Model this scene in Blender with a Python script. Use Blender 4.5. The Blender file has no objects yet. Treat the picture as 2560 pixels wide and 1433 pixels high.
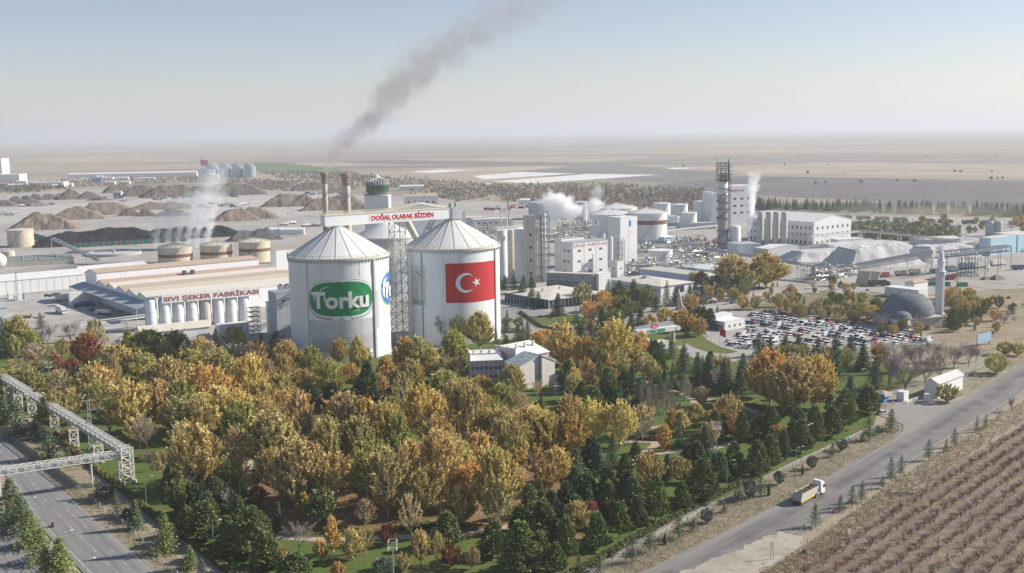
import bpy, math, random
from mathutils import Vector, Matrix, noise
R = random.Random(11)
S = bpy.context.scene
COL = S.collection
pi = math.pi
# ------------------------------------------------------------------ camera, sky, sun, exposure
CAMH, FPX = 95.0, 2750.0
CM = Matrix.Rotation(math.radians(82.0), 3, 'X') @ Matrix.Rotation(math.radians(-0.82), 3, 'Z')
cd = bpy.data.cameras.new('camera'); cam = bpy.data.objects.new('camera', cd); COL.objects.link(cam)
cam.matrix_world = Matrix.Translation((0, 0, CAMH)) @ CM.to_4x4()
cd.sensor_width = 36; cd.lens = 36 * FPX / 2560; cd.clip_start = 1; cd.clip_end = 200000
S.camera = cam
SUN_AZ, SUN_EL = math.radians(77), math.radians(31)          # azimuth measured from the view direction (+Y) towards +X
w = bpy.data.worlds.new('World'); S.world = w; w.use_nodes = True
nt = w.node_tree; nt.nodes.clear()
sky = nt.nodes.new('ShaderNodeTexSky'); sky.sky_type = 'NISHITA'; sky.sun_disc = False
sky.sun_elevation = SUN_EL; sky.sun_rotation = SUN_AZ
sky.altitude = 1000; sky.air_density = 1.0; sky.dust_density = 0.9; sky.ozone_density = 1.0
bg = nt.nodes.new('ShaderNodeBackground'); bg.inputs[1].default_value = 0.083
wo = nt.nodes.new('ShaderNodeOutputWorld')
tint = nt.nodes.new('ShaderNodeMix'); tint.data_type = 'RGBA'; tint.blend_type = 'MULTIPLY'; tint.inputs[0].default_value = 1; tint.inputs[7].default_value = (1.0, .93, .99, 1)
nt.links.new(sky.outputs[0], tint.inputs[6]); nt.links.new(tint.outputs[2], bg.inputs[0]); nt.links.new(bg.outputs[0], wo.inputs[0])
sd = bpy.data.lights.new('sun', 'SUN'); sd.energy = 5.0; sd.angle = math.radians(0.6); sd.color = (1, .93, .82)
sun = bpy.data.objects.new('sun', sd); COL.objects.link(sun)
sdir = Vector((math.sin(SUN_AZ) * math.cos(SUN_EL), math.cos(SUN_AZ) * math.cos(SUN_EL), math.sin(SUN_EL)))
sun.rotation_euler = sdir.to_track_quat('Z', 'Y').to_euler(); sun.location = sdir * 300
S.view_settings.view_transform = 'Standard'; S.view_settings.look = 'None'
S.view_settings.exposure = 0.52; S.view_settings.gamma = 1; S.view_settings.use_curve_mapping = False
S.cycles.use_denoising = True
S.cycles.max_bounces = 10; S.cycles.diffuse_bounces = 5; S.cycles.glossy_bounces = 2
S.cycles.transmission_bounces = 6; S.cycles.volume_bounces = 8; S.cycles.transparent_max_bounces = 8
S.cycles.volume_step_rate = 1.0; S.cycles.volume_max_steps = 128
S.cycles.caustics_reflective = False; S.cycles.caustics_refractive = False
HAZE = 1.1e-4

# ------------------------------------------------------------------ picture point -> world point on a level plane
def ray(px, py): return CM @ Vector(((px - 1280) / FPX, -(py - 716.5) / FPX, -1))
def P(px, py, z=0.0):
    d = ray(px, py); return Vector((0, 0, CAMH)) + d * ((z - CAMH) / d.z)
def proj(p):
    c = CM.transposed() @ (Vector(p) - Vector((0, 0, CAMH))); return (1280 + FPX * c.x / -c.z, 716.5 - FPX * c.y / -c.z)
def pxm(px, py):                                              # picture px per metre at a ground point
    return (py - (348.55 - px * 0.01445)) / CAMH
def run(a, ang, px):                                          # metres along a bearing until picture column px
    u = Vector((math.cos(ang), math.sin(ang), 0)); s0 = proj(a)[0]; lo, hi = 0.0, 400.0
    for _ in range(50):
        m = (lo + hi) / 2
        if (proj(a + u * m)[0] - px) * (s0 - px) > 0: lo = m
        else: hi = m
    return lo
def zat(p, py):                                               # height over ground point p that shows at picture row py
    lo, hi = -5.0, 250.0
    for _ in range(40):
        m = (lo + hi) / 2
        if proj((p.x, p.y, m))[1] > py: lo = m
        else: hi = m
    return lo
G = math.radians(38)                                          # the works' building grid

# ------------------------------------------------------------------ mesh helper
class MB:
    def __init__(s, m=None): s.v, s.f, s.m = [], [], m
    def add(s, vs, fs):
        b = len(s.v)
        s.v += [tuple(s.m @ Vector(p)) for p in vs] if s.m else [tuple(p) for p in vs]
        s.f += [tuple(i + b for i in f) for f in fs]; return s
    def box(s, x0, y0, z0, x1, y1, z1):
        return s.add([(x0,y0,z0),(x1,y0,z0),(x1,y1,z0),(x0,y1,z0),(x0,y0,z1),(x1,y0,z1),(x1,y1,z1),(x0,y1,z1)],
            [(0,3,2,1),(4,5,6,7),(0,1,5,4),(1,2,6,5),(2,3,7,6),(3,0,4,7)])
    def poly(s, pts): return s.add(pts, [tuple(range(len(pts)))])
    def prism(s, prof, y0, y1):                               # prof: (x,z) anticlockwise seen from -y
        n = len(prof)
        return s.add([(x, y0, z) for x, z in prof] + [(x, y1, z) for x, z in prof],
            [tuple(range(n)), tuple(range(2*n-1, n-1, -1))] + [(i, i+n, (i+1) % n + n, (i+1) % n) for i in range(n)])
    def lathe(s, prof, n=24, c=(0, 0), a0=0, a1=2*pi, cap=True):
        full = abs(a1 - a0 - 2*pi) < 1e-6; k = n if full else n + 1
        vs = [(c[0] + r*math.cos(a0+(a1-a0)*i/n), c[1] + r*math.sin(a0+(a1-a0)*i/n), z) for r, z in prof for i in range(k)]
        fs = [(j*k+i, j*k+(i+1) % k, (j+1)*k+(i+1) % k, (j+1)*k+i) for j in range(len(prof)-1) for i in range(n)]
        if cap and full:
            fs += [tuple(range((len(prof)-1)*k, len(prof)*k)), tuple(range(k-1, -1, -1))]
        return s.add(vs, fs)
    def tube(s, p, q, r0, r1=None, n=4):
        p, q = Vector(p), Vector(q); d = q - p
        if d.length < 1e-6: return s
        r1 = r0 if r1 is None else r1
        d.normalize(); a = d.orthogonal().normalized(); b = d.cross(a)
        vs = [tuple(c + (a*math.cos(2*pi*i/n+pi/4) + b*math.sin(2*pi*i/n+pi/4)) * r) for c, r in ((p, r0), (q, r1)) for i in range(n)]
        return s.add(vs, [(i, (i+1) % n, (i+1) % n + n, i+n) for i in range(n)] + [tuple(range(n-1, -1, -1)), tuple(range(n, 2*n))])
    def quadat(s, c, a, b):
        return s.add([c-a-b, c+a-b, c+a+b, c-a+b], [(0, 1, 2, 3)])
    def mesh(s, name, mat=None, smooth=False):
        me = bpy.data.meshes.new(name); me.from_pydata(s.v, [], s.f)
        if mat: me.materials.append(mat)
        if smooth: me.shade_smooth()
        me.update(); return me
    def build(s, name, mat, parent=None, smooth=False, **kw): return link(name, s.mesh(name, mat, smooth), parent, **kw)
def link(name, me, parent=None, loc=None, rz=None, label=None, color=None):
    o = bpy.data.objects.new(name, me); COL.objects.link(o); o.parent = parent
    if loc is not None: o.location = loc
    if rz is not None: o.rotation_euler = (0, 0, rz)
    if label: o['label'] = label
    if color: o.color = (*color[:3], 1)
    return o
def tag(o, label=None, cat=None, group=None, kind=None):
    for k, v in (('label', label), ('category', cat), ('group', group), ('kind', kind)):
        if v: o[k] = v
    return o
def thing(name, label, cat, loc=(0, 0, 0), rz=0, group=None):
    o = bpy.data.objects.new(name, None); COL.objects.link(o); o.location = loc; o.rotation_euler = (0, 0, rz)
    o.empty_display_size = .5
    return tag(o, label, cat, group)
def dup(root, loc, rz, sc=1.0, color=None):
    def cp(o, par):
        c = o.copy(); COL.objects.link(c); c.parent = par
        if color and o.get('tint'): c.color = (*color, 1)
        for k in kids.get(o.name, ()): cp(k, c)
        return c
    kids = {}
    for ch in root.children_recursive: kids.setdefault(ch.parent.name, []).append(ch)
    r = cp(root, None); r.location = loc; r.rotation_euler = (0, 0, rz)
    r.scale = sc if hasattr(sc, '__len__') else (sc, sc, sc)
    return r
def struct(name, mb, mat): return tag(mb.build(name, mat), kind='structure')

# ------------------------------------------------------------------ labels that say which one: phrase + place in the order out from a landmark
MARK, QUEUE = [], []
_T = 'first second third fourth fifth sixth seventh eighth ninth tenth eleventh twelfth thirteenth fourteenth fifteenth sixteenth seventeenth eighteenth nineteenth twentieth'.split()
ORD = _T + [f'{a} {b}' for a in ('twenty', 'thirty', 'forty', 'fifty', 'sixty', 'seventy') for b in _T[:9]]
def landmark(text, px, py): MARK.append((text, P(px, py)))
def queue(o, phrase, cat, group=None):
    tag(o, None, cat, group); QUEUE.append((o, phrase))
def write_labels():
    by = {}
    for o, ph in QUEUE:
        p = o.location
        t, q = min(MARK, key=lambda m: (m[1].xy - p.xy).length)
        by.setdefault((ph, t), []).append(((q.xy - p.xy).length, o))
    for (ph, t), rows in by.items():
        rows.sort(key=lambda r: r[0])
        for i, (d, o) in enumerate(rows):
            o['label'] = f'{ph} by the {t}' if len(rows) == 1 else f'{ph}, {ORD[i] if i < 20 else "one of many"} out from the {t}'

# ------------------------------------------------------------------ materials
MATS = {}
def nodes(name):
    m = bpy.data.materials.new(name); m.use_nodes = True; t = m.node_tree; t.nodes.clear()
    out = t.nodes.new('ShaderNodeOutputMaterial'); b = t.nodes.new('ShaderNodeBsdfPrincipled')
    t.links.new(b.outputs[0], out.inputs[0]); return m, t, b, out
def N(t, typ, **kw):
    n = t.nodes.new('ShaderNode' + typ)
    for k, v in kw.items():
        if k.startswith('i_'):
            k = k[2:]; n.inputs[int(k) if k.isdigit() else k.replace('_', ' ')].default_value = v
        else: setattr(n, k, v)
    return n
def mixc(t, fac, a, b, typ='MIX'):
    n = t.nodes.new('ShaderNodeMix'); n.data_type = 'RGBA'; n.blend_type = typ
    for i, v in ((0, fac), (6, a), (7, b)):
        if hasattr(v, 'links'): t.links.new(v, n.inputs[i])
        else: n.inputs[i].default_value = v if i == 0 else (*v[:3], 1)
    return n.outputs[2]
def ramp(t, src, lo, hi):
    n = N(t, 'MapRange', i_1=lo, i_2=hi); t.links.new(src, n.inputs[0]); return n.outputs[0]
def M(name, col, rough=.75, var=.18, scale=.25, streak=0, metal=0, dirt=None, spec=.3, bump=0):
    """painted or weathered surface: base colour with cloudy variation, vertical rain streaks and dirt of its own; on red_print, painted wrinkle shading"""
    if name in MATS: return MATS[name]
    m, t, b, out = nodes(name); MATS[name] = m
    tc = N(t, 'TexCoord'); src = tc.outputs['Object']
    n1 = N(t, 'TexNoise', i_Scale=scale, i_Detail=5.0, i_Roughness=.65); t.links.new(src, n1.inputs['Vector'])
    d = dirt or tuple(c * .62 for c in col)
    c = mixc(t, ramp(t, n1.outputs[0], .35, .72), col, tuple(a*(1-var*1.6)+e*var*1.6 for a, e in zip(col, d)))
    if streak:
        mp = N(t, 'Mapping'); mp.inputs['Scale'].default_value = (1.6, 1.6, .035); t.links.new(src, mp.inputs[0])
        n2 = N(t, 'TexNoise', i_Scale=1.0, i_Detail=3.0); t.links.new(mp.outputs[0], n2.inputs['Vector'])
        f = N(t, 'Math', operation='MULTIPLY', i_1=streak); t.links.new(ramp(t, n2.outputs[0], .5, .75), f.inputs[0])
        c = mixc(t, f.outputs[0], c, d)
    t.links.new(c, b.inputs['Base Color'])
    b.inputs['Roughness'].default_value = rough; b.inputs['Metallic'].default_value = metal
    b.inputs['Specular IOR Level'].default_value = spec
    if bump:
        bp = N(t, 'Bump', i_Strength=bump, i_Distance=.3); n3 = N(t, 'TexNoise', i_Scale=scale*6, i_Detail=6.0)
        t.links.new(src, n3.inputs['Vector']); t.links.new(n3.outputs[0], bp.inputs['Height']); t.links.new(bp.outputs[0], b.inputs['Normal'])
    return m
def paint(name, rough=.45, var=.1):
    """paint whose colour is each object's own"""
    if name in MATS: return MATS[name]
    m, t, b, out = nodes(name); MATS[name] = m
    oi = N(t, 'ObjectInfo'); n1 = N(t, 'TexNoise', i_Scale=.8, i_Detail=4.0); tc = N(t, 'TexCoord'); t.links.new(tc.outputs['Object'], n1.inputs['Vector'])
    f = N(t, 'Math', operation='MULTIPLY', i_1=var*2); t.links.new(ramp(t, n1.outputs[0], .4, .7), f.inputs[0])
    t.links.new(mixc(t, f.outputs[0], oi.outputs['Color'], (.2, .17, .14)), b.inputs['Base Color'])
    b.inputs['Roughness'].default_value = rough; return m
def leafmat(name, var=.42, shift=(.46, .37, .14), trans=.28):
    """foliage in each tree's own colour; every leaf clump differs a little"""
    m, t, b, out = nodes(name); MATS[name] = m
    oi = N(t, 'ObjectInfo'); ge = N(t, 'NewGeometry'); tc = N(t, 'TexCoord')
    n1 = N(t, 'TexNoise', i_Scale=3.2, i_Detail=3.0); t.links.new(tc.outputs['Object'], n1.inputs['Vector'])
    rd = N(t, 'Math', operation='ADD'); t.links.new(oi.outputs['Random'], rd.inputs[0]); rd.inputs[1].default_value = 0
    n1.noise_dimensions = '4D'; mm = N(t, 'Math', operation='MULTIPLY', i_1=50.0); t.links.new(rd.outputs[0], mm.inputs[0]); t.links.new(mm.outputs[0], n1.inputs['W'])
    f = N(t, 'Math', operation='MULTIPLY', i_1=.55); t.links.new(ramp(t, n1.outputs[0], .45, .68), f.inputs[0])
    c = mixc(t, f.outputs[0], oi.outputs['Color'], shift)
    h = N(t, 'HueSaturation'); t.links.new(c, h.inputs['Color'])
    mr = N(t, 'MapRange', i_3=1-var, i_4=1+var); t.links.new(ge.outputs['Random Per Island'], mr.inputs[0]); t.links.new(mr.outputs[0], h.inputs['Value'])
    t.links.new(h.outputs[0], b.inputs['Base Color']); b.inputs['Roughness'].default_value = .7; b.inputs['Specular IOR Level'].default_value = .15
    tr = N(t, 'BsdfTranslucent'); t.links.new(h.outputs[0], tr.inputs[0])
    ms = N(t, 'MixShader', i_0=trans); t.links.new(b.outputs[0], ms.inputs[1]); t.links.new(tr.outputs[0], ms.inputs[2]); t.links.new(ms.outputs[0], out.inputs[0])
    return m
def groundmat(name, a, b2, c3=None, s1=.02, s2=.25, fine=1.5, rough=.95, lo=.42, hi=.6, bump=.0):
    if name in MATS: return MATS[name]
    m, t, b, out = nodes(name); MATS[name] = m
    ge = N(t, 'NewGeometry'); src = ge.outputs['Position']
    def nz(sc, det=5.0):
        n = N(t, 'TexNoise', i_Scale=sc, i_Detail=det, i_Roughness=.6); t.links.new(src, n.inputs['Vector']); return n.outputs[0]
    c = mixc(t, ramp(t, nz(s1), lo, hi), a, b2)
    if c3: c = mixc(t, ramp(t, nz(s2), .52, .66), c, c3)
    f = N(t, 'Math', operation='MULTIPLY', i_1=.45); t.links.new(ramp(t, nz(fine, 3.0), .35, .7), f.inputs[0])
    c = mixc(t, f.outputs[0], c, tuple(x*.62 for x in a))
    t.links.new(c, b.inputs['Base Color']); b.inputs['Roughness'].default_value = rough; b.inputs['Specular IOR Level'].default_value = .1
    if bump:
        bp = N(t, 'Bump', i_Strength=bump, i_Distance=.5); t.links.new(nz(s2*3), bp.inputs['Height']); t.links.new(bp.outputs[0], b.inputs['Normal'])
    return m
WHITE = M('white_cladding', (.74, .75, .74), streak=.25, var=.12)
SILO = M('silo_cladding', (.82, .84, .85), streak=.35, var=.08, scale=.08, rough=.55, dirt=(.52, .55, .58))
CREAMROOF = M('cream_roof_sheet', (.66, .62, .54), var=.2, scale=.15, rough=.6)
WROOF = M('white_roof_sheet', (.74, .74, .72), var=.18, scale=.12, rough=.6)
GROOF = M('grey_roof_sheet', (.40, .42, .44), var=.25, scale=.2)
TANROOF = M('tan_roof_sheet', (.50, .40, .30), var=.15, scale=.1)
PINKROOF = M('faded_pink_roof_sheet', (.46, .34, .27), var=.15, scale=.1)
GREYW = M('grey_cladding', (.46, .48, .50), streak=.3, var=.15)
BLUEW = M('pale_blue_cladding', (.42, .62, .72), streak=.3)
CONC = M('concrete', (.46, .44, .40), streak=.5, var=.3, scale=.3)
CREAM = M('cream_tank_paint', (.66, .60, .46), streak=.4, var=.2, dirt=(.30, .20, .12))
BAND = M('brown_band_paint', (.22, .11, .075))
STEEL = M('white_painted_steel', (.64, .63, .58), var=.2, scale=1.0, dirt=(.35, .27, .18))
GALV = M('galvanised_steel', (.40, .43, .45), var=.2, rough=.45, metal=.4)
DARK = M('dark_steel', (.09, .10, .11))
PIPE = M('insulated_pipe', (.60, .61, .60), rough=.35, metal=.3)
YEL = M('yellow_rail_paint', (.50, .50, .22))
GLASS = M('window_glass', (.035, .05, .075), rough=.15, var=.3, spec=.6)
FRAME = M('window_frame', (.7, .7, .7))
RUST = M('rust_streaked_steel', (.34, .26, .20), streak=.5, var=.5, scale=.15, dirt=(.16, .08, .05))
STACK = M('chimney_paint', (.60, .56, .50), streak=.7, var=.5, scale=.12, dirt=(.27, .17, .11))
BARK = M('bark', (.20, .16, .12), scale=8)
PALEBARK = M('pale_bark', (.42, .38, .32), scale=8)
RED = M('red_print', (.55, .03, .035), var=.25, streak=.35, scale=.3, dirt=(.36, .035, .04))  # streaks and darker red paint in the shading of banner wrinkles
WPRINT = M('white_print', (.80, .82, .83), var=.06, streak=.1)
GPRINT = M('green_print', (.012, .27, .09), var=.2, scale=.15, streak=.2)
LETTER = M('dull_red_lettering', (.38, .10, .08), var=.25, scale=2)
# ------------------------------------------------------------------ ground, fields, yards, roads
def field_mat():
    m, t, b, out = nodes('field_soil')
    ge = N(t, 'NewGeometry')
    def brick(rot, sx, sy, off):
        mp = N(t, 'Mapping'); mp.inputs['Rotation'].default_value = (0, 0, rot); mp.inputs['Location'].default_value = (off, off*.7, 0)
        mp.inputs['Scale'].default_value = (1/sx, 1/sy, 1); t.links.new(ge.outputs['Position'], mp.inputs[0])
        n = N(t, 'TexNoise', i_Scale=.9, i_Detail=2.0); t.links.new(mp.outputs[0], n.inputs['Vector'])
        v = N(t, 'TexVoronoi', i_Scale=1.0, i_Randomness=.85); v.distance = 'CHEBYCHEV'; t.links.new(mp.outputs[0], v.inputs['Vector'])
        s = N(t, 'SeparateColor'); t.links.new(v.outputs['Color'], s.inputs[0]); return s.outputs[0], s.outputs[1]
    a, a2 = brick(-.30, 1100, 210, 3.1); b1, b2 = brick(-.18, 2600, 520, 8.4)
    cr = N(t, 'ValToRGB'); cr.color_ramp.interpolation = 'CONSTANT'
    el = cr.color_ramp.elements
    cols = [(0, (.38, .325, .265)), (.2, (.24, .215, .195)), (.38, (.50, .43, .335)), (.5, (.31, .27, .23)), (.62, (.18, .165, .155)), (.78, (.42, .35, .275)), (.92, (.27, .29, .20))]
    el[0].position, el[0].color = cols[0][0], (*cols[0][1], 1); el[1].position, el[1].color = cols[1][0], (*cols[1][1], 1)
    for p, c in cols[2:]:
        e = el.new(p); e.color = (*c, 1)
    t.links.new(a, cr.inputs[0])
    cr2 = N(t, 'ValToRGB'); cr2.color_ramp.interpolation = 'CONSTANT'
    e2 = cr2.color_ramp.elements; e2[0].color = (.36, .30, .24, 1); e2[1].position = .45; e2[1].color = (.44, .36, .28, 1); x = e2.new(.75); x.color = (.28, .24, .21, 1)
    t.links.new(b1, cr2.inputs[0])
    c = mixc(t, .3, cr.outputs[0], cr2.outputs[0])
    n = N(t, 'TexNoise', i_Scale=.004, i_Detail=8.0, i_Roughness=.7); t.links.new(ge.outputs['Position'], n.inputs['Vector'])
    f0 = N(t, 'Math', operation='MULTIPLY', i_1=.4); t.links.new(ramp(t, n.outputs[0], .4, .75), f0.inputs[0]); c = mixc(t, f0.outputs[0], c, (.30, .26, .22))
    n2 = N(t, 'TexNoise', i_Scale=.05, i_Detail=6.0, i_Roughness=.7); t.links.new(ge.outputs['Position'], n2.inputs['Vector'])
    f = N(t, 'Math', operation='MULTIPLY', i_1=.35); t.links.new(ramp(t, n2.outputs[0], .45, .7), f.inputs[0])
    c = mixc(t, f.outputs[0], c, (.24, .20, .16))
    t.links.new(c, b.inputs['Base Color']); b.inputs['Roughness'].default_value = 1; b.inputs['Specular IOR Level'].default_value = 0
    return m
g = MB(); rings = [0.1, 400, 1500, 4000, 12000, 70000]
vs = [(r*math.cos(2*pi*i/48), r*math.sin(2*pi*i/48), 0) for r in rings for i in range(48)]
g.add(vs, [(j*48+i, j*48+(i+1) % 48, (j+1)*48+(i+1) % 48, (j+1)*48+i) for j in range(len(rings)-1) for i in range(48)] + [tuple(range(48))])
struct('ground', g, field_mat())
LAYER = [0]
def sheet(name, pts, mat, world=False, z=None):
    LAYER[0] += 1; z = .004 * LAYER[0] if z is None else z
    q = [Vector((p[0], p[1], 0)) if world else P(*p) for p in pts]
    rag = {'dry_ground': 3, 'leaf_litter': 4.5, 'verge': .9, 'orchard_soil': 1.2, 'rubble_patch': 1.2, 'yard': 5, 'beet_yard': 7, 'garden_bed': 1, 'lime_pond': 9, 'works_road': .4}.get(name, 0)
    if rag:                                                   # soils meet along uneven edges
        e = []
        for a, b in zip(q, q[1:]+q[:1]):
            n = max(1, min(90, int((b-a).length/(rag*1.1)))); e += [a.lerp(b, i/n) for i in range(n)]
        q = [p+Vector((noise.noise(p/(rag*2.4))+.5*noise.noise(p/(rag*.9)), noise.noise(p/(rag*2.4)+Vector((7, 3, 0)))+.5*noise.noise(p/(rag*.9)+Vector((5, 5, 0))), 0))*rag for p in e]
    mb = MB(); mb.poly([(p.x, p.y, z) for p in q])
    me = mb.mesh(name, mat)
    import bmesh
    bm = bmesh.new(); bm.from_mesh(me); bmesh.ops.triangulate(bm, faces=bm.faces[:])
    for f in bm.faces:
        if f.normal.z < 0: f.normal_flip()
    bm.to_mesh(me); bm.free()
    return tag(link(name, me), kind='structure')
def soil(name, c, v=.25): return groundmat(name, c, tuple(x*(1-v) for x in c), tuple(x*(1-v*.5) for x in c), s1=.006, s2=.03, fine=.12)
# far fields that stand out
sheet('field', [(1690,500),(1640,462),(1840,440),(2560,452),(2700,470),(2700,530),(2560,520),(1900,490)], soil('ploughed_soil', (.20,.185,.18)))
sheet('field', [(1240,434),(1500,408),(1850,436),(1700,458),(1560,452)], soil('grey_soil', (.25,.23,.215)))
sheet('field', [(1660,420),(2100,404),(2700,418),(2700,446),(2000,434)], soil('stubble', (.46,.385,.30)))
sheet('field', [(1500,398),(2100,382),(2700,392),(2700,404),(1700,408)], soil('grey_soil2', (.33,.285,.25)))
sheet('field', [(900,404),(1300,392),(1660,392),(1500,404),(1050,412)], soil('pale_stubble', (.44,.37,.30)))
sheet('field', [(820,402),(1000,400),(1440,408),(1300,412),(900,410)], soil('dark_soil', (.22,.19,.17)))
sheet('field', [(0,400),(260,392),(520,396),(480,404),(120,408)], soil('stubble2', (.48,.385,.28)))
sheet('field', [(-200,432),(240,428),(560,420),(480,410),(-200,414)], soil('pale_field', (.44,.35,.27)))
sheet('field', [(632,406),(720,407),(880,428),(900,440),(800,437),(640,424)], groundmat('winter_wheat', (.13,.19,.09), (.16,.20,.11), s1=.01))
LIME = groundmat('lime_mud', (.80,.79,.76), (.70,.69,.66), (.60,.57,.52), s1=.01, s2=.03)
sheet('lime_pond', [(1180,440),(1300,430),(1440,434),(1210,449)], LIME)
sheet('lime_pond', [(1232,454),(1470,435),(1650,437),(1330,459)], LIME)
sheet('lime_pond', [(1020,430),(1100,424),(1180,425),(1080,433)], LIME)
sheet('lime_pond', [(1660,421),(1690,419),(1740,420),(1690,424)], LIME)
# the works' own ground
YARD = groundmat('compacted_yard', (.44,.42,.385), (.37,.35,.325), (.30,.285,.27), s1=.012, s2=.04, fine=.2)
sheet('yard', [(-420,640),(-420,500),(0,486),(260,470),(700,478),(900,486),(1150,500),(1500,520),(1760,545),(2140,540),(2700,548),(2700,690),(2380,740),(2150,730),(1960,735),(1700,800),(1300,800),(1240,850),(1000,890),(700,890),(420,880),(140,850),(-420,800)], YARD)
PALE = groundmat('pale_beet_yard', (.52,.495,.45), (.44,.42,.385), (.36,.34,.31), s1=.02, s2=.05, fine=.3)
sheet('beet_yard', [(-300,535),(0,522),(200,508),(430,495),(620,492),(800,487),(900,492),(840,525),(700,545),(560,548),(380,532),(200,545),(-100,570)], PALE)
CONCY = groundmat('concrete_yard', (.47,.455,.43), (.40,.385,.365), (.33,.32,.30), s1=.03, s2=.1, fine=.6)
sheet('concrete_yard', [(-80,745),(190,712),(330,770),(520,800),(700,800),(740,870),(480,880),(330,850),(100,800),(-80,800)], CONCY)
sheet('works_road', [(1240,770),(1300,765),(1480,800),(1560,830),(1480,850),(1330,852),(1240,835)], groundmat('pale_asphalt', (.30,.295,.285), (.26,.255,.25), (.36,.35,.33), s1=.04, s2=.2))
GRASS = groundmat('lawn', (.10,.155,.038), (.15,.17,.055), (.17,.13,.055), s1=.03, s2=.12, fine=.9, lo=.46, hi=.62)
sheet('park_lawn', [(-200,900),(60,860),(330,880),(700,880),(1000,888),(1240,850),(1500,845),(1560,800),(1700,790),(1770,850),(1900,905),(2150,890),(2330,925),(2210,985),(2180,1075),(1960,1180),(1700,1290),(1560,1360),(1440,1433),(1300,1560),(760,1560),(560,1433),(380,1280),(250,1165),(150,1080),(0,1005),(-200,940)], GRASS)
DRY = groundmat('dry_verge', (.39,.325,.235), (.31,.255,.18), (.36,.315,.26), s1=.06, s2=.25, fine=1.2)
sheet('dry_ground', [(1780,1433),(2010,1330),(2230,1190),(2560,990),(2760,880),(2900,1433),(2300,1800),(1600,1800)], DRY)
sheet('dry_ground', [(2150,900),(2330,925),(2440,890),(2560,905),(2760,800),(2760,690),(2390,740),(2330,850),(2420,860)], groundmat('dry_park', (.37,.30,.215), (.27,.23,.16), (.20,.20,.10), s1=.03, s2=.1, fine=.8))
sheet('dry_ground', [(1760,800),(1850,770),(2060,730),(2160,735),(2330,745),(2400,760),(2400,835),(2180,810),(1960,790)], groundmat('garden_soil', (.27,.21,.155), (.20,.20,.09), (.30,.25,.19), s1=.03, s2=.1, fine=.8))
LITTER = groundmat('leaf_litter', (.29,.195,.115), (.22,.16,.085), (.14,.16,.055), s1=.05, s2=.2, fine=1.3)
sheet('leaf_litter', [(610,1240),(700,1140),(900,1120),(1300,1160),(1430,1210),(1380,1290),(1200,1330),(1040,1300),(900,1330),(720,1330),(640,1300)], LITTER)
sheet('leaf_litter', [(1380,1348),(1440,1335),(1480,1350),(1440,1372),(1390,1372)], LITTER)
sheet('leaf_litter', [(250,960),(500,930),(760,940),(900,1000),(820,1080),(620,1110),(480,1060),(330,1030)], groundmat('thin_leaf_litter', (.22,.16,.07), (.10,.13,.035), (.28,.17,.08), s1=.06, s2=.25, fine=1.3))
sheet('leaf_litter', [(1280,1140),(1400,1120),(1480,1170),(1420,1215),(1330,1200)], LITTER)
# verge and dirt strip along the park side of the main road, hedge ground by the divided road
sheet('verge', [(1370,1490),(1500,1410),(1650,1335),(1815,1248),(1960,1170),(2080,1112),(2190,1062),(2240,1070),(2235,1098),(1945,1262),(1612,1433),(1480,1510)], groundmat('dirt_verge', (.31,.26,.20), (.22,.20,.14), (.15,.16,.075), s1=.08, s2=.3, fine=1.5))
sheet('verge', [(-160,960),(0,1040),(140,1105),(255,1205),(330,1275),(400,1345),(520,1460),(420,1460),(156,1222),(0,1084),(-160,1010)], groundmat('dirt_strip', (.36,.30,.22), (.27,.24,.15), (.17,.17,.08), s1=.08, s2=.3, fine=1.5))
PATH = groundmat('brick_path', (.50,.39,.33), (.44,.34,.29), s1=.2, s2=.5, fine=2)
def ribbon(name, pts, wd, mat, z=None):
    """a path of even width along a line of picture points"""
    LAYER[0] += 1; z = .004 * LAYER[0] if z is None else z
    c = [P(*p) if len(p) == 2 else Vector(p) for p in pts]
    s = []                                                    # smooth it
    for i in range(len(c)-1):
        a, b, d, e = c[max(i-1, 0)], c[i], c[i+1], c[min(i+2, len(c)-1)]
        for k in range(6):
            u = k/6; s.append(.5*((2*b)+(d-a)*u+(2*a-5*b+4*d-e)*u*u+(3*b-a-3*d+e)*u**3))
    s.append(c[-1]); mb = MB(); vs = []
    for i, p in enumerate(s):
        t = (s[min(i+1, len(s)-1)] - s[max(i-1, 0)]); n = Vector((-t.y, t.x, 0)).normalized() * wd / 2
        vs += [(p.x+n.x, p.y+n.y, z), (p.x-n.x, p.y-n.y, z)]
    mb.add(vs, [(2*i, 2*i+1, 2*i+3, 2*i+2) for i in range(len(s)-1)])
    o = mb.build(name, mat); uv = o.data.uv_layers.new(); L = [0]
    for i in range(1, len(s)): L.append(L[-1] + (s[i]-s[i-1]).length)
    for lp in o.data.loops:
        vi = lp.vertex_index; uv.data[lp.index].uv = (vi % 2, L[vi//2])
    return tag(o, kind='structure'), s
for pts in ([(655,1330),(618,1240),(622,1150),(632,1080),(585,1065)], [(655,1330),(720,1345),(830,1350),(960,1345),(1080,1340),(1200,1330),(1290,1310),(1330,1280)],
            [(1560,1170),(1620,1140),(1690,1130),(1760,1128),(1850,1100)], [(1600,1075),(1680,1062),(1740,1040),(1735,1005),(1700,985)], [(1735,1005),(1800,1000),(1880,1028),(1930,1050)],
            [(1560,1160),(1640,1110),(1560,1105)], [(1590,945),(1630,960),(1700,985)], [(860,1012),(920,1020),(1000,1025)], [(600,990),(700,995),(860,1012)], [(1250,1065),(1340,1060),(1440,1040)]):
    ribbon('path', pts, 2.6, PATH)
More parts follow.
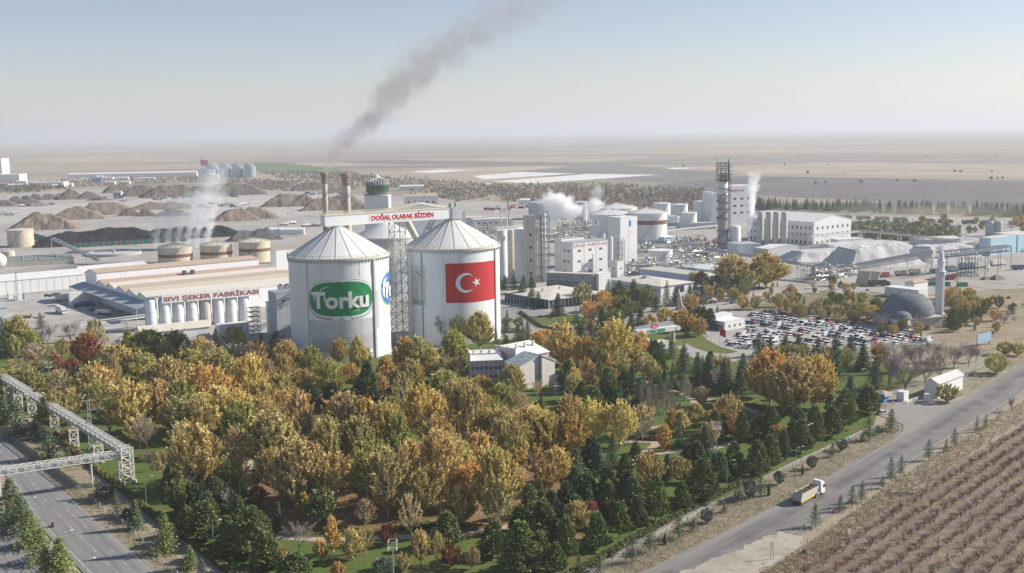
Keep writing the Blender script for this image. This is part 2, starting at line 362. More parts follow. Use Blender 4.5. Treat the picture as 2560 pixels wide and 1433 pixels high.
def road_mat(name, wear):
    m, t, b, out = nodes(name); tc = N(t, 'TexCoord'); ge = N(t, 'NewGeometry')
    sp = N(t, 'SeparateXYZ'); t.links.new(tc.outputs['UV'], sp.inputs[0])
    n = N(t, 'TexNoise', i_Scale=.12, i_Detail=6.0); t.links.new(ge.outputs['Position'], n.inputs['Vector'])
    mp = N(t, 'Mapping'); mp.inputs['Scale'].default_value = (9, .02, 1); t.links.new(tc.outputs['UV'], mp.inputs[0])
    n2 = N(t, 'TexNoise', i_Scale=1.0, i_Detail=4.0); t.links.new(mp.outputs[0], n2.inputs['Vector'])
    cr = N(t, 'ValToRGB'); el = cr.color_ramp.elements
    el[0].position, el[0].color = wear[0][0], (*wear[0][1], 1); el[1].position, el[1].color = wear[1][0], (*wear[1][1], 1)
    for p, c in wear[2:]:
        e = el.new(p); e.color = (*c, 1)
    wob = N(t, 'MapRange', i_3=-.04, i_4=.04); t.links.new(n.outputs[0], wob.inputs[0])
    ad = N(t, 'Math', operation='ADD'); t.links.new(sp.outputs[0], ad.inputs[0]); t.links.new(wob.outputs[0], ad.inputs[1]); t.links.new(ad.outputs[0], cr.inputs[0])
    c = mixc(t, ramp(t, n.outputs[0], .4, .75), cr.outputs[0], (.25, .24, .225))
    f = N(t, 'Math', operation='MULTIPLY', i_1=.6); t.links.new(ramp(t, n2.outputs[0], .45, .7), f.inputs[0])
    c = mixc(t, f.outputs[0], c, (.12, .118, .115))
    t.links.new(c, b.inputs['Base Color']); b.inputs['Roughness'].default_value = .8; b.inputs['Specular IOR Level'].default_value = .25
    return m
def edge_road(name, le, ri, mat):
    LAYER[0] += 1; z = .004 * LAYER[0]; mb = MB(); vs = []
    a, b = [P(*p) for p in le], [P(*p) for p in ri]; L = [0]
    for i in range(1, len(a)): L.append(L[-1] + (a[i]-a[i-1]).length)
    for p, q in zip(a, b): vs += [(p.x, p.y, z), (q.x, q.y, z)]
    mb.add(vs, [(2*i, 2*i+1, 2*i+3, 2*i+2) for i in range(len(a)-1)])
    o = mb.build(name, mat); uv = o.data.uv_layers.new()
    for lp in o.data.loops:
        vi = lp.vertex_index; uv.data[lp.index].uv = (vi % 2, L[vi//2])
    return tag(o, kind='structure'), a, b, z
A1, A2, A3 = (.29,.255,.21), (.20,.19,.18), (.12,.117,.113)
rd, RL, RR, RZ = edge_road('road', [(1330,1590),(1560,1455),(1940,1264),(2240,1096),(2420,990),(2560,905),(2760,790)], [(1500,1590),(1740,1455),(2020,1322),(2232,1186),(2420,1070),(2560,985),(2760,870)],
    road_mat('road_asphalt', [(.0, A1), (.07, (.27,.25,.22)), (.22, A2), (.36, A3), (.46, A3), (.58, A2), (.72, (.195,.187,.178)), (.92, (.21,.20,.18)), (1., A1)]))
sheet('gate_apron', [(2215,1000),(2262,1003),(2330,1010),(2400,1001),(2330,1046),(2240,1098),(2256,1078),(2258,1064),(2240,1055),(2200,1040)], groundmat('worn_asphalt', (.33,.315,.29), (.29,.28,.26), s1=.08, s2=.3))
rd2, L2, R2, Z2 = edge_road('road', [(-160,1095),(0,1172),(37,1222),(74,1288),(123,1342),(208,1433),(330,1560)], [(-160,1010),(0,1084),(156,1222),(225,1285),(290,1342),(395,1433),(520,1560)],
    road_mat('divided_road_asphalt', [(0, A1), (.06, (.25,.25,.245)), (.3, (.22,.22,.217)), (.6, (.235,.235,.23)), (.85, (.25,.245,.24)), (1, A1)]))
edge_road('road', [(-200,1255),(-60,1330),(-20,1433),(20,1560)], [(-160,1205),(0,1300),(100,1412),(230,1560)], bpy.data.materials['divided_road_asphalt'])
WLINE = groundmat('road_paint', (.62,.62,.60), (.45,.44,.42), s1=.6, s2=2)
def mark(pts, wd, name='road_marking'):
    mb = MB(); z = .004 * (LAYER[0] + 1)
    for a, b in pts:
        d = (b-a); n = Vector((-d.y, d.x, 0)).normalized() * wd/2
        mb.poly([(a.x-n.x, a.y-n.y, z), (b.x-n.x, b.y-n.y, z), (b.x+n.x, b.y+n.y, z), (a.x+n.x, a.y+n.y, z)])
    return struct(name, mb, WLINE)
def along(a, b, f): return [p.lerp(q, f) for p, q in zip(a, b)]
def chain(pl, on, off, o0=0):
    out = []
    for p, q in zip(pl, pl[1:]):
        d = (q-p).length; u = (q-p)/d; s = o0
        while s < d: out.append((p+u*s, p+u*min(s+on, d))); s += on+off
    return out
mark(chain(along(RL, RR, .93), 400, 0), .15)
mark(chain(along(L2, R2, .10), 400, 0), .14); mark(chain(along(L2, R2, .93), 400, 0), .12); mark(chain(along(L2, R2, .46), 3, 7), .14); mark(chain(along(L2, R2, .70), 3, 7), .12)
PARK = groundmat('car_park_asphalt', (.40,.385,.36), (.34,.33,.31), (.44,.42,.39), s1=.04, s2=.2)
sheet('car_park', [(1730,895),(1690,868),(1770,845),(1760,820),(1835,775),(1900,780),(2000,796),(2120,808),(2330,840),(2330,862),(2200,868),(2080,880),(1960,892),(1900,905),(1800,905)], PARK)
sheet('lawn_island', [(1705,850),(1760,846),(1800,868),(1845,880),(1820,886),(1770,882),(1730,868)], GRASS)
sheet('forecourt', [(1405,795),(1500,770),(1600,775),(1740,768),(1800,765),(1760,790),(1620,810),(1500,812)], CONCY)
sheet('garden_bed', [(1320,800),(1380,785),(1450,790),(1490,802),(1420,816),(1350,812)], GRASS)
ribbon('path', [(1800,775),(1900,738),(2010,722),(2080,712)], 4, CONCY); ribbon('path', [(2080,712),(2180,728),(2250,738)], 4, CONCY)
ribbon('lane', [(2700,700),(2500,722),(2400,700),(2330,690),(2220,694)], 9, groundmat('track_dirt', (.44,.40,.34), (.36,.33,.28), s1=.04))
sheet('lodge_court', [(1160,925),(1180,920),(1180,985),(1155,965)], CONCY); sheet('lodge_court', [(1380,940),(1460,930),(1450,980),(1385,988)], CONCY)
# bank of dry soil at the orchard, and pale rubble by the road
sheet('rubble_patch', [(1700,1433),(1830,1380),(1950,1330),(2010,1345),(1985,1390),(1890,1433),(1860,1480),(1700,1480)], groundmat('pale_rubble', (.45,.41,.35), (.36,.32,.26), (.31,.265,.205), s1=.1, s2=.4, fine=1.5))
sheet('orchard_soil', [(1940,1500),(2000,1436),(2117,1347),(2268,1242),(2374,1169),(2555,1066),(2760,950),(3000,1500)], groundmat('orchard_earth', (.24,.195,.15), (.20,.155,.12), (.33,.275,.20), s1=.08, s2=.3, fine=1.2))
# ------------------------------------------------------------------ buildings
WINMESH = {}
def window_mesh(w, h, bars=1):
    k = (round(w, 2), round(h, 2), bars)
    if k not in WINMESH:
        f = MB(); e = min(.12, w*.1)
        f.box(-w/2, -.06, 0, w/2, .0, e).box(-w/2, -.06, h-e, w/2, .0, h).box(-w/2, -.06, e, -w/2+e, .0, h-e).box(w/2-e, -.06, e, w/2, .0, h-e)
        for i in range(bars): x = -w/2 + w*(i+1)/(bars+1); f.box(x-e/2, -.05, e, x+e/2, 0, h-e)
        g = MB().box(-w/2+e, -.03, e, w/2-e, -.005, h-e)
        WINMESH[k] = (f.mesh('window', FRAME), g.mesh('pane', GLASS))
    return WINMESH[k]
def window(par, x, y, z, rz, w, h, bars=1, label=None):
    a, b = window_mesh(w, h, bars)
    o = link('window', a, par, (x, y, z), rz, label); link('pane', b, o); return o
def windows(par, face, L, D, rows, n, w, h, m0=1.5, m1=1.5, bars=1):
    """rows of windows on the front (y=0) or the end (x=0) face"""
    for z in rows:
        for i in range(n):
            u = m0 + ((L if face == 'f' else D) - m0 - m1) * ((i+.5)/n)
            if face == 'f': window(par, u, -.02, z, 0, w, h, bars)
            else: window(par, -.02, u, z, -pi/2, w, h, bars)
def roofmesh(kind, L, D, h, rise, ov=.4, th=.25):
    m = MB()
    if kind == 'flat': m.box(-.05, -.05, h, L+.05, D+.05, h+th)
    elif kind == 'gx':                                         # ridge along x
        m.m = Matrix(((0,1,0,0),(1,0,0,0),(0,0,1,0),(0,0,0,1)))
        m.prism([(-ov, h-.1), (D/2, h+rise), (D+ov, h-.1), (D+ov, h+th-.1), (D/2, h+rise+th), (-ov, h+th-.1)], -ov, L+ov); m.m = None
    elif kind == 'gy':
        m.prism([(-ov, h-.1), (L/2, h+rise), (L+ov, h-.1), (L+ov, h+th-.1), (L/2, h+rise+th), (-ov, h+th-.1)], -ov, D+ov)
    elif kind == 'hip':
        k = min(L, D)*.5
        if L >= D: r = [(k, D/2, h+rise), (L-k, D/2, h+rise)]; fs = [(0,1,5,4),(1,2,5),(2,3,4,5),(3,0,4)]
        else: r = [(L/2, k, h+rise), (L/2, D-k, h+rise)]; fs = [(0,1,4),(1,2,5,4),(2,3,5),(3,0,4,5)]
        b = [(-ov,-ov,h+th),(L+ov,-ov,h+th),(L+ov,D+ov,h+th),(-ov,D+ov,h+th)]
        m.add(b + r, fs); m.box(-ov, -ov, h, L+ov, D+ov, h+th)
    elif kind == 'mx':                                         # rises with x
        m.prism([(-ov, h), (L+ov, h+rise), (L+ov, h+rise+th), (-ov, h+th)], -ov, D+ov)
    elif kind == 'mxd': m.prism([(-ov, h+rise), (L+ov, h), (L+ov, h+th), (-ov, h+rise+th)], -ov, D+ov)
    return m
def wallmesh(kind, L, D, h, rise):
    m = MB()
    if kind == 'gx':
        m.m = Matrix(((0,1,0,0),(1,0,0,0),(0,0,1,0),(0,0,0,1))); m.prism([(0,0),(D,0),(D,h-.12),(D/2,h+rise-.05),(0,h-.12)], 0, L)
    elif kind == 'gy': m.prism([(0,0),(L,0),(L,h-.12),(L/2,h+rise-.05),(0,h-.12)], 0, D)
    elif kind == 'mx': m.prism([(0,0),(L,0),(L,h+rise-.02),(0,h-.02)], 0, D)
    elif kind == 'mxd': m.prism([(0,0),(L,0),(L,h-.02),(0,h+rise-.02)], 0, D)
    else: m.box(0, 0, -.05, L, D, h-.01)
    return m
def bld(name, label, cat, a, h, rpx=None, lpx=None, L=None, D=None, roof='flat', rise=2, wall=None, rmat=None, ang=G, wf=None, we=None, group=None, ov=.4, top=True, seams=0):
    """a: the near upper corner in the picture at height h (or its foot); the front runs right to column rpx, the end wall back to column lpx"""
    p = P(a[0], a[1], h if top else 0); p.z = 0
    q = Vector((p.x, p.y, h if top else 0))
    L = L or run(q, ang, rpx); D = D or run(q, ang + pi/2, lpx)
    t = thing(name, label, cat, p, ang, group)
    wallmesh(roof, L, D, h, rise).build('wall', wall or WHITE, t)
    roofmesh(roof, L, D, h, rise, ov).build('roof', rmat or GROOF, t)
    for k in range(seams):
        x = L*(k+1)/(seams+1); MB().box(x-.12, -.07, 0, x+.12, 0, h-.3).build('seam', GREYW, t)
    if wf: windows(t, 'f', L, D, *wf[:4], **(wf[4] if len(wf) > 4 else {}))
    if we: windows(t, 'e', L, D, *we[:4], **(we[4] if len(we) > 4 else {}))
    t['L'], t['D'] = L, D
    return t
TXT = {}
def text(s, bold=.02, spacing=1.0):
    """the letters of s as flat faces: (verts, faces), letter height 1, starting at x=0"""
    k = (s, bold, spacing)
    if k in TXT: return TXT[k]
    c = bpy.data.curves.new('lettering', 'FONT'); c.body = s; c.size = 1; c.offset = bold; c.space_character = spacing; c.resolution_u = 3
    o = bpy.data.objects.new('lettering', c); COL.objects.link(o)
    bpy.context.view_layer.update()
    me = bpy.data.meshes.new_from_object(o.evaluated_get(bpy.context.evaluated_depsgraph_get()))
    v = [tuple(x.co) for x in me.vertices]; f = [tuple(p.vertices) for p in me.polygons]
    bpy.data.objects.remove(o); bpy.data.curves.remove(c); bpy.data.meshes.remove(me)
    x0 = min(p[0] for p in v); x1 = max(p[0] for p in v); cap = .73
    v = [((p[0]-x0)/cap, p[1]/cap) for p in v]; TXT[k] = (v, f, (x1-x0)/cap); return TXT[k]
def lettering(s, mat, parent, x0, x1, z0, hgt, y=-.05, name='lettering', bold=.02, label=None):
    """letters on a front face (x to the right, z up), fitted between x0 and x1"""
    v, f, wd = text(s, bold); k = (x1-x0)/wd
    mb = MB().add([(x0+a*k, y, z0+b*hgt) for a, b in v], f); return mb.build(name, mat, parent, label=label)
def on_cyl(mb, Rr, pts, fs): return mb.add([(Rr*math.cos(a), Rr*math.sin(a), z) for a, z in pts], fs)
def cylpatch(Rr, a0, a1, z0, z1, n=24):
    return on_cyl(MB(), Rr, [(a0+(a1-a0)*i/n, z) for z in (z0, z1) for i in range(n+1)], [(i, i+1, n+2+i, n+1+i) for i in range(n)])
def cylshape(Rr, outline, c):
    """a star-shaped outline [(angle,z)] filled round point c in rings so that it follows the curve"""
    n = len(outline); mb = MB(); pts = [c]; fs = []
    for k in (.34, .67, 1): pts += [(c[0]+(a-c[0])*k, c[1]+(z-c[1])*k) for a, z in outline]
    fs += [(0, 1+i, 1+(i+1) % n) for i in range(n)]
    for j in range(2): fs += [(1+j*n+i, 1+(j+1)*n+i, 1+(j+1)*n+(i+1) % n, 1+j*n+(i+1) % n) for i in range(n)]
    return on_cyl(mb, Rr, pts, fs)
def superell(ac, zc, ra, rz, p=3.2, n=48):
    out = []
    for i in range(n):
        t = 2*pi*i/n; c, s = math.cos(t), math.sin(t)
        out.append((ac + ra*math.copysign(abs(c)**(2/p), c), zc + rz*math.copysign(abs(s)**(2/(p-1.0)), s)))
    return out
RAD = math.radians
# ---- the two big silos
SL, SR = P(855, 880), P(1137, 842)
def silo(pos, label, RR=21.6, H=43.5, apex=55.5, rail=True, phis=(), seed=0):
    t = thing('storage_silo', label, 'silo', pos, 0, 'great white storage silos')
    MB().lathe([(RR, -.1), (RR, H)], 72, cap=False).build('wall', SILO, t, smooth=True)
    MB().lathe([(RR+.35, H-1.0), (RR+.55, H-.8), (RR+.55, H+.12), (RR-.6, H+.14)], 72, cap=False).build('rim', STEEL, t)
    MB().lathe([(RR+.2, H), (2.2, apex-.2), (2.2, apex+.5), (.05, apex+.55)], 40, cap=False).build('roof', WROOF, t)
    for k in range(20):
        a = 2*pi*k/20 + .1
        MB().tube((RR*math.cos(a), RR*math.sin(a), H+.25), (2.3*math.cos(a), 2.3*math.sin(a), apex+.02), .09).build('roof_rib', STEEL, t)
    r = MB()
    n = 72
    for k in range(n):
        a, b = 2*pi*k/n, 2*pi*(k+1)/n; c = lambda q, z: ((RR+.5)*math.cos(q), (RR+.5)*math.sin(q), z)
        r.tube(c(a, H), c(a, H+1.3), .06, n=3); r.tube(c(a, H+1.3), c(b, H+1.3), .07, n=3); r.tube(c(a, H+.7), c(b, H+.7), .05, n=3)
    r.build('guard_rail', YEL if rail else STEEL, t)
    bk = MB().box(RR-.02, -.1, H-1.9, RR+.4, .1, H-1.05).mesh('bracket', GREYW)
    for k in range(96): link('bracket', bk, t, None, 2*pi*k/96)
    for ph, wd, d in phis:
        m = MB(); m.m = Matrix.Rotation(RAD(ph), 4, 'Z'); m.box(RR-.05, -wd/2, 0, RR+d, wd/2, H-1.1); m.build('downpipe', GREYW, t)
    return t
s = silo(SL, 'great white silo with a green oval logo banner in front', phis=((43, .0, 0), (-119, .3, .25), (-39.5, 1.0, .7)))
RR = 21.6; C0 = -81
def seam(parent, ph, H=43): 
    m = MB(); m.m = Matrix.Rotation(RAD(ph), 4, 'Z'); m.box(RR-.02, -.07, 0, RR+.06, .07, H-1); m.build('seam', GREYW, parent)
for ph in (-100, -80, -58, -20, 5): seam(s, ph)
PGREY = M('grey_repaint', (.50, .52, .54), streak=.5); PGREY2 = M('pale_repaint', (.58, .60, .61), streak=.5)
cylpatch(RR+.04, RAD(-118), RAD(-40.5), 10.8, 17.6).build('repainted_panel', PGREY2, s); cylpatch(RR+.04, RAD(-116), RAD(-40.5), 4.2, 10.7).build('repainted_panel', PGREY, s)
cylpatch(RR+.04, RAD(-38), RAD(-32), 13, 29).build('repainted_panel', PGREY, s)
b = cylpatch(RR+.08, RAD(-118.5), RAD(-40.3), 17.7, 35.8, 40).build('banner', WPRINT, s)
def ring(Rr, ac, zc, ra, rz, p=3.4): return cylshape(Rr, superell(RAD(ac), zc, RAD(ra), rz, p), (RAD(ac), zc))
GREYP = M('grey_print', (.33, .36, .38)); GLOW = M('pale_green_print', (.55, .72, .58))
ring(RR+.12, -79.5, 26.4, 39, 8.6).build('logo_rim', GREYP, b); ring(RR+.16, -79.5, 26.7, 38.4, 8.1).build('logo_border', WPRINT, b); ring(RR+.20, -79.5, 26.7, 37.2, 7.3).build('logo_field', GPRINT, b)
def curved_text(sx, Rr, a0, a1, z0, hgt, mat, parent, bold=.045):
    v, f, wd = text(sx, bold); mb = MB()
    on_cyl(mb, Rr, [(RAD(a0+(a1-a0)*x/wd), z0+y*hgt) for x, y in v], f); return mb.build('lettering', mat, parent)
curved_text('Torku', RR+.55, -113.5, -48, 23.1, 6.9, WPRINT, b, .035)
b2 = cylpatch(RR+.08, RAD(-29), RAD(48), 20, 37.5, 40).build('banner', WPRINT, s, label='second white banner round the sunny side')
LIMEP = M('lime_print', (.25, .55, .12)); BLUEP = M('blue_print', (.06, .17, .45), var=.1)
ring(RR+.12, 8, 28.6, 36, 8).build('logo_border', LIMEP, b2); ring(RR+.16, 8, 28.6, 34.6, 7.2).build('logo_field', BLUEP, b2)
curved_text('Torku', RR+.5, -24, 38, 25, 6.4, WPRINT, b2, .035)
s = silo(SR, 'great white silo with a red flag with crescent and star', rail=False, phis=((-26, .8, .6), (-128, .5, .4)))
CR = math.degrees(math.atan2(-SR.y, -SR.x))
for d in (-40, -12, 8, 66, -62): seam(s, CR+d)
fl = cylpatch(RR+.1, RAD(CR-9.5), RAD(CR+59.5), 19.4, 37.2, 40).build('flag', RED, s)
Gz = 17.8; zc = 28.3; az = lambda m: RAD(CR-9.5) + m/RR
arc = lambda cx, r, t0, t1, n=28: [(az(cx+r*math.cos(t0+(t1-t0)*i/n)), zc+r*math.sin(t0+(t1-t0)*i/n)) for i in range(n+1)]
o1 = arc(.5*Gz, .25*Gz, RAD(36), RAD(324)); o2 = arc(.5625*Gz, .2*Gz, RAD(47), RAD(313))
on_cyl(MB(), RR+.16, o1+o2, [(i, i+1, 29+i+1, 29+i) for i in range(28)]).build('crescent', WPRINT, fl)
st = [(az(.80*Gz - (.125 if k % 2 == 0 else .0478)*Gz*math.cos(pi*k/5)), zc+(.125 if k % 2 == 0 else .0478)*Gz*math.sin(pi*k/5)) for k in range(10)]
on_cyl(MB(), RR+.16, [(az(.80*Gz), zc)] + st, [(0, 1+k, 1+(k+1) % 10) for k in range(10)]).build('star', WPRINT, fl)
FADED = M('faded_green_print', (.16, .40, .30), var=.4, scale=1, dirt=(.5, .55, .52))
cylpatch(RR+.07, RAD(CR-64), RAD(CR-36), 17.5, 35.5).build('banner', M('faded_banner', (.66, .675, .66), streak=.3), s)
def leafstroke(pts, wd):
    mb = MB(); n = len(pts); ps = []
    for i, (a, z) in enumerate(pts):
        k = math.sin(pi*(i+.05)/(n-.9)) * wd/2; ps += [(RAD(CR+a)-k*.4/RR, z+k), (RAD(CR+a)+k*.4/RR, z-k)]
    return on_cyl(mb, RR+.14, ps, [(2*i, 2*i+1, 2*i+3, 2*i+2) for i in range(n-1)])
leafstroke([(-54, 33), (-50, 32.9), (-46, 32.2), (-42, 31), (-40, 29.6)], 1.3).build('leaf_emblem', FADED, s)
leafstroke([(-62, 36), (-60, 33), (-57, 31), (-53, 29), (-50, 26), (-51, 22), (-55, 19)], 1.4).build('leaf_emblem', FADED, s)
curved_text('şeker', RR+.14, CR-60, CR-37, 18, 3.0, FADED, s)
# ---- the conveyor gallery across the silo tops
gd = (SR - SL); gd.z = 0; GL = gd.length; ga = math.atan2(gd.y, gd.x)
t = thing('conveyor_gallery', 'long white conveyor gallery spanning both great silo tops', 'gallery', SL, ga)
MB().box(-6.8, -2.3, 55.9, GL-1.6, 2.3, 60.4).build('wall', SILO, t); MB().box(-7.0, -2.5, 60.42, GL-1.6, 2.5, 60.7).build('roof', CREAMROOF, t)
MB().box(GL-1.55, -2.9, 55.5, GL+3.6, 2.9, 60.9).build('head_house', GREYW, t)
r = MB()
for y in (-2.4, 2.4):
    for k in range(34):
        x = -6.8 + k*(GL+5)/33; r.tube((x, y, 60.7), (x, y, 61.8), .05, n=3)
    for z in (61.2, 61.8): r.tube((-6.8, y, z), (GL-1.8, y, z), .06, n=3)
for z in (61.2, 61.8): r.tube((-6.8, -2.4, z), (-6.8, 2.4, z), .06, n=3)
r.build('guard_rail', YEL, t)
MB().box(GL-1, .5, 60.9, GL-.2, 1.3, 62.6).build('fan_housing', DARK, t); MB().box(GL+1.2, -.6, 60.9, GL+1.7, -.1, 63).build('vent_pipe', DARK, t)
sg = MB().box(14.5, -2.42, 56.9, 47.5, -2.32, 59.9).build('sign_board', WPRINT, t)
lettering('DOĞAL OLARAK BİZDEN', RED, t, 15.3, 46.8, 57.35, 2.0, y=-2.47, bold=.05)
# ---- lattice tower under the gallery and the two braced conveyor legs beside it
tw = P(1001, 858); tw2 = P(985, 556, 55.5)
t = thing('lattice_tower', 'tall white lattice tower holding up the conveyor gallery', 'tower', tw, ga)
corner = lambda i, z: Vector((((-1, 1, 1, -1)[i]) * (3.7-1.0*z/55.6), ((-1, -1, 1, 1)[i]) * (3.7-1.0*z/55.6), z))
for i in range(4): MB().tube(corner(i, 0), corner(i, 55.6), .32, .28).build('leg', STEEL, t)
zs = [55.6*k/12 for k in range(13)]
for k, (z0, z1) in enumerate(zip(zs, zs[1:])):
    m = MB()
    for i in range(4):
        j = (i+1) % 4; m.tube(corner(i, z1), corner(j, z1), .16); m.tube(corner(i, z0), corner(j, z1), .13); m.tube(corner(j, z0), corner(i, z1), .13)
    m.build('brace', STEEL, t)
def truss(name, label, cat, p, q, wd, hg, bay, mat, rr=.14, deck=None, group=None, parent=None):
    """a box truss between two points: four chords, posts and diagonals per bay"""
    p, q = Vector(p), Vector(q); d = q-p; L = d.length; x = d.normalized(); y = Vector((-x.y, x.x, 0)).normalized(); z = x.cross(y)
    t = parent or thing(name, label, cat, p, 0, group); m4 = Matrix((x, y, z)).transposed().to_4x4()
    if parent: m4 = Matrix.Translation(p) @ m4
    c = MB(m4)
    for a in (-1, 1):
        for h in (0, hg): c.tube((0, a*wd/2, h), (L, a*wd/2, h), rr)
    c.build('chord', mat, t); n = max(2, round(L/bay))
    b = MB(m4)
    for k in range(n):
        x0, x1 = L*k/n, L*(k+1)/n
        for a in (-wd/2, wd/2):
            b.tube((x1, a, 0), (x1, a, hg), rr*.7); b.tube((x0, a, 0 if k % 2 else hg), (x1, a, hg if k % 2 else 0), rr*.6)
        for h in (0, hg): b.tube((x1, -wd/2, h), (x1, wd/2, h), rr*.7)
        b.tube((x0, -wd/2, hg), (x1, wd/2, hg), rr*.5)
    b.build('lattice', mat, t)
    if deck: MB(m4).box(0, -wd/2*.8, .1, L, wd/2*.8, deck).build('deck', mat if deck < .6 else PIPE, t)
    return t
base = P(1001, 846); 
truss('inclined_conveyor', 'inclined ladder truss from the gallery down beside the flag silo', 'conveyor', P(1008, 690, 24) , SL + gd*.82 + Vector((0, 0, 55.4)), 2.4, .4, 4, STEEL, .28)
truss('inclined_conveyor', 'braced conveyor leg from lattice tower towards the dim third silo', 'conveyor', SL + gd*.62 + Vector((-3, 8, 55)), P(1040, 600, 36), 2.6, 2.6, 4, STEEL, .24)
# ---- third silo, raw sugar house, round lookout tower, brown roofed house, far shed, chimneys
S3 = P(968, 735); t = thing('storage_silo', 'shaded smaller silo half hidden behind the two great ones', 'silo', S3, 0)
MB().lathe([(17.5, 0), (17.5, 35)], 48, cap=False).build('wall', GREYW, t, smooth=True); MB().lathe([(18.2, 34.4), (18.2, 35.1), (2, 44), (.1, 44.2)], 32, cap=False).build('roof', WROOF, t)
t = thing('factory_building', 'gabled white sugar house lettered under its roof behind the gallery', 'factory', P(952, 640), RAD(12))
wallmesh('gy', 68, 30, 33, 6.5).build('wall', SILO, t); roofmesh('gy', 68, 30, 33, 6.5, .8).build('roof', CREAMROOF, t)
MB().box(-.6, -.6, 0, -.1, .0, 33).build('corner_pipe', DARK, t)
lettering('TÜRKİYENİN ŞEKERİ', LETTER, t, 22, 60, 31.4, 4.2, y=-.1)
t = thing('lookout_tower', 'round tower topped by a green glazed domed lookout', 'tower', P(948, 622), 0)
MB().box(-10, -9, 0, 10, 9, 44.5).build('shaft', WHITE, t); MB().lathe([(11.5, 44.5), (11.5, 45.6)], 24).build('balcony', CONC, t)
GG = M('green_glass', (.02, .075, .055), rough=.2, var=.2, spec=.6); GP = M('green_panel', (.06, .17, .11))
MB().lathe([(8, 45.6), (9.6, 49), (9.6, 53)], 24, cap=False).build('glazing', GG, t); MB().lathe([(9.1, 47.3), (9.9, 49.4)], 24, cap=False).build('panel_band', GP, t)
MB().lathe([(9.7, 52.9), (9.8, 53.4), (9.0, 55.8), (6.5, 57.4), (3.5, 58.4), (.1, 61.5)], 24, cap=False).build('dome', DARK, t)
for k in range(24):
    a = 2*pi*k/24; c = lambda r, z: (r*math.cos(a), r*math.sin(a), z); m = MB()
    for (r0, z0), (r1, z1) in zip([(9.9, 53.4), (9.1, 55.9), (6.6, 57.5), (3.6, 58.5)], [(9.1, 55.9), (6.6, 57.5), (3.6, 58.5), (.2, 61.6)]): m.tube(c(r0, z0), c(r1, z1), .2)
    m.build('dome_rib', WPRINT, t)
m = MB()
for k in range(24):
    a, a2 = 2*pi*k/24, 2*pi*(k+1)/24; m.tube((11.3*math.cos(a), 11.3*math.sin(a), 45.6), (11.3*math.cos(a), 11.3*math.sin(a), 47), .1, n=3); m.tube((11.3*math.cos(a), 11.3*math.sin(a), 47), (11.3*math.cos(a2), 11.3*math.sin(a2), 47), .1, n=3)
m.build('guard_rail', STEEL, t)
t = bld('factory_building', 'white plant house with a tan roof behind the lookout tower', 'factory', (1010, 492), 24, rpx=1094, D=24, roof='gx', rise=3, rmat=M('sand_roof', (.50, .42, .29)), ang=RAD(6), wf=([16], 5, 2.4, 3))
for x in (8, 14, 26): MB().lathe([(.8, 26), (.8, 29), (1.2, 29), (1.2, 29.6)], 10, c=(x, 10)).build('roof_vent', RUST, t)
bld('shed', 'long white shed standing alone beyond the tan roofed plant house', 'shed', (1000, 477), 7, rpx=1060, D=14, roof='gx', rise=2, rmat=WROOF, ang=RAD(8), top=False)
def chimney(px, py, h, r, label, coll):
    t = thing('chimney', label, 'chimney', P(px, py), 0)
    MB().lathe([(r*1.05, 0), (r*.97, h*.48), (r*.95, h*.49)], 20, cap=False).build('lower_shaft', RUST if coll == 1 else CREAM, t, smooth=True)
    MB().lathe([(r*.93, h*.48), (r*.90, h*.86)], 20, cap=False).build('shaft', STACK, t, smooth=True)
    MB().lathe([(r*.92, h*.86), (r*.98, h*.955), (r*1.25, h*.96), (r*1.3, h*.99), (r*1.1, h), (r*.8, h), (r*.8, h*.97)], 20, cap=False).build('crown_ring', RUST, t)
    m = MB()
    for k in range(36):
        a, b2 = 1.0*k/4, 1.0*(k+1)/4; z0, z1 = h*(.5+.4*k/36), h*(.5+.4*(k+1)/36)
        m.tube((r*1.0*math.cos(a), r*1.0*math.sin(a), z0), (r*1.0*math.cos(b2), r*1.0*math.sin(b2), z1), .22, n=3)
    m.build('spiral_strake', RUST, t)
    m = MB()
    for y in (-.3, .3): m.tube((y, -r*1.08, 0), (y, -r*1.02, h*.95), .06, n=3)
    m.build('ladder', DARK, t); return t
chimney(818, 640, zat(P(818, 640), 431), 2.4, 'thin rust streaked chimney trailing the dark smoke', 1)
chimney(872, 650, zat(P(872, 650), 434), 3.1, 'thicker rusty topped chimney beside the thin smoking one', 2)
# ---- liquid sugar silos with their sign, sheds and stair tower
A, B = P(380, 826), P(612, 803); d = (B-A); an = math.atan2(d.y, d.x); d.normalize(); LL = (B-A).length
for k in range(8):
    p = A + d*(LL*k/7); t = thing('syrup_tank', 'x', 'tank', p, 0, 'row of upright cylinders under the long lettered sign')
    t['label'] = f'{ORD[k]} upright grey cylinder under the lettered sign, counted from the yard end'
    MB().lathe([(2.95, 0), (2.95, 14.6), (2.2, 15.8), (.1, 16.3)], 24, cap=False).build('shell', SILO if k not in (4,) else M('rust_stained_shell', (.6,.58,.52), streak=.9, dirt=(.3,.17,.08)), t, smooth=True)
    for z in (4, 9): MB().lathe([(2.99, z), (2.99, z+.15)], 24, cap=False).build('hoop', GREYW, t)
    m = MB(); m.m = Matrix.Rotation(an, 4, 'Z'); m.tube((-3.3, -2.3, 0), (-3.3, -2.3, 15), .12); m.build('riser_pipe', DARK, t)
t = thing('lettered_sign', 'long white sign with dull red capitals above the grey cylinders', 'sign', A, an)
x0, x1 = run(Vector((A.x, A.y, 14)), an, 401), run(Vector((A.x, A.y, 14)), an, 644)
MB().box(x0, -3.5, 13.4, x1, -3.35, 17.4).build('board', WPRINT, t); lettering('SIVI ŞEKER FABRİKASI', LETTER, t, x0+.7, x1-.6, 14.3, 2.2, y=-3.56, bold=.035)
m = MB()
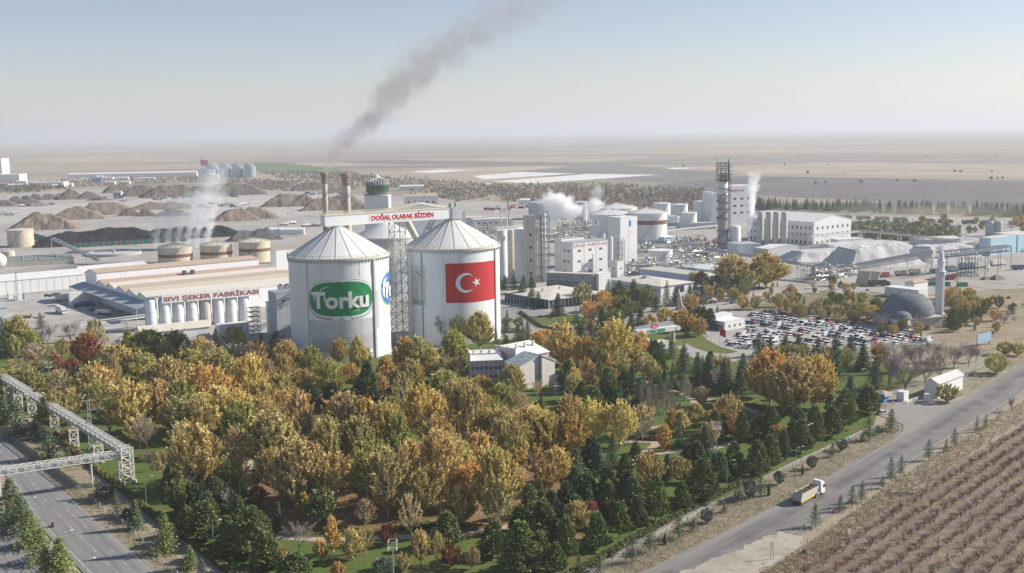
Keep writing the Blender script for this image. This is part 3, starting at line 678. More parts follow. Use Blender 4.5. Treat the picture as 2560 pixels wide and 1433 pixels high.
for k in range(8): m.tube((x0+(x1-x0)*k/7, -3.3, 12), (x0+(x1-x0)*k/7, -3.3, 18.4), .08)
m.build('post', DARK, t); MB().box(-2, -2.6, 16.3, LL+2, 2.6, 16.6).build('platform', GALV, t)
m = MB()
for k in range(16):
    x = -2+(LL+4)*k/15; m.tube((x, 2.5, 16.6), (x, 2.5, 17.7), .05, n=3)
m.tube((-2, 2.5, 17.7), (LL+2, 2.5, 17.7), .05, n=3); m.build('guard_rail', STEEL, t)
bld('shed', 'low cream roofed shed in front of the grey cylinders', 'shed', (352, 834), 4.2, rpx=525, D=13, roof='gx', rise=2.2, rmat=CREAMROOF, wall=WHITE, ang=an)
bld('cabin', 'flat white cabin at the foot of the grey cylinders', 'cabin', (548, 816), 5.5, rpx=622, D=7, wall=WHITE, rmat=WROOF, ang=an, wf=([3.2], 2, 2.0, 1.2))
t = thing('stair_tower', 'steel stair tower with zigzag flights beside grey cylinders', 'stair tower', P(636, 838), an)
for x in (-2.6, 2.6):
    for y in (-2, 2): MB().tube((x, y, 0), (x, y, 14), .15).build('leg', STEEL, t)
for k in range(6):
    z = 2.3*k; m = MB(); m.box(-2.6, -2, z+2.1, 2.6, 2, z+2.25); m.tube((-2.6, -2, z), (2.6, -2, z+2.2), .13); m.tube((2.6, 2, z), (-2.6, 2, z+2.2), .13); m.build('flight', STEEL, t)
bu = bld('factory_building', 'pale blue shaded process building between sign and great silo', 'factory', (696, 768), 15.5, rpx=760, D=19, roof='mxd', rise=.1, wall=WHITE, rmat=GROOF, ang=an, wf=([11.5, 6.8], 1, 2.6, 1.5, dict(m0=2, m1=6)), we=([11], 5, 1.6, 1.7))
MB().box(2.5, -.08, 0, 6.5, -.02, 3.6).build('roller_door', YEL, bu)
bld('factory_building', 'boxy upper block with rooftop fans beside the long warehouse roof', 'factory', (690, 735), 22, rpx=745, D=12, wall=GREYW, rmat=GALV, ang=an, wf=([18], 2, 2.2, 1.2))
t = thing('roof_plant', 'cluster of grey rooftop coolers above the process building', 'roof plant', P(716, 722, 22), an)
for k in range(3): MB().box(k*3.2-4, -1.4, 0, k*3.2-1.6, 1.4, 1.9).build('cooler', GALV, t); MB().lathe([(.9, 1.9), (.9, 2.4)], 12, c=(k*3.2-2.8, 0)).build('fan_ring', DARK, t)
# ---- the long saw-tooth warehouse and its neighbours
a = P(372, 748, 11); a.z = 0
DD = run(Vector((a.x, a.y, 11)), G+pi/2, 214); WL = run(Vector((a.x, a.y, 11)), G, 760) + 12
t = thing('warehouse', 'huge warehouse with saw-tooth roof of tan and pinkish strips', 'warehouse', a, G)
prof = [(0, 0)]; nT = 5; pw = DD*.8/nT
for k in range(nT): prof += [(k*pw, 10.6), (k*pw+pw*.72, 13.2)]
prof += [(DD*.8, 10.6), (DD*.8, 17.0), (DD*.9, 18.2), (DD, 15.2), (DD, 0)]
MX = Matrix(((0,1,0,0),(1,0,0,0),(0,0,1,0),(0,0,0,1)))
m = MB(MX); m.prism(prof, 0, WL); m.build('wall', SILO, t)
for k in range(nT):
    y0, y1, y2 = k*pw, k*pw+pw*.72, (k+1)*pw
    m = MB(MX); m.prism([(y0-.1, 10.65), (y1, 13.25), (y2-.1, 10.68), (y2-.1, 10.95), (y1, 13.55), (y0-.1, 10.95)], -.4, WL); m.build('roof', (CREAMROOF, M('sand_strip', (.55, .50, .41)), M('sand_strip2', (.46, .38, .30)), CREAMROOF, PINKROOF)[k], t)
m = MB(MX); m.prism([(DD*.8-.4, 16.9), (DD*.9, 18.25), (DD+.4, 15.1), (DD+.4, 15.35), (DD*.9, 18.5), (DD*.8-.4, 17.2)], -.5, WL); m.build('roof', TANROOF, t, label='raised ridge roof strip at the back')
m = MB(); m.m = Matrix(((1,0,0,0),(0,1,0,0),(0,0,1,0),(0,0,0,1))); m.prism([(-9, 7.2), (0, 9.3), (0, 9.6), (-9, 7.5)], -6, DD+4); m.build('canopy', M('canopy_sheet', (.36, .42, .46)), t)
m = MB()
for k in range(8): m.tube((-8.6, -5+(DD+8)*k/7, 0), (-8.6, -5+(DD+8)*k/7, 7.2), .14)
m.build('canopy_post', STEEL, t)
for fx in (.47, .52): MB().box(WL*fx, DD*.7, 12.6, WL*fx+2, DD*.7+2, 15).build('roof_vent', DARK, t)
a2 = bld('warehouse', 'long white roofed store along the far side of the yard', 'warehouse', (-90, 712), 8.5, rpx=212, D=30, roof='gx', rise=2.2, wall=WHITE, rmat=WROOF, seams=14)
bld('warehouse', 'white roofed extension behind the long white store', 'warehouse', (205, 680), 8.3, rpx=372, D=20, roof='gx', rise=2.5, wall=WHITE, rmat=WROOF)
bld('block_house', 'tall white block at the end of the saw-tooth roof', 'factory', (690, 627), 20, rpx=800, lpx=675, roof='flat', rmat=PINKROOF, wall=WHITE)
t = bld('shed', 'white walled loading shed standing free in the lorry yard', 'shed', (176, 765), 7, L=26, D=4, wall=WHITE, rmat=WROOF, top=False, ang=G-.02)
bld('shed', 'grey roofed open shed by the timber heap at the yard edge', 'shed', (-60, 800), 5, rpx=20, D=22, roof='gx', rise=1.6, wall=GREYW, rmat=GROOF, top=False)
for px, py, L, D, h, c, lb in ((22, 748, 5, 3, 3, WHITE, 'small white hut beside the lattice mast in the yard'), (38, 752, 4, 3, 3, WHITE, 'second small white hut nearer the yard mast'), (62, 748, 11, 4, 3, PINKROOF, 'brown roofed site cabin in the lorry yard')):
    bld('cabin', lb, 'cabin', (px, py), h, L=L, D=D, wall=WHITE if c is WHITE else GREYW, rmat=c, top=False)
t = thing('storage_sphere', 'white spherical tank at the edge of the grey basins', 'tank', P(-2, 672), 0)
MB().lathe([(.1, .4)] + [(5.6*math.sin(pi*k/12), 6-5.6*math.cos(pi*k/12)) for k in range(1, 12)] + [(.1, 11.6)], 24, cap=False).build('shell', WHITE, t, smooth=True)
for k in range(6): MB().tube((5*math.cos(k*pi/3), 5*math.sin(k*pi/3), 0), (5.2*math.cos(k*pi/3), 5.2*math.sin(k*pi/3), 5), .2).build('leg', STEEL, t)
# scrap, timber
for px, py, n, cols, lb in ((60, 796, 26, RUST, 'heap of rusty brown timber and scrap by the yard edge'), (125, 740, 24, DARK, 'heap of dark scrap metal against the loading shed')):
    t = thing('scrap_heap', lb, 'heap', P(px, py), 0)
    for k in range(n):
        m = MB(Matrix.Translation((R.gauss(0, 4), R.gauss(0, 2), R.random()*1.2)) @ Matrix.Rotation(R.random()*3, 4, 'Z') @ Matrix.Rotation(R.gauss(0, .2), 4, 'Y')); m.box(-1.6, -.4, 0, 1.6, .4, .35); m.build('beam', cols, t)
# ---- tanks
def tank(px, py, wpx, top_py, label, cone=.12, band=None, mat=None, ribs=16, blue=False, group=None, stair=True, seed=0):
    p = P(px, py); r = wpx/2/pxm(px, py); h = zat(Vector((p.x, p.y, 0)), top_py)
    t = thing('storage_tank', label, 'tank', p, 0, group)
    if band: 
        MB().lathe([(r, 0), (r, h*band[0])], 40, cap=False).build('lower_shell', mat or CREAM, t, smooth=True)
        MB().lathe([(r+.03, h*band[0]), (r+.03, h*band[1])], 40, cap=False).build('band', BAND if band[0] > .2 else M('sky_blue_band', (.12, .36, .60)), t)
        MB().lathe([(r, h*band[1]), (r, h)], 40, cap=False).build('shell', mat or CREAM, t, smooth=True)
    else: MB().lathe([(r, 0), (r, h)], 40, cap=False).build('shell', mat or CREAM, t, smooth=True)
    MB().lathe([(r+.1, h-.1), (r+.1, h+.1), (.1, h+r*cone*2)], 40, cap=False).build('roof', CREAMROOF if mat is None else WROOF, t)
    for k in range(ribs):
        a = 2*pi*k/ribs; MB().tube((r*math.cos(a), r*math.sin(a), h+.2), (.4*math.cos(a), .4*math.sin(a), h+r*cone*2+.05), .14, n=3).build('roof_rib', M('rib_steel', (.38, .33, .24)) if mat is None else STEEL, t)
    m = MB()
    for k in range(30):
        a, b2 = 2*pi*k/30, 2*pi*(k+1)/30; m.tube(((r)*math.cos(a), r*math.sin(a), h), (r*math.cos(a), r*math.sin(a), h+1.1), .05, n=3); m.tube((r*math.cos(a), r*math.sin(a), h+1.1), (r*math.cos(b2), r*math.sin(b2), h+1.1), .05, n=3)
    m.build('guard_rail', STEEL, t)
    if stair:
        m = MB()
        for k in range(14):
            a, b2 = -2.2+.09*k, -2.2+.09*(k+1); m.tube(((r+.5)*math.cos(a), (r+.5)*math.sin(a), h*k/14), ((r+.5)*math.cos(b2), (r+.5)*math.sin(b2), h*(k+1)/14), .28, n=4)
        m.build('spiral_stair', GALV, t)
    return t
for px, top, w_, lb in ((440, 617, 84, 'cream tank with brown band, first of the molasses tanks from the basin'), (543, 611, 80, 'middle cream tank with brown band of the molasses tanks'), (638, 603, 78, 'cream tank with brown band beside the tall white block')):
    tank(px, top+50, w_, top, lb, band=(.52, .68), group='cream molasses tanks')
tank(53, 616, 62, 574, 'pale rust stained tank with a bridge across its top', cone=.05, ribs=0)
tank(22, 645, 30, 628, 'short rusty cream tank below the pale stained tank', cone=.05, ribs=0, stair=False)
for px, py, w_, top, lb, bd in ((1527, 600, 108, 534, 'wide white tank half hidden by the white lift block', None), (1545, 570, 96, 519, 'wide cone roofed tank behind the other two', None), (1619, 604, 97, 531, 'wide white tank with a dark red band', (.62, .76)),
        (1655, 545, 42, 508, 'small white tank with blue foot beyond the banded tank', (0.0, .22)), (1698, 552, 42, 511, 'small white tank with blue foot next along from the banded tank', (0.0, .22)), (1686, 564, 30, 540, 'stubby white tank with blue foot below the pair', (0.0, .3)), (1722, 572, 40, 532, 'squat grey white tank with blue foot before the stepped building', (0.0, .25)),
        (1452, 575, 34, 505, 'tall grey tank wrapped in drifting white steam', None)):
    tank(px, py, w_, top, lb, mat=WHITE if w_ != 34 else GREYW, band=bd, cone=.13 if w_ > 50 else .06, ribs=22 if w_ > 50 else 0, group='white tanks behind the sugar factory' if w_ > 50 else None, stair=w_ > 35)
tank(1623, 680, 30, 645, 'upright white tank on the pad beside the white lift block', mat=WHITE, cone=.03, ribs=0, stair=False)
tank(1650, 662, 62, 625, 'broad weathered white tank among the pipe racks', mat=WHITE, cone=.03, ribs=0)
# clarifier basin
t = thing('settling_basin', 'round concrete settling basin full of pale milky water', 'basin', P(285, 636), 0)
rb = 66/pxm(285, 636); MB().lathe([(rb, 0), (rb, 2.2), (rb-.8, 2.2), (rb-.8, .6)], 40, cap=False).build('rim', CONC, t); MB().lathe([(rb-.8, 1.2), (.1, 1.21)], 40, cap=False).build('water', M('milky_water', (.72, .73, .74), rough=.2), t)
MB().box(-rb, -.8, 2.4, 0, .8, 2.7).build('bridge', STEEL, t); MB().lathe([(1.2, 1), (1.2, 4)], 12).build('drive', GALV, t)
t = bld('cooling_plant', 'flat dark green topped cooling cells beside the sphere', 'cooling plant', (-100, 662), 4, L=78, D=40, wall=CONC, rmat=M('mossy_cells', (.14, .17, .15), scale=.6, var=.6, dirt=(.30, .33, .30)), ang=RAD(24))
for k in range(6): MB().box(6+k*12, 0, 4.3, 6.6+k*12, 40, 4.7).build('partition', CONC, t)
t = thing('belt_conveyor', 'dark covered conveyor sloping down past the settling basin', 'conveyor', (0, 0, 0), 0)
truss('x', 'x', 'x', P(128, 598, 16), P(246, 652, 3), 3, 2, 5, GALV, .2, deck=.5, parent=t)
m = MB(); 
for k in range(4): p = P(128, 598, 16).lerp(P(246, 652, 3), k/4); m.tube((p.x, p.y, 0), p, .3)
m.build('trestle', GALV, t)
# ------------------------------------------------------------------ the factory in the middle
def column_silo(px, py, wpx, top, label, mat, name='concrete_silo', group=None, cat='silo'):
    p = P(px, py); r = wpx/2/pxm(px, py); h = zat(p, top)
    t = thing(name, label, cat, p, 0, group); MB().lathe([(r, 0), (r, h-.8), (r*.8, h), (.1, h+.1)], 24, cap=False).build('shell', mat, t, smooth=True)
    for k in (.33, .78): MB().lathe([(r+.03, h*k), (r+.03, h*k+.25)], 24, cap=False).build('hoop', GREYW, t)
    m = MB(); m.tube((r+.3, -.4, 0), (r+.3, -.4, h), .12); m.tube((-r*.7, -r*.8, h*.78), (r+.6, -r*.2, h*.78), .12); m.build('pipe', GALV, t); return t
column_silo(1257, 700, 25, 573, 'slim white silo next to the flag silo', WHITE); column_silo(1279, 694, 16, 574, 'beige silo between two white ones by the flag silo', M('beige_concrete', (.50, .45, .36), streak=.4)); column_silo(1301, 704, 29, 572, 'stout white silo third out from the flag silo', WHITE)
g0, g1 = P(1238, 577, 33.5), P(1314, 571, 33.5); t = thing('top_gallery', 'pale flat gallery on top of the silos by the flag silo', 'gallery', (g0.x, g0.y, 33.5), math.atan2((g1-g0).y, (g1-g0).x)); MB().box(0, -2.2, 0, (g1-g0).length, 2.6, 1.6).build('wall', WHITE, t); MB().box(-.3, -2.5, 1.62, (g1-g0).length+.3, 2.9, 1.85).build('roof', CREAMROOF, t)
t = bld('lift_tower', 'tall beige stair tower with four square porthole windows', 'tower', (1314, 540), 44, rpx=1337, D=7, wall=M('beige_slab', (.56, .53, .46), streak=.3), ang=RAD(12))
for z in (7.5, 15.5, 23.5, 31.5): window(t, t['L']*.5, -.03, z, 0, 1.8, 1.8, 0)
def pipes(name, label, cat, px, py, n, wpx, top, seed, rmax=.5):
    """a stand of upright pipes and columns with bracing"""
    rr = random.Random(seed); p = P(px, py); W = wpx/pxm(px, py); H = zat(p, top); t = thing(name, label, cat, p, RAD(10))
    for k in range(n):
        x = -W/2 + W*(k+.5)/n; h = H*rr.uniform(.8, 1); r = rr.uniform(.15, rmax); y = rr.uniform(-1.5, 1.5)
        MB().lathe([(r, 0), (r, h), (r*.6, h+.3)], 10, c=(x, y)).build('column', rr.choice([WHITE, GALV, PIPE, STEEL]), t, smooth=True)
    for k in range(int(H/4)):
        z = 4*k+2; m = MB(); m.box(-W/2-.4, -2, z, W/2+.4, 2, z+.12); m.tube((-W/2, -2, z), (W/2, -2, z+4), .1); m.tube((-W/2, -2, z+1), (W/2, -2, z+1), .06); m.build('landing', GALV, t)
    for x in (-W/2-.3, W/2+.3):
        for y in (-2, 2): MB().tube((x, y, 0), (x, y, H*.95), .16).build('leg', DARK, t)
    return t
pipes('pipe_tower', 'dense tower of upright pipes beside the porthole stair tower', 'pipe tower', 1343, 706, 5, 20, 540, 3)
pipes('pipe_tower', 'slim distilling columns between pipe tower and sugar factory block', 'pipe tower', 1362, 704, 3, 20, 528, 5, 1.2)
sf = bld('factory_building', 'white sugar factory block with red lettering over nine windows', 'factory', (1430, 608), 23.5, rpx=1519, lpx=1403, roof='mx', rise=.1, wall=WHITE, rmat=GROOF, wf=([17.3, 10.3, 3.2], 3, 2.6, 1.6), we=([17.3, 10.3, 3.2], 2, 2.4, 1.7), seams=2)
lettering('ŞEKER FABRİKASI', LETTER, sf, .8, sf['L']-.5, 20.5, 2.0, y=-.1); MB().box(.3, -.07, 20.0, sf['L']-.2, -.03, 23.2).build('sign_board', WPRINT, sf)
MB().box(.0, -.12, 0, .35, .0, 23.4).build('corner_trim', DARK, sf)
bld('factory_building', 'plain windowless white block tucked behind the lettered sugar factory', 'factory', (1403, 599), 25, L=20, lpx=1386, wall=WHITE, rmat=GROOF)
lb = bld('lift_block', 'tall slim white block with one blue window high up', 'tower', (1551, 545), 34, rpx=1593, lpx=1519, roof='flat', wall=WHITE, rmat=WROOF, seams=1)
BLUEWIN = M('blue_window', (.05, .22, .62), rough=.3)
MB().box(lb['L']*.5, -.08, 27.5, lb['L']*.5+2.2, -.02, 31.6).build('blue_window', BLUEWIN, lb); window(lb, lb['L']*.75, -.02, 2, 0, 2, 2.2, 0)
bld('factory_building', 'small white annex with two windows at the foot of the slim block', 'factory', (1543, 655), 10, rpx=1563, lpx=1526, wall=WHITE, rmat=CREAMROOF, wf=([5], 1, 2, 1), we=([5], 1, 2, 1))
t = bld('bridge_gallery', 'low roofed gallery with a row of crossed braces along its side', 'gallery', (1366, 682), 10, rpx=1484, D=5, wall=M('teal_gallery', (.22, .28, .29)), rmat=CREAMROOF, ang=RAD(-22))
for k in range(14):
    x = t['L']*(k+.5)/14; w2 = t['L']/28*.9; m = MB(); m.tube((x-w2, -.15, 6.2), (x+w2, -.15, 9.6), .16); m.tube((x-w2, -.15, 9.6), (x+w2, -.15, 6.2), .16); m.build('cross_brace', STEEL, t)
MB().box(0, -.25, 5.8, t['L'], -.05, 6.1).build('lower_chord', STEEL, t); MB().box(0, -.2, 9.7, t['L'], -.05, 9.95).build('upper_chord', STEEL, t)
bld('factory_building', 'white end box where the braced gallery lands', 'factory', (1497, 686), 10, rpx=1527, lpx=1481, wall=WHITE, rmat=WROOF)
for i, (px, py, w_, top) in enumerate(((1527, 668, 11, 592), (1546, 662, 11, 590), (1509, 640, 9, 585))):
    column_silo(px, py, w_, top, ('tall evaporator vessel between factory block and slim block', 'tall evaporator vessel against the slim white block', 'thin vessel rising behind the lettered factory block')[i], WHITE, 'evaporator', cat='vessel')
pipes('pipe_tower', 'tangle of pipes against the slim white block', 'pipe tower', 1551, 690, 4, 16, 592, 9, .45)
def rack(name, label, pts, hh, wd=4, n=5, legs=6, mat=PIPE, seed=0, cat='pipe rack', lmat=STEEL, group=None, rails=True):
    """pipes carried along a line of points (picture column, row of the ground below, height) on legs"""
    rr = random.Random(seed); t = thing(name, label, cat, (0, 0, 0), 0, group); c = []
    for p in pts:
        q = P(p[0], p[1], p[2] if len(p) > 2 else hh); c.append(q)
    t.location = (c[0].x, c[0].y, 0); o = Vector(t.location); c = [q-o for q in c]
    for a, b in zip(c, c[1:]):
        d = (b-a); nrm = Vector((-d.y, d.x, 0)).normalized()
        for k in range(n):
            off = nrm*(wd*((k+.5)/n-.5)); r = rr.uniform(.15, .38); z = Vector((0, 0, rr.choice([.3, .3, 1.2])))
            MB().tube(a+off+z, b+off+z, r, n=6).build('pipe', mat if rr.random() < .7 else GALV, t)
        m = MB()
        for s2 in (-1, 1): m.tube(a+nrm*s2*wd/2, b+nrm*s2*wd/2, .22)
        m.build('beam', lmat, t)
        k2 = max(1, round(d.length/legs))
        for k in range(k2+1):
            q = a.lerp(b, k/k2); m = MB()
            for s2 in (-1, 1): f = q+nrm*s2*wd/2; m.tube((f.x, f.y, 0), f, .17)
            m.tube(q-nrm*wd/2, q+nrm*wd/2, .2); e, f = q-nrm*wd/2, q+nrm*wd/2; m.tube((e.x, e.y, q.z*.4), f, .1); m.build('portal', lmat, t)
    return t
def clutter(name, label, cat, px, py, L, D, H, n, seed, ang=G):
    """pipework plant: many short pipe runs, bends and small vessels on a steel frame"""
    rr = random.Random(seed); t = thing(name, label, cat, P(px, py), ang); m = MB()
    for i in range(int(L/5)+1):
        for j in range(2): m.tube((i*5, j*D, 0), (i*5, j*D, H), .16)
        for z in (H*.5, H): m.tube((i*5, 0, z), (i*5, D, z), .14)
    for j in range(2):
        for z in (H*.5, H): m.tube((0, j*D, z), (L, j*D, z), .14)
    m.build('frame', STEEL, t)
    for i in range(n):
        x, y, z = rr.uniform(0, L), rr.uniform(0, D), rr.uniform(.5, H); r = rr.uniform(.12, .4); m = MB()
        p = Vector((x, y, z))
        for k in range(rr.randint(2, 4)):
            ax = rr.randint(0, 2); d = Vector((0, 0, 0)); d[ax] = rr.choice([-1, 1])*rr.uniform(1.5, 6 if ax != 2 else 4); q = p+d
            q = Vector((min(max(q.x, -1), L+1), min(max(q.y, -1), D+1), min(max(q.z, .4), H+2.5))); m.tube(p, q, r, n=6); p = q
        m.build('pipe', rr.choice([PIPE, GALV, GALV, STEEL, DARK]), t)
    for i in range(n//4):
        x, y, z = rr.uniform(0, L), rr.uniform(0, D), rr.choice([0, H*.5, H]); r = rr.uniform(.5, 1.3); h = rr.uniform(1.5, 4)
        MB().lathe([(r*.5, z), (r, z+.4), (r, z+h), (r*.4, z+h+.5)], 12, c=(x, y)).build('vessel', rr.choice([GREYW, GALV, CREAM, GREYW]), t, smooth=True)
    return t
clutter('process_plant', 'pipework and gooseneck vents on the roof deck behind the lettered block', 'pipework', 1420, 640, 34, 14, 22, 130, 1)
clutter('process_plant', 'white pipework yard below the slim white block', 'pipework', 1590, 690, 26, 10, 7, 70, 2)
clutter('process_plant', 'tangled pipe yard beyond the weathered tank', 'pipework', 1640, 640, 60, 24, 7, 110, 3)
clutter('process_plant', 'pipework between weathered tank and column tower', 'pipework', 1690, 668, 46, 14, 8, 100, 4)
clutter('process_plant', 'pipe yard under the grey conveyor by the yellow trees', 'pipework', 1735, 690, 44, 12, 7, 90, 5)
clutter('process_plant', 'machinery and pipework at the foot of the inclined conveyor', 'pipework', 2040, 705, 46, 12, 6, 80, 6)
clutter('process_plant', 'pipework deck behind the flag silo roof', 'pipework', 1180, 610, 40, 16, 14, 80, 7)
clutter('process_plant', 'filters and piping round the steaming tank', 'pipework', 1360, 600, 44, 16, 15, 80, 8)
bld('factory_building', 'long low white plant house with three windows behind the flag silo', 'factory', (1185, 550), 18, rpx=1282, D=18, wall=WHITE, rmat=CREAMROOF, ang=RAD(14), wf=([14], 6, 2.6, 1.7))
bld('factory_building', 'flat white block behind the long plant house', 'factory', (1160, 545), 19, rpx=1210, D=14, wall=WHITE, rmat=CREAMROOF, ang=RAD(14))
bld('shed', 'grey roofed store in the steam behind the porthole tower', 'shed', (1330, 508), 18, rpx=1440, D=26, wall=GREYW, rmat=GROOF, ang=RAD(8))
t = thing('gooseneck_vent', 'pair of curled white vent pipes puffing steam', 'vent', P(1260, 600), 0)
for k in range(2):
    m = MB(); H0 = zat(P(1260, 600), 520 + 8*k); x0 = -2+5*k
    prev = (x0, 0, 8)
    for i in range(11): q = (x0-2.2+2.2*math.cos(pi*i/10), 0, H0+2.2*math.sin(pi*i/10)); m.tube(prev, q, .6, n=8); prev = q
    m.build('pipe', WHITE, t)
MB().tube((4, 2, 0), (4, 2, zat(P(1260, 600), 500)), .7, n=8).build('stack', RUST, t)
# pipe bridges
rack('pipe_rack', 'long straight pipe bridge from banded tank to column tower', [(1596, 584, 8), (1796, 564, 8)], 8, 4, 5, 18, seed=1)
rack('pipe_rack', 'grey conveyor bridge running past the slim block to the yellow trees', [(1592, 604, 6.5), (1700, 611, 6.5), (1796, 624, 7)], 7, 4, 6, 10, mat=GALV, seed=2)
rack('pipe_rack', 'heavy grey gallery passing behind the yellow trees', [(1762, 624, 9), (2000, 662, 9), (2086, 670, 9)], 9, 4.5, 8, 14, mat=GALV, seed=3)
rack('pipe_rack', 'double pipe gallery turning the corner beside the white hall', [(1968, 586, 8.5), (2026, 593, 8.5), (2150, 579, 8.5), (2300, 593, 8.5), (2398, 605, 8.5), (2450, 598, 8.5)], 8.5, 3.5, 4, 22, seed=4)
# ---- column tower
p = P(1806, 622); t = thing('column_tower', 'tall grey scrubber tower crowned by open steel platforms', 'tower', p, 0); H = zat(p, 455); r = 4.0
MB().lathe([(r, 0), (r, H*.78)], 24, cap=False).build('lower_shell', M('grey_concrete_shaft', (.34, .35, .36), streak=.4), t, smooth=True); MB().lathe([(r*.97, H*.78), (r*.97, H), (.1, H+.3)], 24, cap=False).build('upper_shell', WHITE, t, smooth=True)
for k, z in enumerate((.08, .27, .46, .6, .7, .8, .9)): MB().lathe([(r+1.5, H*z), (r+1.5, H*z+.3), (r, H*z+.3)], 18, cap=False).build('platform', DARK, t)
MB().box(-3.6, -3.6, H+.6, 3.6, 3.6, H+1.9).build('red_floor', BAND, t); MB().box(-3.6, -3.6, H+4.2, 3.6, 3.6, H+5.2).build('red_floor', BAND, t); MB().lathe([(2.8, H), (2.8, H+7)], 14, cap=False).build('core', GALV, t)
for z, w2 in ((H+2.8, 5.5), (H+6.5, 5), (H+8.6, 8), (H+13.2, 6)): MB().box(-w2, -3.2, z, w2*.9, 3.2, z+.3).build('platform', M('blue_steel', (.12, .17, .24)), t)
m = MB()
for x in (-5, -1.8, 1.4, 4.2):
    for y in (-2.8, 2.8): m.tube((x, y, H), (x, y, H+15.4), .2); m.tube((x, y, H+8.6), (x+2.4, y, H+13.2), .14)
for z in (H+10.5, H+12, H+14.6, H+15.4): m.tube((-5, -2.8, z), (4.2, -2.8, z), .14); m.tube((-5, 2.8, z), (4.2, 2.8, z), .14)
m.build('steel_frame', M('dark_blue_steel', (.10, .12, .16)), t); MB().tube((4.2, 0, 6), (4.2, 0, H+18), .5, .4, n=8).build('vent_pipe', DARK, t)
m = MB(); n = 60
for k in range(n):
    a, b = .35*k, .35*(k+1); m.tube(((r+.7)*math.cos(a), (r+.7)*math.sin(a), H*k/n), ((r+.7)*math.cos(b), (r+.7)*math.sin(b), H*(k+1)/n), .28)
m.tube((r+1.2, -1, 0), (r+1.2, -1, H+7), .25); m.tube((r+2, -1, 0), (r+2, -1, H+7), .18); m.build('stair', DARK, t)
column_silo(1838, 622, 27, 565, 'stout bright white cylinder at the foot of the column tower', WHITE, 'scrubber_vessel', cat='vessel')
fb = bld('factory_building', 'tall white block lettered on its upper face behind column tower', 'factory', (1818, 466), 38, rpx=1888, D=22, wall=WHITE, rmat=WROOF, ang=RAD(20), wf=([24, 17, 10], 3, 3.6, 2.2, dict(m0=5, m1=3)))
MB().box(1, -.08, 31.5, fb['L']*.62, -.02, 35.5).build('sign_board', WPRINT, fb); lettering('FABRİKASI', LETTER, fb, 1.5, fb['L']*.6, 32.2, 2.6, y=-.14)
bld('factory_building', 'stepped middle part of the lettered block with paired windows', 'factory', (1779, 482), 32, rpx=1812, D=18, wall=WHITE, rmat=WROOF, ang=RAD(20), wf=([22, 14, 6], 1, 3, 2))
bld('factory_building', 'lowest step of the lettered block with three windows', 'factory', (1752, 505), 22, rpx=1785, D=16, wall=WHITE, rmat=WROOF, ang=RAD(20), wf=([15, 9, 3], 1, 3, 2)); bld('factory_building', 'small flat outbuilding before the stepped white block', 'factory', (1700, 560), 6, rpx=1790, D=12, wall=GREYW, rmat=GROOF, ang=RAD(12))
wh = bld('warehouse', 'white hall with two storeys of tall windows by the sludge heaps', 'warehouse', (2035, 556), 19, rpx=2128, lpx=1870, roof='gy', rise=5, wall=WHITE, rmat=WROOF, wf=([12.5, 6.6, .6], 7, 2.3, 2.6, dict(bars=1)), we=([12.5, 6.6, .6], 15, 2.0, 3, dict(bars=1)))
for i, px in enumerate((1900, 1921, 1940, 1960)): column_silo(px, 612+1.2*i, 16.5, 529+.4*i, f'{ORD[i]} of four slim grey cylinders counted from the steam vent', M('weathered_silo', (.50, .50, .47), streak=.7, dirt=(.36, .33, .28)), 'storage_cylinder', 'four cylinders in front of the white hall')
bld('shed', 'low white twin roofed shed in front of the four grey cylinders', 'shed', (1921, 623), 6, rpx=1996, lpx=1888, roof='gy', rise=1.5, wall=GREYW, rmat=WROOF)
bld('shed', 'grey flat shed beside the column tower', 'shed', (1848, 612), 8, rpx=1902, D=20, wall=WHITE, rmat=GROOF, ang=RAD(15))
bld('cabin', 'blue and white hut under the straight pipe bridge', 'cabin', (1661, 594), 5, rpx=1690, lpx=1630, wall=BLUEW, rmat=WROOF)
t = thing('steam_vent', 'thin white vent pipe blowing a tall steam plume', 'vent', P(1872, 612), 0); MB().tube((0, 0, 0), (0, 0, 11), .5, n=8).build('pipe', WHITE, t)
# ---- the sunny side: sludge heaps, inclined conveyors, blue sheds, bins
t = thing('inclined_conveyor', 'covered pale belt conveyor sloping up beside the sludge heap', 'conveyor', (0, 0, 0), 0)
p, q = P(2114, 668, 4), P(2330, 629, 15); m = MB(); m.tube(p, q, 1.5, n=10); m.build('belt_cover', PIPE, t)
for k in range(14): c = p.lerp(q, k/13); d = (q-p).normalized()*.1; MB().tube(c-d, c+d, 1.62, n=10).build('hoop', GREYW, t)
m = MB(); m.tube(p-Vector((0, 1, 2)), q-Vector((0, 1, 2)), .35); m.tube(p-Vector((1, 2, 3)), q-Vector((1, 2, 3)), .3); m.build('beam', STEEL, t)
for k in (.25, .5, .75, .97):
    c = p.lerp(q, k); m = MB()
    for a in (-1.6, 1.6): m.tube((c.x+a*1.3, c.y, 0), (c.x+a*.7, c.y, c.z-1.5), .2)
    for z in (.3, .6): m.tube((c.x-2, c.y, c.z*z), (c.x+2, c.y, c.z*z), .12)
    m.build('trestle', STEEL, t)
DT = M('dark_truss', (.10, .12, .14))
t = truss('loading_bridge', 'dark lattice loading bridge over the lorry yard behind the minaret', 'bridge', P(2335, 646, 11), P(2520, 628, 10), 4, 4, 5, DT, .22, deck=.4)
t2 = thing('loading_canopy', 'dark canopy roof over the end of the loading bridge', 'canopy', P(2380, 690), 0); a, b = P(2382, 638, 16.5)-t2.location, P(2516, 617, 15.5)-t2.location
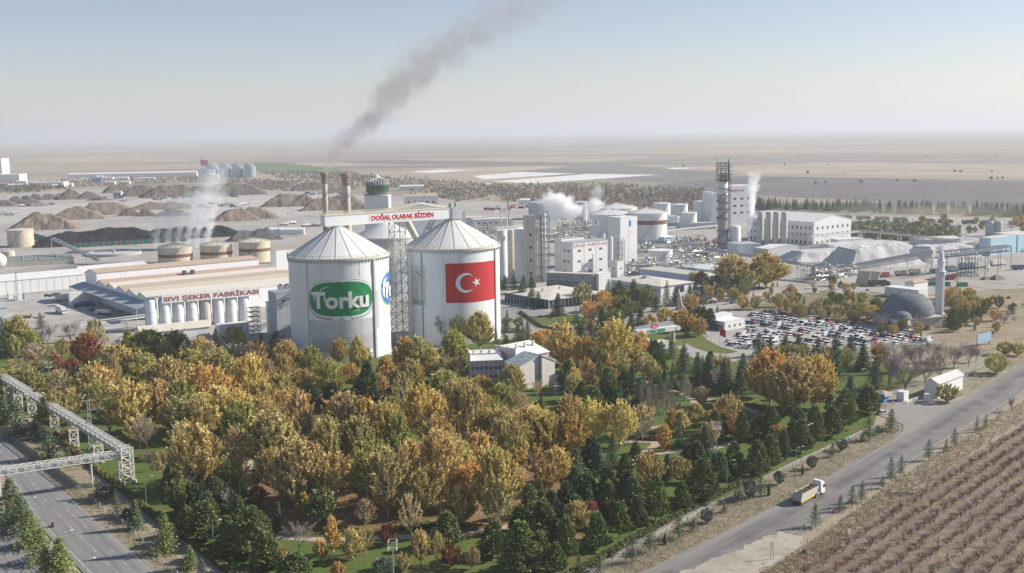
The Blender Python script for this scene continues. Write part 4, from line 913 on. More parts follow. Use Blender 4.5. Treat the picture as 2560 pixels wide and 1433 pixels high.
n2 = Vector((-(b-a).y, (b-a).x, 0)).normalized()*3.4; MB().add([a-n2, b-n2, b+n2, a+n2, a-n2+Vector((0,0,.4)), b-n2+Vector((0,0,.4)), b+n2+Vector((0,0,.4)), a+n2+Vector((0,0,.4))], [(0,1,2,3),(7,6,5,4),(0,4,5,1),(1,5,6,2),(2,6,7,3),(3,7,4,0)]).build('roof', M('dark_blue_sheet', (.12, .15, .20)), t2)
m = MB()
for k in range(5):
    c = a.lerp(b, k/4)
    for s2 in (-1, 1): e = c+n2*s2; m.tube((e.x, e.y, 0), e, .2)
m.build('post', DT, t2)
for i, px in enumerate((2408, 2432)):
    t = thing('trestle_tower', ('slim dark trestle under the loading bridge behind the minaret', 'second dark trestle under the loading bridge toward the blue sheds')[i], 'trestle', P(px, 690), 0)
    for x in (-1.8, 1.8):
        for y in (-1.8, 1.8): MB().tube((x*1.2, y*1.2, 0), (x, y, 12), .22).build('leg', DT, t); MB().box(x*1.2-.6, y*1.2-.6, 0, x*1.2+.6, y*1.2+.6, 1.6).build('footing', WHITE, t)
    m = MB()
    for z in (2, 5, 8, 11):
        m.tube((-2, -2, z), (2, -2, z), .12); m.tube((-2, 2, z), (2, 2, z), .12); m.tube((-2, -2, z), (2, -2, z+3), .1)
    m.build('brace', DT, t)
bld('shed', 'tall light blue cooling shed beside the round grey bins', 'shed', (2477, 596), 13, rpx=2541, lpx=2448, wall=BLUEW, rmat=CREAMROOF, ov=.2, group='blue cooling sheds', ang=RAD(34))
bld('shed', 'second light blue cooling shed along from the round bins', 'shed', (2546, 588), 13, rpx=2600, D=20, wall=BLUEW, rmat=CREAMROOF, group='blue cooling sheds', ang=RAD(34))
for i, px in enumerate((2473, 2495)): column_silo(px, 590, 19, 553, ('round grey bin above the blue shed roof on the pipe side', 'round grey bin above the blue shed roof, second of two')[i], GREYW, 'storage_cylinder')
bld('shed', 'long cream roofed pump house behind the pipe gallery corner', 'shed', (2300, 600), 7, rpx=2400, D=16, wall=GREYW, rmat=CREAMROOF, roof='gx', rise=1.5, ang=RAD(10)); bld('shed', 'flat grey shed under the pipe gallery end', 'shed', (2390, 612), 6, rpx=2450, D=10, wall=GREYW, rmat=CREAMROOF, ang=RAD(24)); bld('shed', 'pale roofed hut among the bushes beyond the sludge heaps', 'shed', (2375, 572), 4, rpx=2402, D=8, wall=GREYW, rmat=WROOF, ang=RAD(10)); bld('shed', 'white store behind the sludge heap under the pipe gallery', 'shed', (2095, 600), 6, rpx=2160, D=10, wall=WHITE, rmat=WROOF, ang=RAD(20))
t = thing('loading_hopper', 'flared concrete loading hopper at the foot of the inclined conveyor', 'hopper', P(2170, 712), G)
HC = M('hopper_concrete', (.55, .49, .39), streak=.4); MB().add([(-5,-3,0),(-3,-3,8),(-3,-2.6,8),(-5,-2.6,0)], [(0,1,2,3)]).prism([(-6, 0), (-5.5, 0), (-2, 8.5), (-2.5, 8.5)], -3.5, 5).build('side_wall', HC, t)
MB().prism([(3, 0), (3.5, 0), (8, 7), (7.4, 7.4)], -3.5, 5).build('side_wall', HC, t); MB().add([(-2, 5, 0), (3, 5, 0), (3, 5, 8), (-2, 5, 8)], [(0, 1, 2, 3)]).box(-2, 4.8, 0, 3, 5.2, 8).build('back_wall', HC, t); MB().box(-7, -4.4, 0, -5.8, -3.2, 2.6).build('control_box', YEL, t)
# ---- mounds
def mound(name, label, cat, x0, x1, yt, yb, mat, depth=.6, peaks=5, rough=.12, flat=.0, seed=0, group=None, hmul=1.0, ang=None):
    rr = random.Random(seed*7+int(x0)); xm = (x0+x1)/2; x0, x1 = (x0-(x1-x0)*.06, x1+(x1-x0)*.06); s = pxm(xm, yb); L = (x1-x0)/s; p = P(xm, yb); D = L*depth
    fh = (yb-yt)/s; D = min(D, 160); H = max(1.5, (fh - D*.5*math.sin(math.atan2(CAMH, p.length)))*hmul)
    H = min(H, D*.5, 17)
    p = p + Vector((p.x, p.y, 0)).normalized()*D*.42; an = rr.uniform(.1, .5) if ang is None else ang
    pk = [(rr.uniform(-.5, .5) if peaks > 1 else 0, rr.uniform(-.12, .12), rr.uniform(.75, 1)) for _ in range(peaks)]
    nx, ny = max(14, min(44, int(L/2.2))), 14; vs = []
    for j in range(ny+1):
        for i in range(nx+1):
            u, v = i/nx-.5, j/ny-.5
            e = min(1, (.5-abs(v))*2/.85) ; e2 = min(1, (.5-abs(u))*L/ (D*.5)) if L > D else min(1, (.5-abs(u))*2/.85)
            h = min(e, e2)
            if peaks > 1:
                lump = max(a*max(0, 1-math.hypot((u-cu)*L/(D*.8), (v-cv)*1.6)) for cu, cv, a in pk); h = min(h*1.1, .62*h + .5*lump*h**.5)
            if flat: h = min(h, flat)/flat
            h = max(0, h) + (rough*(noise.noise(Vector((u*L*.12+seed, v*D*.12, 3.1*seed))) + .5*noise.noise(Vector((u*L*.4, v*D*.4, seed)))) if h > .03 else 0)
            h = max(0, h)
            vs.append((u*L + noise.noise(Vector((u*5, v*5, seed)))*L*.02, v*D + noise.noise(Vector((u*6, v*3, 9+seed)))*D*.05, h*H - .15))
    mb = MB().add(vs, [(j*(nx+1)+i, j*(nx+1)+i+1, (j+1)*(nx+1)+i+1, (j+1)*(nx+1)+i) for j in range(ny) for i in range(nx)])
    o = mb.build(name, mat, None); o.location = p; o.rotation_euler = (0, 0, an); return tag(o, label, cat, group)
BEET = groundmat('heaped_beet', (.165,.138,.118), (.13,.11,.095), (.20,.17,.145), s1=.05, s2=.2, fine=1.2, bump=.6)
BEET2 = groundmat('heaped_beet_sandy', (.24,.195,.155), (.20,.16,.13), (.27,.225,.18), s1=.05, s2=.2, fine=1.2, bump=.6)
COAL = groundmat('coal', (.022,.022,.026), (.04,.037,.037), (.06,.05,.046), s1=.05, s2=.25, fine=1.0, bump=.5)
SLUDGE = groundmat('lime_sludge', (.58,.575,.565), (.50,.495,.485), (.63,.625,.61), s1=.05, s2=.2, fine=.9, bump=.6)
beets = [(33,190,527,575,'broad brown beet heap behind the pale stained tank',1,3),(130,258,517,549,'long brown beet heap one row behind the tank heap',1,3),(195,322,504,538,'brown heap with slumped side facing the coal pile',1,4),(-20,40,499,516,'small heap at the frame edge of the beet yard',0,1),(18,60,490,509,'small pointed heap beside the yard lamp',0,1),(45,87,486,507,'second pointed heap of the small row',0,1),(72,110,484,501,'third pointed heap of the small row',0,1),(100,147,484,500,'fourth pointed heap of the small row',0,1),(133,170,483,498,'fifth pointed heap of the small row',0,1),(150,210,472,499,'taller heap closing the small row',0,2),(195,255,478,498,'low heap next to the taller heap',0,2),(48,105,497,512,'low dark heap before the small row',0,1),(222,265,489,501,'little heap by the white gate house',0,1),
  (262,335,462,482,'ridged heap behind the white gate house',0,6),(312,400,463,491,'long ridged heap in the middle of the beet yard',0,8),(360,500,462,493,'longest ridged heap with lorries at its foot',0,12),(470,520,462,480,'dark ridged heap beside the excavators',0,4),(500,660,459,488,'long ridged heap under the metal silos',0,12),(602,745,452,473,'far ridged heap beyond the loading yard',0,11),(730,830,456,476,'ridged heap passing behind the chimneys',0,9),(662,800,485,517,'big heap tipped out toward the chimneys',1,6),(760,920,482,526,'broad brown heap behind the chimneys',1,6),
  (300,348,520,540,'small steep heap before the parked lorries',0,1),(343,392,521,541,'small steep heap beside a wheel loader',0,2),(395,482,521,541,'low ridge of beet by the steam columns',0,4),(538,645,519,553,'sandy heap behind the coal pile end',1,3),(588,692,517,548,'sandy heap beside the belt loader',1,3),(258,330,508,528,'brown heap in the middle row',1,2),(330,470,506,524,'long low heap before the parked tractors',1,5),(800,870,470,484,'distant low heap by the scrub',0,4)]
for i, (x0, x1, yt, yb, lb, c, k) in enumerate(beets): mound('beet_heap', lb, 'heap', x0, x1, yt, yb, BEET2 if c else BEET, .55 if k > 3 else .75, k, seed=i+1, group='sugar beet heaps')
mound('coal_heap', 'long black coal pile behind the green fence', 'heap', 105, 400, 549, 612, COAL, .5, 6, .10, 0, 41, hmul=.62, ang=.42); mound('coal_heap', 'grey black coal bank behind the steam columns', 'heap', 350, 600, 545, 596, COAL, .45, 5, .12, 0, 42, hmul=.55, ang=.38); mound('coal_heap', 'low dark mound under the sandy beet heaps', 'heap', 575, 700, 570, 602, groundmat('dark_ash', (.12,.115,.11), (.16,.15,.145), s1=.05, bump=.4), .5, 2, .2, 0, 43)
for i, (x, y, w2) in enumerate(((209, 614, 14), (190, 615, 9), (372, 602, 12), (596, 588, 22), (640, 584, 18))):
    mound('tarpaulin_heap', f'pale covered patch, {ORD[i]} along the coal pile from the tank', 'heap', x-w2//2, x+w2//2, y-8, y, M('pale_tarp', (.66, .62, .56)), .6, 1, .2, 0, 50+i)
for i, (x0, x1, yt, yb, lb, fl2, k) in enumerate(((2010,2290,602,640,'wide grey white sludge bank under the pipe gallery',.6,4),(1955,2130,622,652,'grey sludge bank beside the low twin roofed shed',.55,4),(2080,2290,612,668,'great flat topped sludge heap beside the inclined conveyor',.5,2),(2270,2440,610,656,'sloping sludge bank ending behind the minaret',.5,4),(2050,2160,606,634,'pale sludge heap in the hollow',0,2),(2190,2240,600,615,'little white heap on the sludge bank',0,1),(2225,2262,602,616,'second little white heap on the sludge bank',0,1))): mound('sludge_heap', lb, 'heap', x0, x1, yt, yb, SLUDGE, .62, k, .07, fl2, 60+i, group='lime sludge heaps', ang=.3)
mound('sand_heap', 'pointed sand heap on the dirt yard beyond the minaret', 'heap', 2472, 2510, 686, 700, BEET2, .7, 1, .1, 0, 71); mound('sand_heap', 'low sand heap beside the pointed one', 'heap', 2450, 2478, 691, 700, BEET2, .7, 1, .1, 0, 72)
# fence of green screens at the coal
gf = thing('screen_fence', 'green and dark screen fence along the coal pile', 'fence', P(186, 620), 0)
GS = M('green_screen', (.02, .15, .10)); a, b = P(186, 620), P(470, 604); n = 20
for k in range(n):
    p, q = a.lerp(b, k/n)-a, a.lerp(b, (k+.96)/n)-a; MB().add([(p.x, p.y, 0), (q.x, q.y, 0), (q.x, q.y, 4.2), (p.x, p.y, 4.2)], [(0, 1, 2, 3)]).build('panel', GS if k % 2 == 0 else M('grey_screen', (.12, .12, .13)), gf); MB().tube((p.x, p.y-.1, 0), (p.x, p.y-.1, 4.6), .12).build('post', GALV, gf)
gf = thing('screen_fence', 'dark green screen fence at the shadowed end of the coal pile', 'fence', P(84, 594), 0); a, b = P(84, 594), P(124, 606)
for k in range(6): p, q = a.lerp(b, k/6)-a, a.lerp(b, (k+.95)/6)-a; MB().add([(p.x, p.y, 0), (q.x, q.y, 0), (q.x, q.y, 4.5), (p.x, p.y, 4.5)], [(0, 1, 2, 3)]).build('panel', GS, gf)
# ---- far buildings
bld('factory_building', 'big white far factory block at the frame edge beyond the beet yard', 'factory', (-60, 398), 42, L=66, D=60, wall=WHITE, rmat=WROOF, ang=RAD(5)); bld('factory_building', 'lower white wing of the far white factory block', 'factory', (-60, 438), 17, L=92, D=50, wall=WHITE, rmat=WROOF, ang=RAD(5))
bld('warehouse', 'low white walled yard building beyond the small beet heaps', 'warehouse', (70, 457), 10, rpx=159, D=30, wall=WHITE, rmat=WROOF, ang=RAD(4)); 
o = thing('warehouse', 'very long low white shed beside the metal silos', 'shed')
a, b = P(170, 447), P(492, 441); d = b-a; o.location = a; o.rotation_euler.z = math.atan2(d.y, d.x); wallmesh('flat', d.length, 40, 10, 0).build('wall', WHITE, o); roofmesh('gx', d.length, 40, 9.8, 2.5).build('roof', WROOF, o)
GS2 = M('galvanised_bin', (.42, .50, .52), rough=.4, metal=.5, streak=.2)
for i in range(8):
    px = (534, 566, 596, 626)[i % 4] - (6 if i > 3 else 0); py = 443 - (4 if i > 3 else 0); p = P(px, py); r = 14.5/pxm(px, py)/1.0; h = zat(p, 417 - (3 if i > 3 else 0))
    t = thing('grain_bin', f'{ORD[i % 4]} metal grain bin from the flag tower in the {"front" if i < 4 else "back"} row', 'grain silo', p, 0, 'metal grain bins'); MB().lathe([(r, 0), (r, h)], 24, cap=False).build('shell', GS2, t, smooth=True); MB().lathe([(r+.3, h-.2), (1.5, h+r*.5), (.1, h+r*.52)], 24, cap=False).build('roof', GS2, t); MB().tube((-r-.3, -2, h*.9), (r*.6, -r-.4, .5), .5).build('stair', GALV, t)
p = P(512, 445); t = truss('flag_tower', 'open steel elevator tower with a red flag by the grain bins', 'tower', p, p+Vector((.01, 0, zat(p, 393))), 10, 10, 9, GALV, .5); h = zat(p, 404)
fz = MB().box(-6, -6.4, h-8, 10, -6.1, h+3).build('flag', RED, t); m = MB()
for k in range(10): a0, a1 = .6+.51*k, .6+.51*(k+1); m.tube((0+3*math.cos(a0), -6.5, h-2.5+3*math.sin(a0)), (3*math.cos(a1), -6.5, h-2.5+3*math.sin(a1)), .5)
m.build('crescent', WPRINT, fz); MB().lathe([(1.2, 0), (1.2, .1)], 5).build('star', WPRINT, fz)
fz.children[1].location = (5, -6.6, h-2.5); fz.children[1].rotation_euler = (pi/2, 0, 0)
bld('shed', 'blue roofed intake shed at the foot of the flag tower', 'shed', (496, 428), 16, rpx=535, D=26, roof='gx', rise=3, wall=WHITE, rmat=M('blue_roof', (.22, .36, .46)), ang=RAD(8)); bld('shed', 'white gabled intake hut before the blue roofed shed', 'shed', (502, 440), 6, rpx=545, D=16, roof='gy', rise=5, wall=WHITE, rmat=WROOF, ang=RAD(4))
bld('container_shed', 'bright blue container beyond the beet yard', 'container', (229, 447), 8, rpx=252, D=12, wall=M('bright_blue', (.06, .19, .5)), rmat=M('bright_blue', (0, 0, 0)), ang=RAD(5)); bld('gate_house', 'white gate house with two arches among the beet heaps', 'cabin', (281, 479), 8, rpx=302, D=8, wall=WHITE, rmat=WROOF, ang=RAD(5), wf=([1], 2, 4, 4, dict(bars=0)))
for i, (px, py, w2, h) in enumerate(((265,462,22,5),(302,461,22,5),(240,446,18,4),(262,449,20,4),(292,449,28,4),(130,470,30,5),(345,450,42,4),(160,466,20,5),(20,470,40,6),(40,461,26,6),(655,588,48,5),(700,588,60,5),(610,600,30,4),(1215,467,14,4),(1300,512,26,6))): bld('far_building', f'small pale far building, {ORD[i]} of the low ones counted past the beet yard', 'building', (px, py), h, rpx=px+w2, D=10, wall=WHITE, rmat=WROOF if i % 3 else CREAMROOF, ang=RAD(5), top=False, roof='gx', rise=1.5)
rr = random.Random(3)
HM = [MB().box(-6, -5, 0, 6, 5, 6).mesh('far_house', WHITE), MB().box(-8, -6, 0, 8, 6, 5).prism([(-8.5, 5), (8.5, 5), (0, 8)], -6, 6).mesh('far_house', M('tile_roof_house', (.5, .38, .31))), MB().box(-14, -8, 0, 14, 8, 7).mesh('far_house', GREYW)]
for i in range(110):
    x = rr.triangular(-60, 700, 140); y = rr.uniform(351, 366) if x < 420 else rr.uniform(349, 354); y += -.0145*x*.6
    o = link('far_house', rr.choice(HM), None, P(x, max(y, 352.5-.0145*x)), rr.random()*3); o.scale = [rr.uniform(.8, 2.2)]*3; tag(o, 'tiny pale house of the distant village on the plain', 'house', 'houses of the distant village')
# ------------------------------------------------------------------ lodge, offices, gate, mosque
LP_ = M('lodge_render', (.52, .47, .46), streak=.3, var=.12); LW = M('lodge_end_wall', (.68, .64, .62), streak=.15, var=.08); BLR = M('blue_grey_roof', (.34, .41, .45), var=.5, scale=.4, dirt=(.22, .21, .19))
a = P(1300, 915, 9.2); a.z = 0
t = thing('lodge', 'white bent two winged lodge with split roofs among the trees', 'lodge', a, G)
L = run(Vector((a.x, a.y, 9.2)), G, 1382); D = run(Vector((a.x, a.y, 9.2)), G+pi/2, 1262)
MB().prism([(0, 0), (L*.56, 0), (L*.56, 11.8), (0, 9.0)], 0, D).build('wall', LW, t); MB().prism([(L*.6, 0), (L, 0), (L, 9.0), (L*.6, 11.9)], -1.2, D-.5).build('wall', LW, t)
MB().box(L*.545, .6, 0, L*.615, D-1, 11.0).build('stair_core', LP_, t)
MB().prism([(-.5, 9.0), (L*.57, 11.85), (L*.57, 12.1), (-.5, 9.3)], -.3, D+.3).build('roof', BLR, t); MB().prism([(L*.59, 11.95), (L+.5, 8.95), (L+.5, 9.25), (L*.59, 12.25)], -1.5, D).build('roof', WROOF, t)
windows(t, 'e', L, D, [5.6, 2.3], 6, 1.3, 1.7, 1, 1)
for z in (3, 6): window(t, L*.58, .55, z, 0, .9, 1.6)
for k in range(6): MB().box(-.14, D*k/5-.2, 0, 0, D*k/5+.2, 9).build('pilaster', LW, t)
def localpt(px, py, z):
    q = P(px, py, z); q.z = 0; v = q - a; c, s2 = math.cos(-G), math.sin(-G); return Vector((v.x*c - v.y*s2, v.x*s2 + v.y*c, 0))
def wing(p0, p1, depth, h, rise, zc, roofmat, nwin, front=True):
    e0, e1 = localpt(*p0, zc), localpt(*p1, zc); d = e1-e0; Lw = d.length; m4 = Matrix.Translation(e0) @ Matrix.Rotation(math.atan2(d.y, d.x), 4, 'Z')
    mm = m4 @ MX; m = MB(mm); m.prism([(0, 0), (depth, 0), (depth, h+rise), (0, h)], 0, Lw); m.build('wall', LP_, t)
    m = MB(mm); m.prism([(-.5, h+.02), (depth+.3, h+rise+.05), (depth+.3, h+rise+.3), (-.5, h+.3)], -.3, Lw+.2); m.build('roof', roofmat, t)
    m = MB(mm); m.prism([(depth+.35, 0), (depth+7, 0), (depth+7, h), (depth+.35, h+rise-.5)], 0, Lw); m.build('wall', LP_, t)
    for k in range(4):
        x = Lw*(k+.5)/4; m = MB(m4); m.box(x-.35, depth*.55, h+rise*.4, x+.35, depth*.55+1.0, h+rise+1.0); m.build('roof_chimney', LW, t)
    rz = math.atan2(d.y, d.x)
    if front:
        for z in (5.7, 2.4):
            for k in range(nwin):
                q = m4 @ Vector((Lw*(k+.5)/nwin, -.03, z)); window(t, q.x, q.y, z, rz, 1.5, 1.6)
        for k in range(nwin+1): m = MB(m4); m.box(Lw*k/nwin-.2, -.15, 0, Lw*k/nwin+.2, 0, h); m.build('pilaster', LW, t)
    m = MB(m4); m.box(-.4, -.6, 0, -.05, depth+.4, h+rise+.9); m.build('fin_wall', LW, t)
wing((1176, 904), (1256, 901), 8.5, 9.2, 2.4, 9.2, WROOF, 7); wing((1288, 897), (1372, 880), 11, 9.2, 3, 9.2, WROOF, 4, False)
OF = dict(roof='hip', rise=2, rmat=CREAMROOF)
BLF = M('blue_fascia', (.45, .58, .72)); DKG = M('dark_glass_front', (.05, .07, .10), rough=.2, var=.4)
t = bld('office', 'flat hexagon roofed dark glass office beside the flag silo', 'office', (1372, 750), 5, rpx=1505, lpx=1262, wall=DKG, ov=1.2, **OF)
for k in range(14): MB().box(t['L']*k/14, -.2, 0, t['L']*k/14+.25, -.02, 4.9).build('mullion', FRAME, t); MB().box(-.2, t['D']*k/14, 0, -.02, t['D']*k/14+.25, 4.9).build('mullion', FRAME, t)
MB().box(-1, -1, 4.6, t['L']+1, -.85, 5.3).build('fascia', BLF, t)
for px in (.3, .62): MB().lathe([(.5, 6.2), (.5, 8), (.9, 8.1)], 10, c=(t['L']*px, t['D']*.5)).build('roof_vent', GALV, t)
t = bld('office', 'two storey white office with cream hip roof and slot windows', 'office', (1652, 717), 9.5, rpx=1732, lpx=1528, wall=WHITE, ov=.8, we=([6.3, 1.4], 22, .8, 1.7, dict(bars=0)), **OF); MB().box(t['L']*.45, -.2, 5.0, t['L']*.72, -.02, 8.4).build('glass_front', DKG, t); MB().box(t['L']*.4, t['D']*.55, 11, t['L']*.4+4, t['D']*.55+3, 12.4).build('roof_vent', GALV, t)
bld('office', 'long low cream roofed office behind the two storey one', 'office', (1760, 692), 5, rpx=1800, lpx=1600, wall=BLF, ov=.8, roof='hip', rise=1.6, rmat=CREAMROOF); bld('office', 'white flat roofed hall reaching toward the yellow trees', 'office', (1800, 678), 5, rpx=1850, lpx=1690, wall=BLF, ov=.8, roof='hip', rise=1.5, rmat=WROOF); bld('canopy', 'white covered walkway between the two offices', 'canopy', (1500, 738), 3.5, rpx=1545, D=4, wall=WHITE, rmat=WROOF)
t = thing('monument', 'curved pale concrete fin monument in the office garden', 'monument', P(1702, 782), RAD(-20))
for s2 in (0, 1):
    m = MB(MX if 0 else None); m.prism([(-2.2, 0), (1.2, 0), (.8, 4), (-.2, 9), (-1.0, 12.6-s2*3), (-1.5, 9), (-1.7, 4)] if not s2 else [(1.4, 0), (8, 0), (7.5, .8), (3.5, 1.4), (2, 2.6), (1, 4)], -.6+s2*.2, .6-s2*.2); m.build('fin', M('pale_stone', (.6, .52, .45), var=.1), t)
# car park office, gate
t = bld('office', 'low white gate office with a stepped flat roof by the car park', 'office', (1812, 806), 4.2, rpx=1862, lpx=1770, wall=WHITE, rmat=WROOF, wf=([1.2], 3, 1.4, 1.4), we=([1.2], 6, 1.6, 1.5)); MB().box(-1, t['D']*.45, 4.4, t['L']*.75, t['D']*.95, 6.6).build('upper_block', WHITE, t); MB().box(-1.2, t['D']*.44, 6.62, t['L']*.76, t['D']*.97, 6.9).build('upper_roof', WROOF, t)
p, q = P(1589, 868), P(1690, 855); d = q-p; t = thing('gate_canopy', 'white entrance gate canopy with green lettering and red oval logo', 'gate', p, math.atan2(d.y, d.x)); Lg = d.length
MB().box(0, -1.6, 5.6, Lg, 1.6, 7.6).build('beam', WHITE, t); MB().lathe([(.1, -.9), (1.15, -.9), (1.15, .9), (.1, .9)], 12).build('end_roundel', WHITE, t); t.children[1].location = (Lg+.1, -.9, 6.6); t.children[1].rotation_euler = (pi/2, 0, 0)
for x in (Lg*.86, Lg*.95): MB().lathe([(.45, 0), (.45, 5.7)], 12, c=(x, 0), cap=False).build('column', WHITE, t, smooth=True)
for x in (.5, 2): MB().lathe([(.45, 0), (.45, 5.7)], 12, c=(x, 3), cap=False).build('column', WHITE, t, smooth=True)
MB().prism([(Lg*.1, 7.7), (Lg*.95, 7.7), (Lg*.98, 9), (Lg*.5, 8.6)], 1.0, 5).build('wing_roof', GALV, t); lettering('ÇUMRA ŞEKER', GPRINT, t, Lg*.22, Lg*.68, 5.95, 1.25, y=-1.66, bold=.06)
m = MB(); oo = superell(0, 0, 1.9, 1.0, 3.4, 32); m.add([(Lg*.42+x, -1.5, 8.6+z) for x, z in oo] + [(Lg*.42+x, -1.1, 8.6+z) for x, z in oo], [tuple(range(32))] + [(i, i+32, (i+1) % 32+32, (i+1) % 32) for i in range(32)]); lg = m.build('logo', RED, t); lettering('Torku', WPRINT, lg, Lg*.42-1.4, Lg*.42+1.4, 8.2, .75, y=-1.56, bold=.06)
bld('gate_house', 'white guard house under the entrance gate canopy', 'cabin', (1640, 858), 3.2, rpx=1672, D=5, wall=WHITE, rmat=CREAMROOF, ang=math.atan2(d.y, d.x), wf=([1], 2, 1.6, 1.3)); bld('gate_house', 'flat cream roofed guard house at the tree side of the gate', 'cabin', (1600, 856), 3.4, rpx=1636, D=6, wall=DKG, rmat=CREAMROOF, ang=math.atan2(d.y, d.x))
def flagpole(px, py, top, label, fl=True):
    p = P(px, py); h = zat(p, top); t = thing('flagpole', label, 'flagpole', p, 0); MB().tube((0, 0, 0), (0, 0, h), .09, .05, n=6).build('pole', STEEL, t)
    if fl:
        m = MB(); m.add([(x*.45, .25*math.sin(x*1.1), h-.2-z*3.4-x*.22) for z in (0, .5, 1) for x in range(7)], [(j*7+i, j*7+i+1, (j+1)*7+i+1, (j+1)*7+i) for j in range(2) for i in range(6)]); m.build('flag', RED, t)
flagpole(1799, 868, 818, 'flagpole with drooping red flag at the car park')
# mosque
p = P(2268, 812); t = thing('mosque', 'mosque with big ribbed lead dome and a small dome in front', 'mosque', p, RAD(20)); s = pxm(2268, 812); LEAD = M('lead_dome', (.185, .21, .235), var=.3, rough=.8, metal=0, scale=.3, spec=.2); STONE = M('mosque_stone', (.50, .46, .43), streak=.2)
rD = 12.2; MB().box(-11.5, -11, 0, 11.5, 11, 4.6).build('wall', STONE, t); MB().box(-12.2, -11.7, 4.6, 12.2, 11.7, 5.1).build('cornice', CONC, t); MB().lathe([(rD-.6, 5.1), (rD-.6, 6.6)], 48, cap=False).build('drum', STONE, t)
domez = lambda k: (rD*math.cos(k*pi/2)**.9 if k < 1 else .05, 6.6+9.6*math.sin(k*pi/2))
MB().lathe([domez(k/10) for k in range(11)], 48, cap=False).build('dome', LEAD, t, smooth=True)
for k in range(40):
    a0 = 2*pi*k/40; m = MB(); pr = [domez(j/6*.96) for j in range(7)]
    for (r0, z0), (r1, z1) in zip(pr, pr[1:]): m.tube((r0*math.cos(a0), r0*math.sin(a0), z0), (r1*math.cos(a0), r1*math.sin(a0), z1), .09, n=3)
    m.build('dome_rib', LEAD, t)
for k in range(28): q = 2*pi*k/28; window(t, (rD-.5)*math.cos(q), (rD-.5)*math.sin(q), 5.2, q+pi/2, .9, 1.2, 0)
MB().tube((0, 0, 16), (0, 0, 18.6), .18, .05, n=6).build('finial', M('gilt', (.6, .45, .12), metal=.8, rough=.3), t)
c = P(2252, 822)-p; cc = Vector((c.x*math.cos(RAD(-20))-c.y*math.sin(RAD(-20)), c.x*math.sin(RAD(-20))+c.y*math.cos(RAD(-20)), 0))
MB().lathe([(4.6, 0), (4.6, 5.2)], 16, c=cc.xy, cap=False).build('porch_drum', WHITE, t); MB().lathe([(6.2, 1.8), (6.4, 2.2), (4.6, 2.9)], 16, c=cc.xy, cap=False).build('porch_eave', LEAD, t); MB().lathe([(5.0, 5.1), (5.1, 5.7)] + [(4.8*math.cos(k*pi/16)+.02, 5.7+3.1*math.sin(k*pi/16)) for k in range(9)], 24, c=cc.xy, cap=False).build('small_dome', LEAD, t, smooth=True); MB().tube((cc.x, cc.y, 8.8), (cc.x, cc.y, 10.2), .12, .03, n=5).build('finial', STEEL, t)
p = P(2347, 796); t = thing('minaret', 'slender white fluted minaret beside the mosque dome', 'minaret', p, RAD(10)); H = zat(p, 612); hb = zat(p, 690); MP = M('minaret_paint', (.76, .77, .78), streak=.15)
MB().lathe([(3.0, -.1), (3.0, 2.2), (2.3, 3.2)], 12, cap=False).build('base', STONE, t); MB().lathe([(2.15, 2.9), (2.0, hb)], 12, cap=False).build('shaft', MP, t)
for z in (0, .8, 1.7): MB().lathe([(2.1, hb+z), (2.55+z*.12, hb+z+.5), (2.55+z*.12, hb+z+.8)], 16).build('balcony', WHITE, t)
MB().lathe([(1.75, hb+2), (1.65, hb+7), (2.0, hb+7.1), (2.0, hb+7.5), (1.5, hb+8)], 12, cap=False).build('upper_shaft', MP, t); MB().lathe([(1.6, hb+8), (.9, hb+12), (.35, H-3), (.05, H)], 12, cap=False).build('spire', MP, t)
for k in range(12): q = 2*pi*k/12; MB().tube((2.17*math.cos(q), 2.17*math.sin(q), 3), (2.02*math.cos(q), 2.02*math.sin(q), hb), .09, n=3).build('flute', GREYW, t)
bld('low_building', 'long white flat roofed building with skylights behind the mosque', 'building', (2296, 727), 5, rpx=2320, lpx=2212, wall=WHITE, rmat=WROOF); bld('low_building', 'pink roofed house behind the white flat roofed building', 'building', (2285, 709), 4.5, rpx=2320, lpx=2262, roof='hip', rise=1.4, wall=WHITE, rmat=PINKROOF); bld('low_wall_shed', 'small white shed with pale roof beyond the minaret', 'shed', (2362, 738), 3, rpx=2402, D=5, wall=WHITE, rmat=WROOF, ang=RAD(25))
# roadside: white shed, cabins, booth, billboard
bld('shed', 'long white gable shed by the main road beside bare trees', 'shed', (2346, 961), 5.2, rpx=2408, lpx=2311, roof='gx', rise=1.6, wall=WHITE, rmat=M('pale_grey_roof', (.55, .55, .55)), ang=RAD(44))
bld('cabin', 'white box cabin standing between booth and long shed', 'cabin', (2260, 983), 3.2, rpx=2272, lpx=2241, wall=WHITE, rmat=WROOF, ang=RAD(44)); bld('cabin', 'small grey equipment box in front of the long shed', 'cabin', (2327, 990), 2.4, rpx=2334, lpx=2309, wall=WHITE, rmat=WROOF, ang=RAD(44))
t = bld('guard_booth', 'blue guard booth with pink hipped roof at the side gate', 'booth', (2210, 987), 3.0, rpx=2222, lpx=2188, roof='hip', rise=1.2, wall=M('booth_blue', (.12, .30, .58)), rmat=PINKROOF, ov=1.0, wf=([1], 1, 1.4, 1.2), we=([1], 2, 1.5, 1.2)); MB().box(-1, -1, 2.5, t['L']+1, -.9, 3.1).build('fascia', BLUEW, t)
p, q = P(2442, 868), P(2478, 866); d = q-p; t = thing('billboard', 'blue roadside billboard leaning among the bare trees', 'billboard', p, RAD(36)); Lb = run(p, RAD(36), 2476)
MB().box(0, -.2, 1.6, Lb, .1, 5.6).build('panel', M('billboard_blue', (.22, .45, .62), var=.5, scale=.5, dirt=(.5, .55, .5)), t)
for x in (.5, Lb-.5): MB().box(x-.15, .1, 0, x+.15, .4, 5.4).build('post', DARK, t)
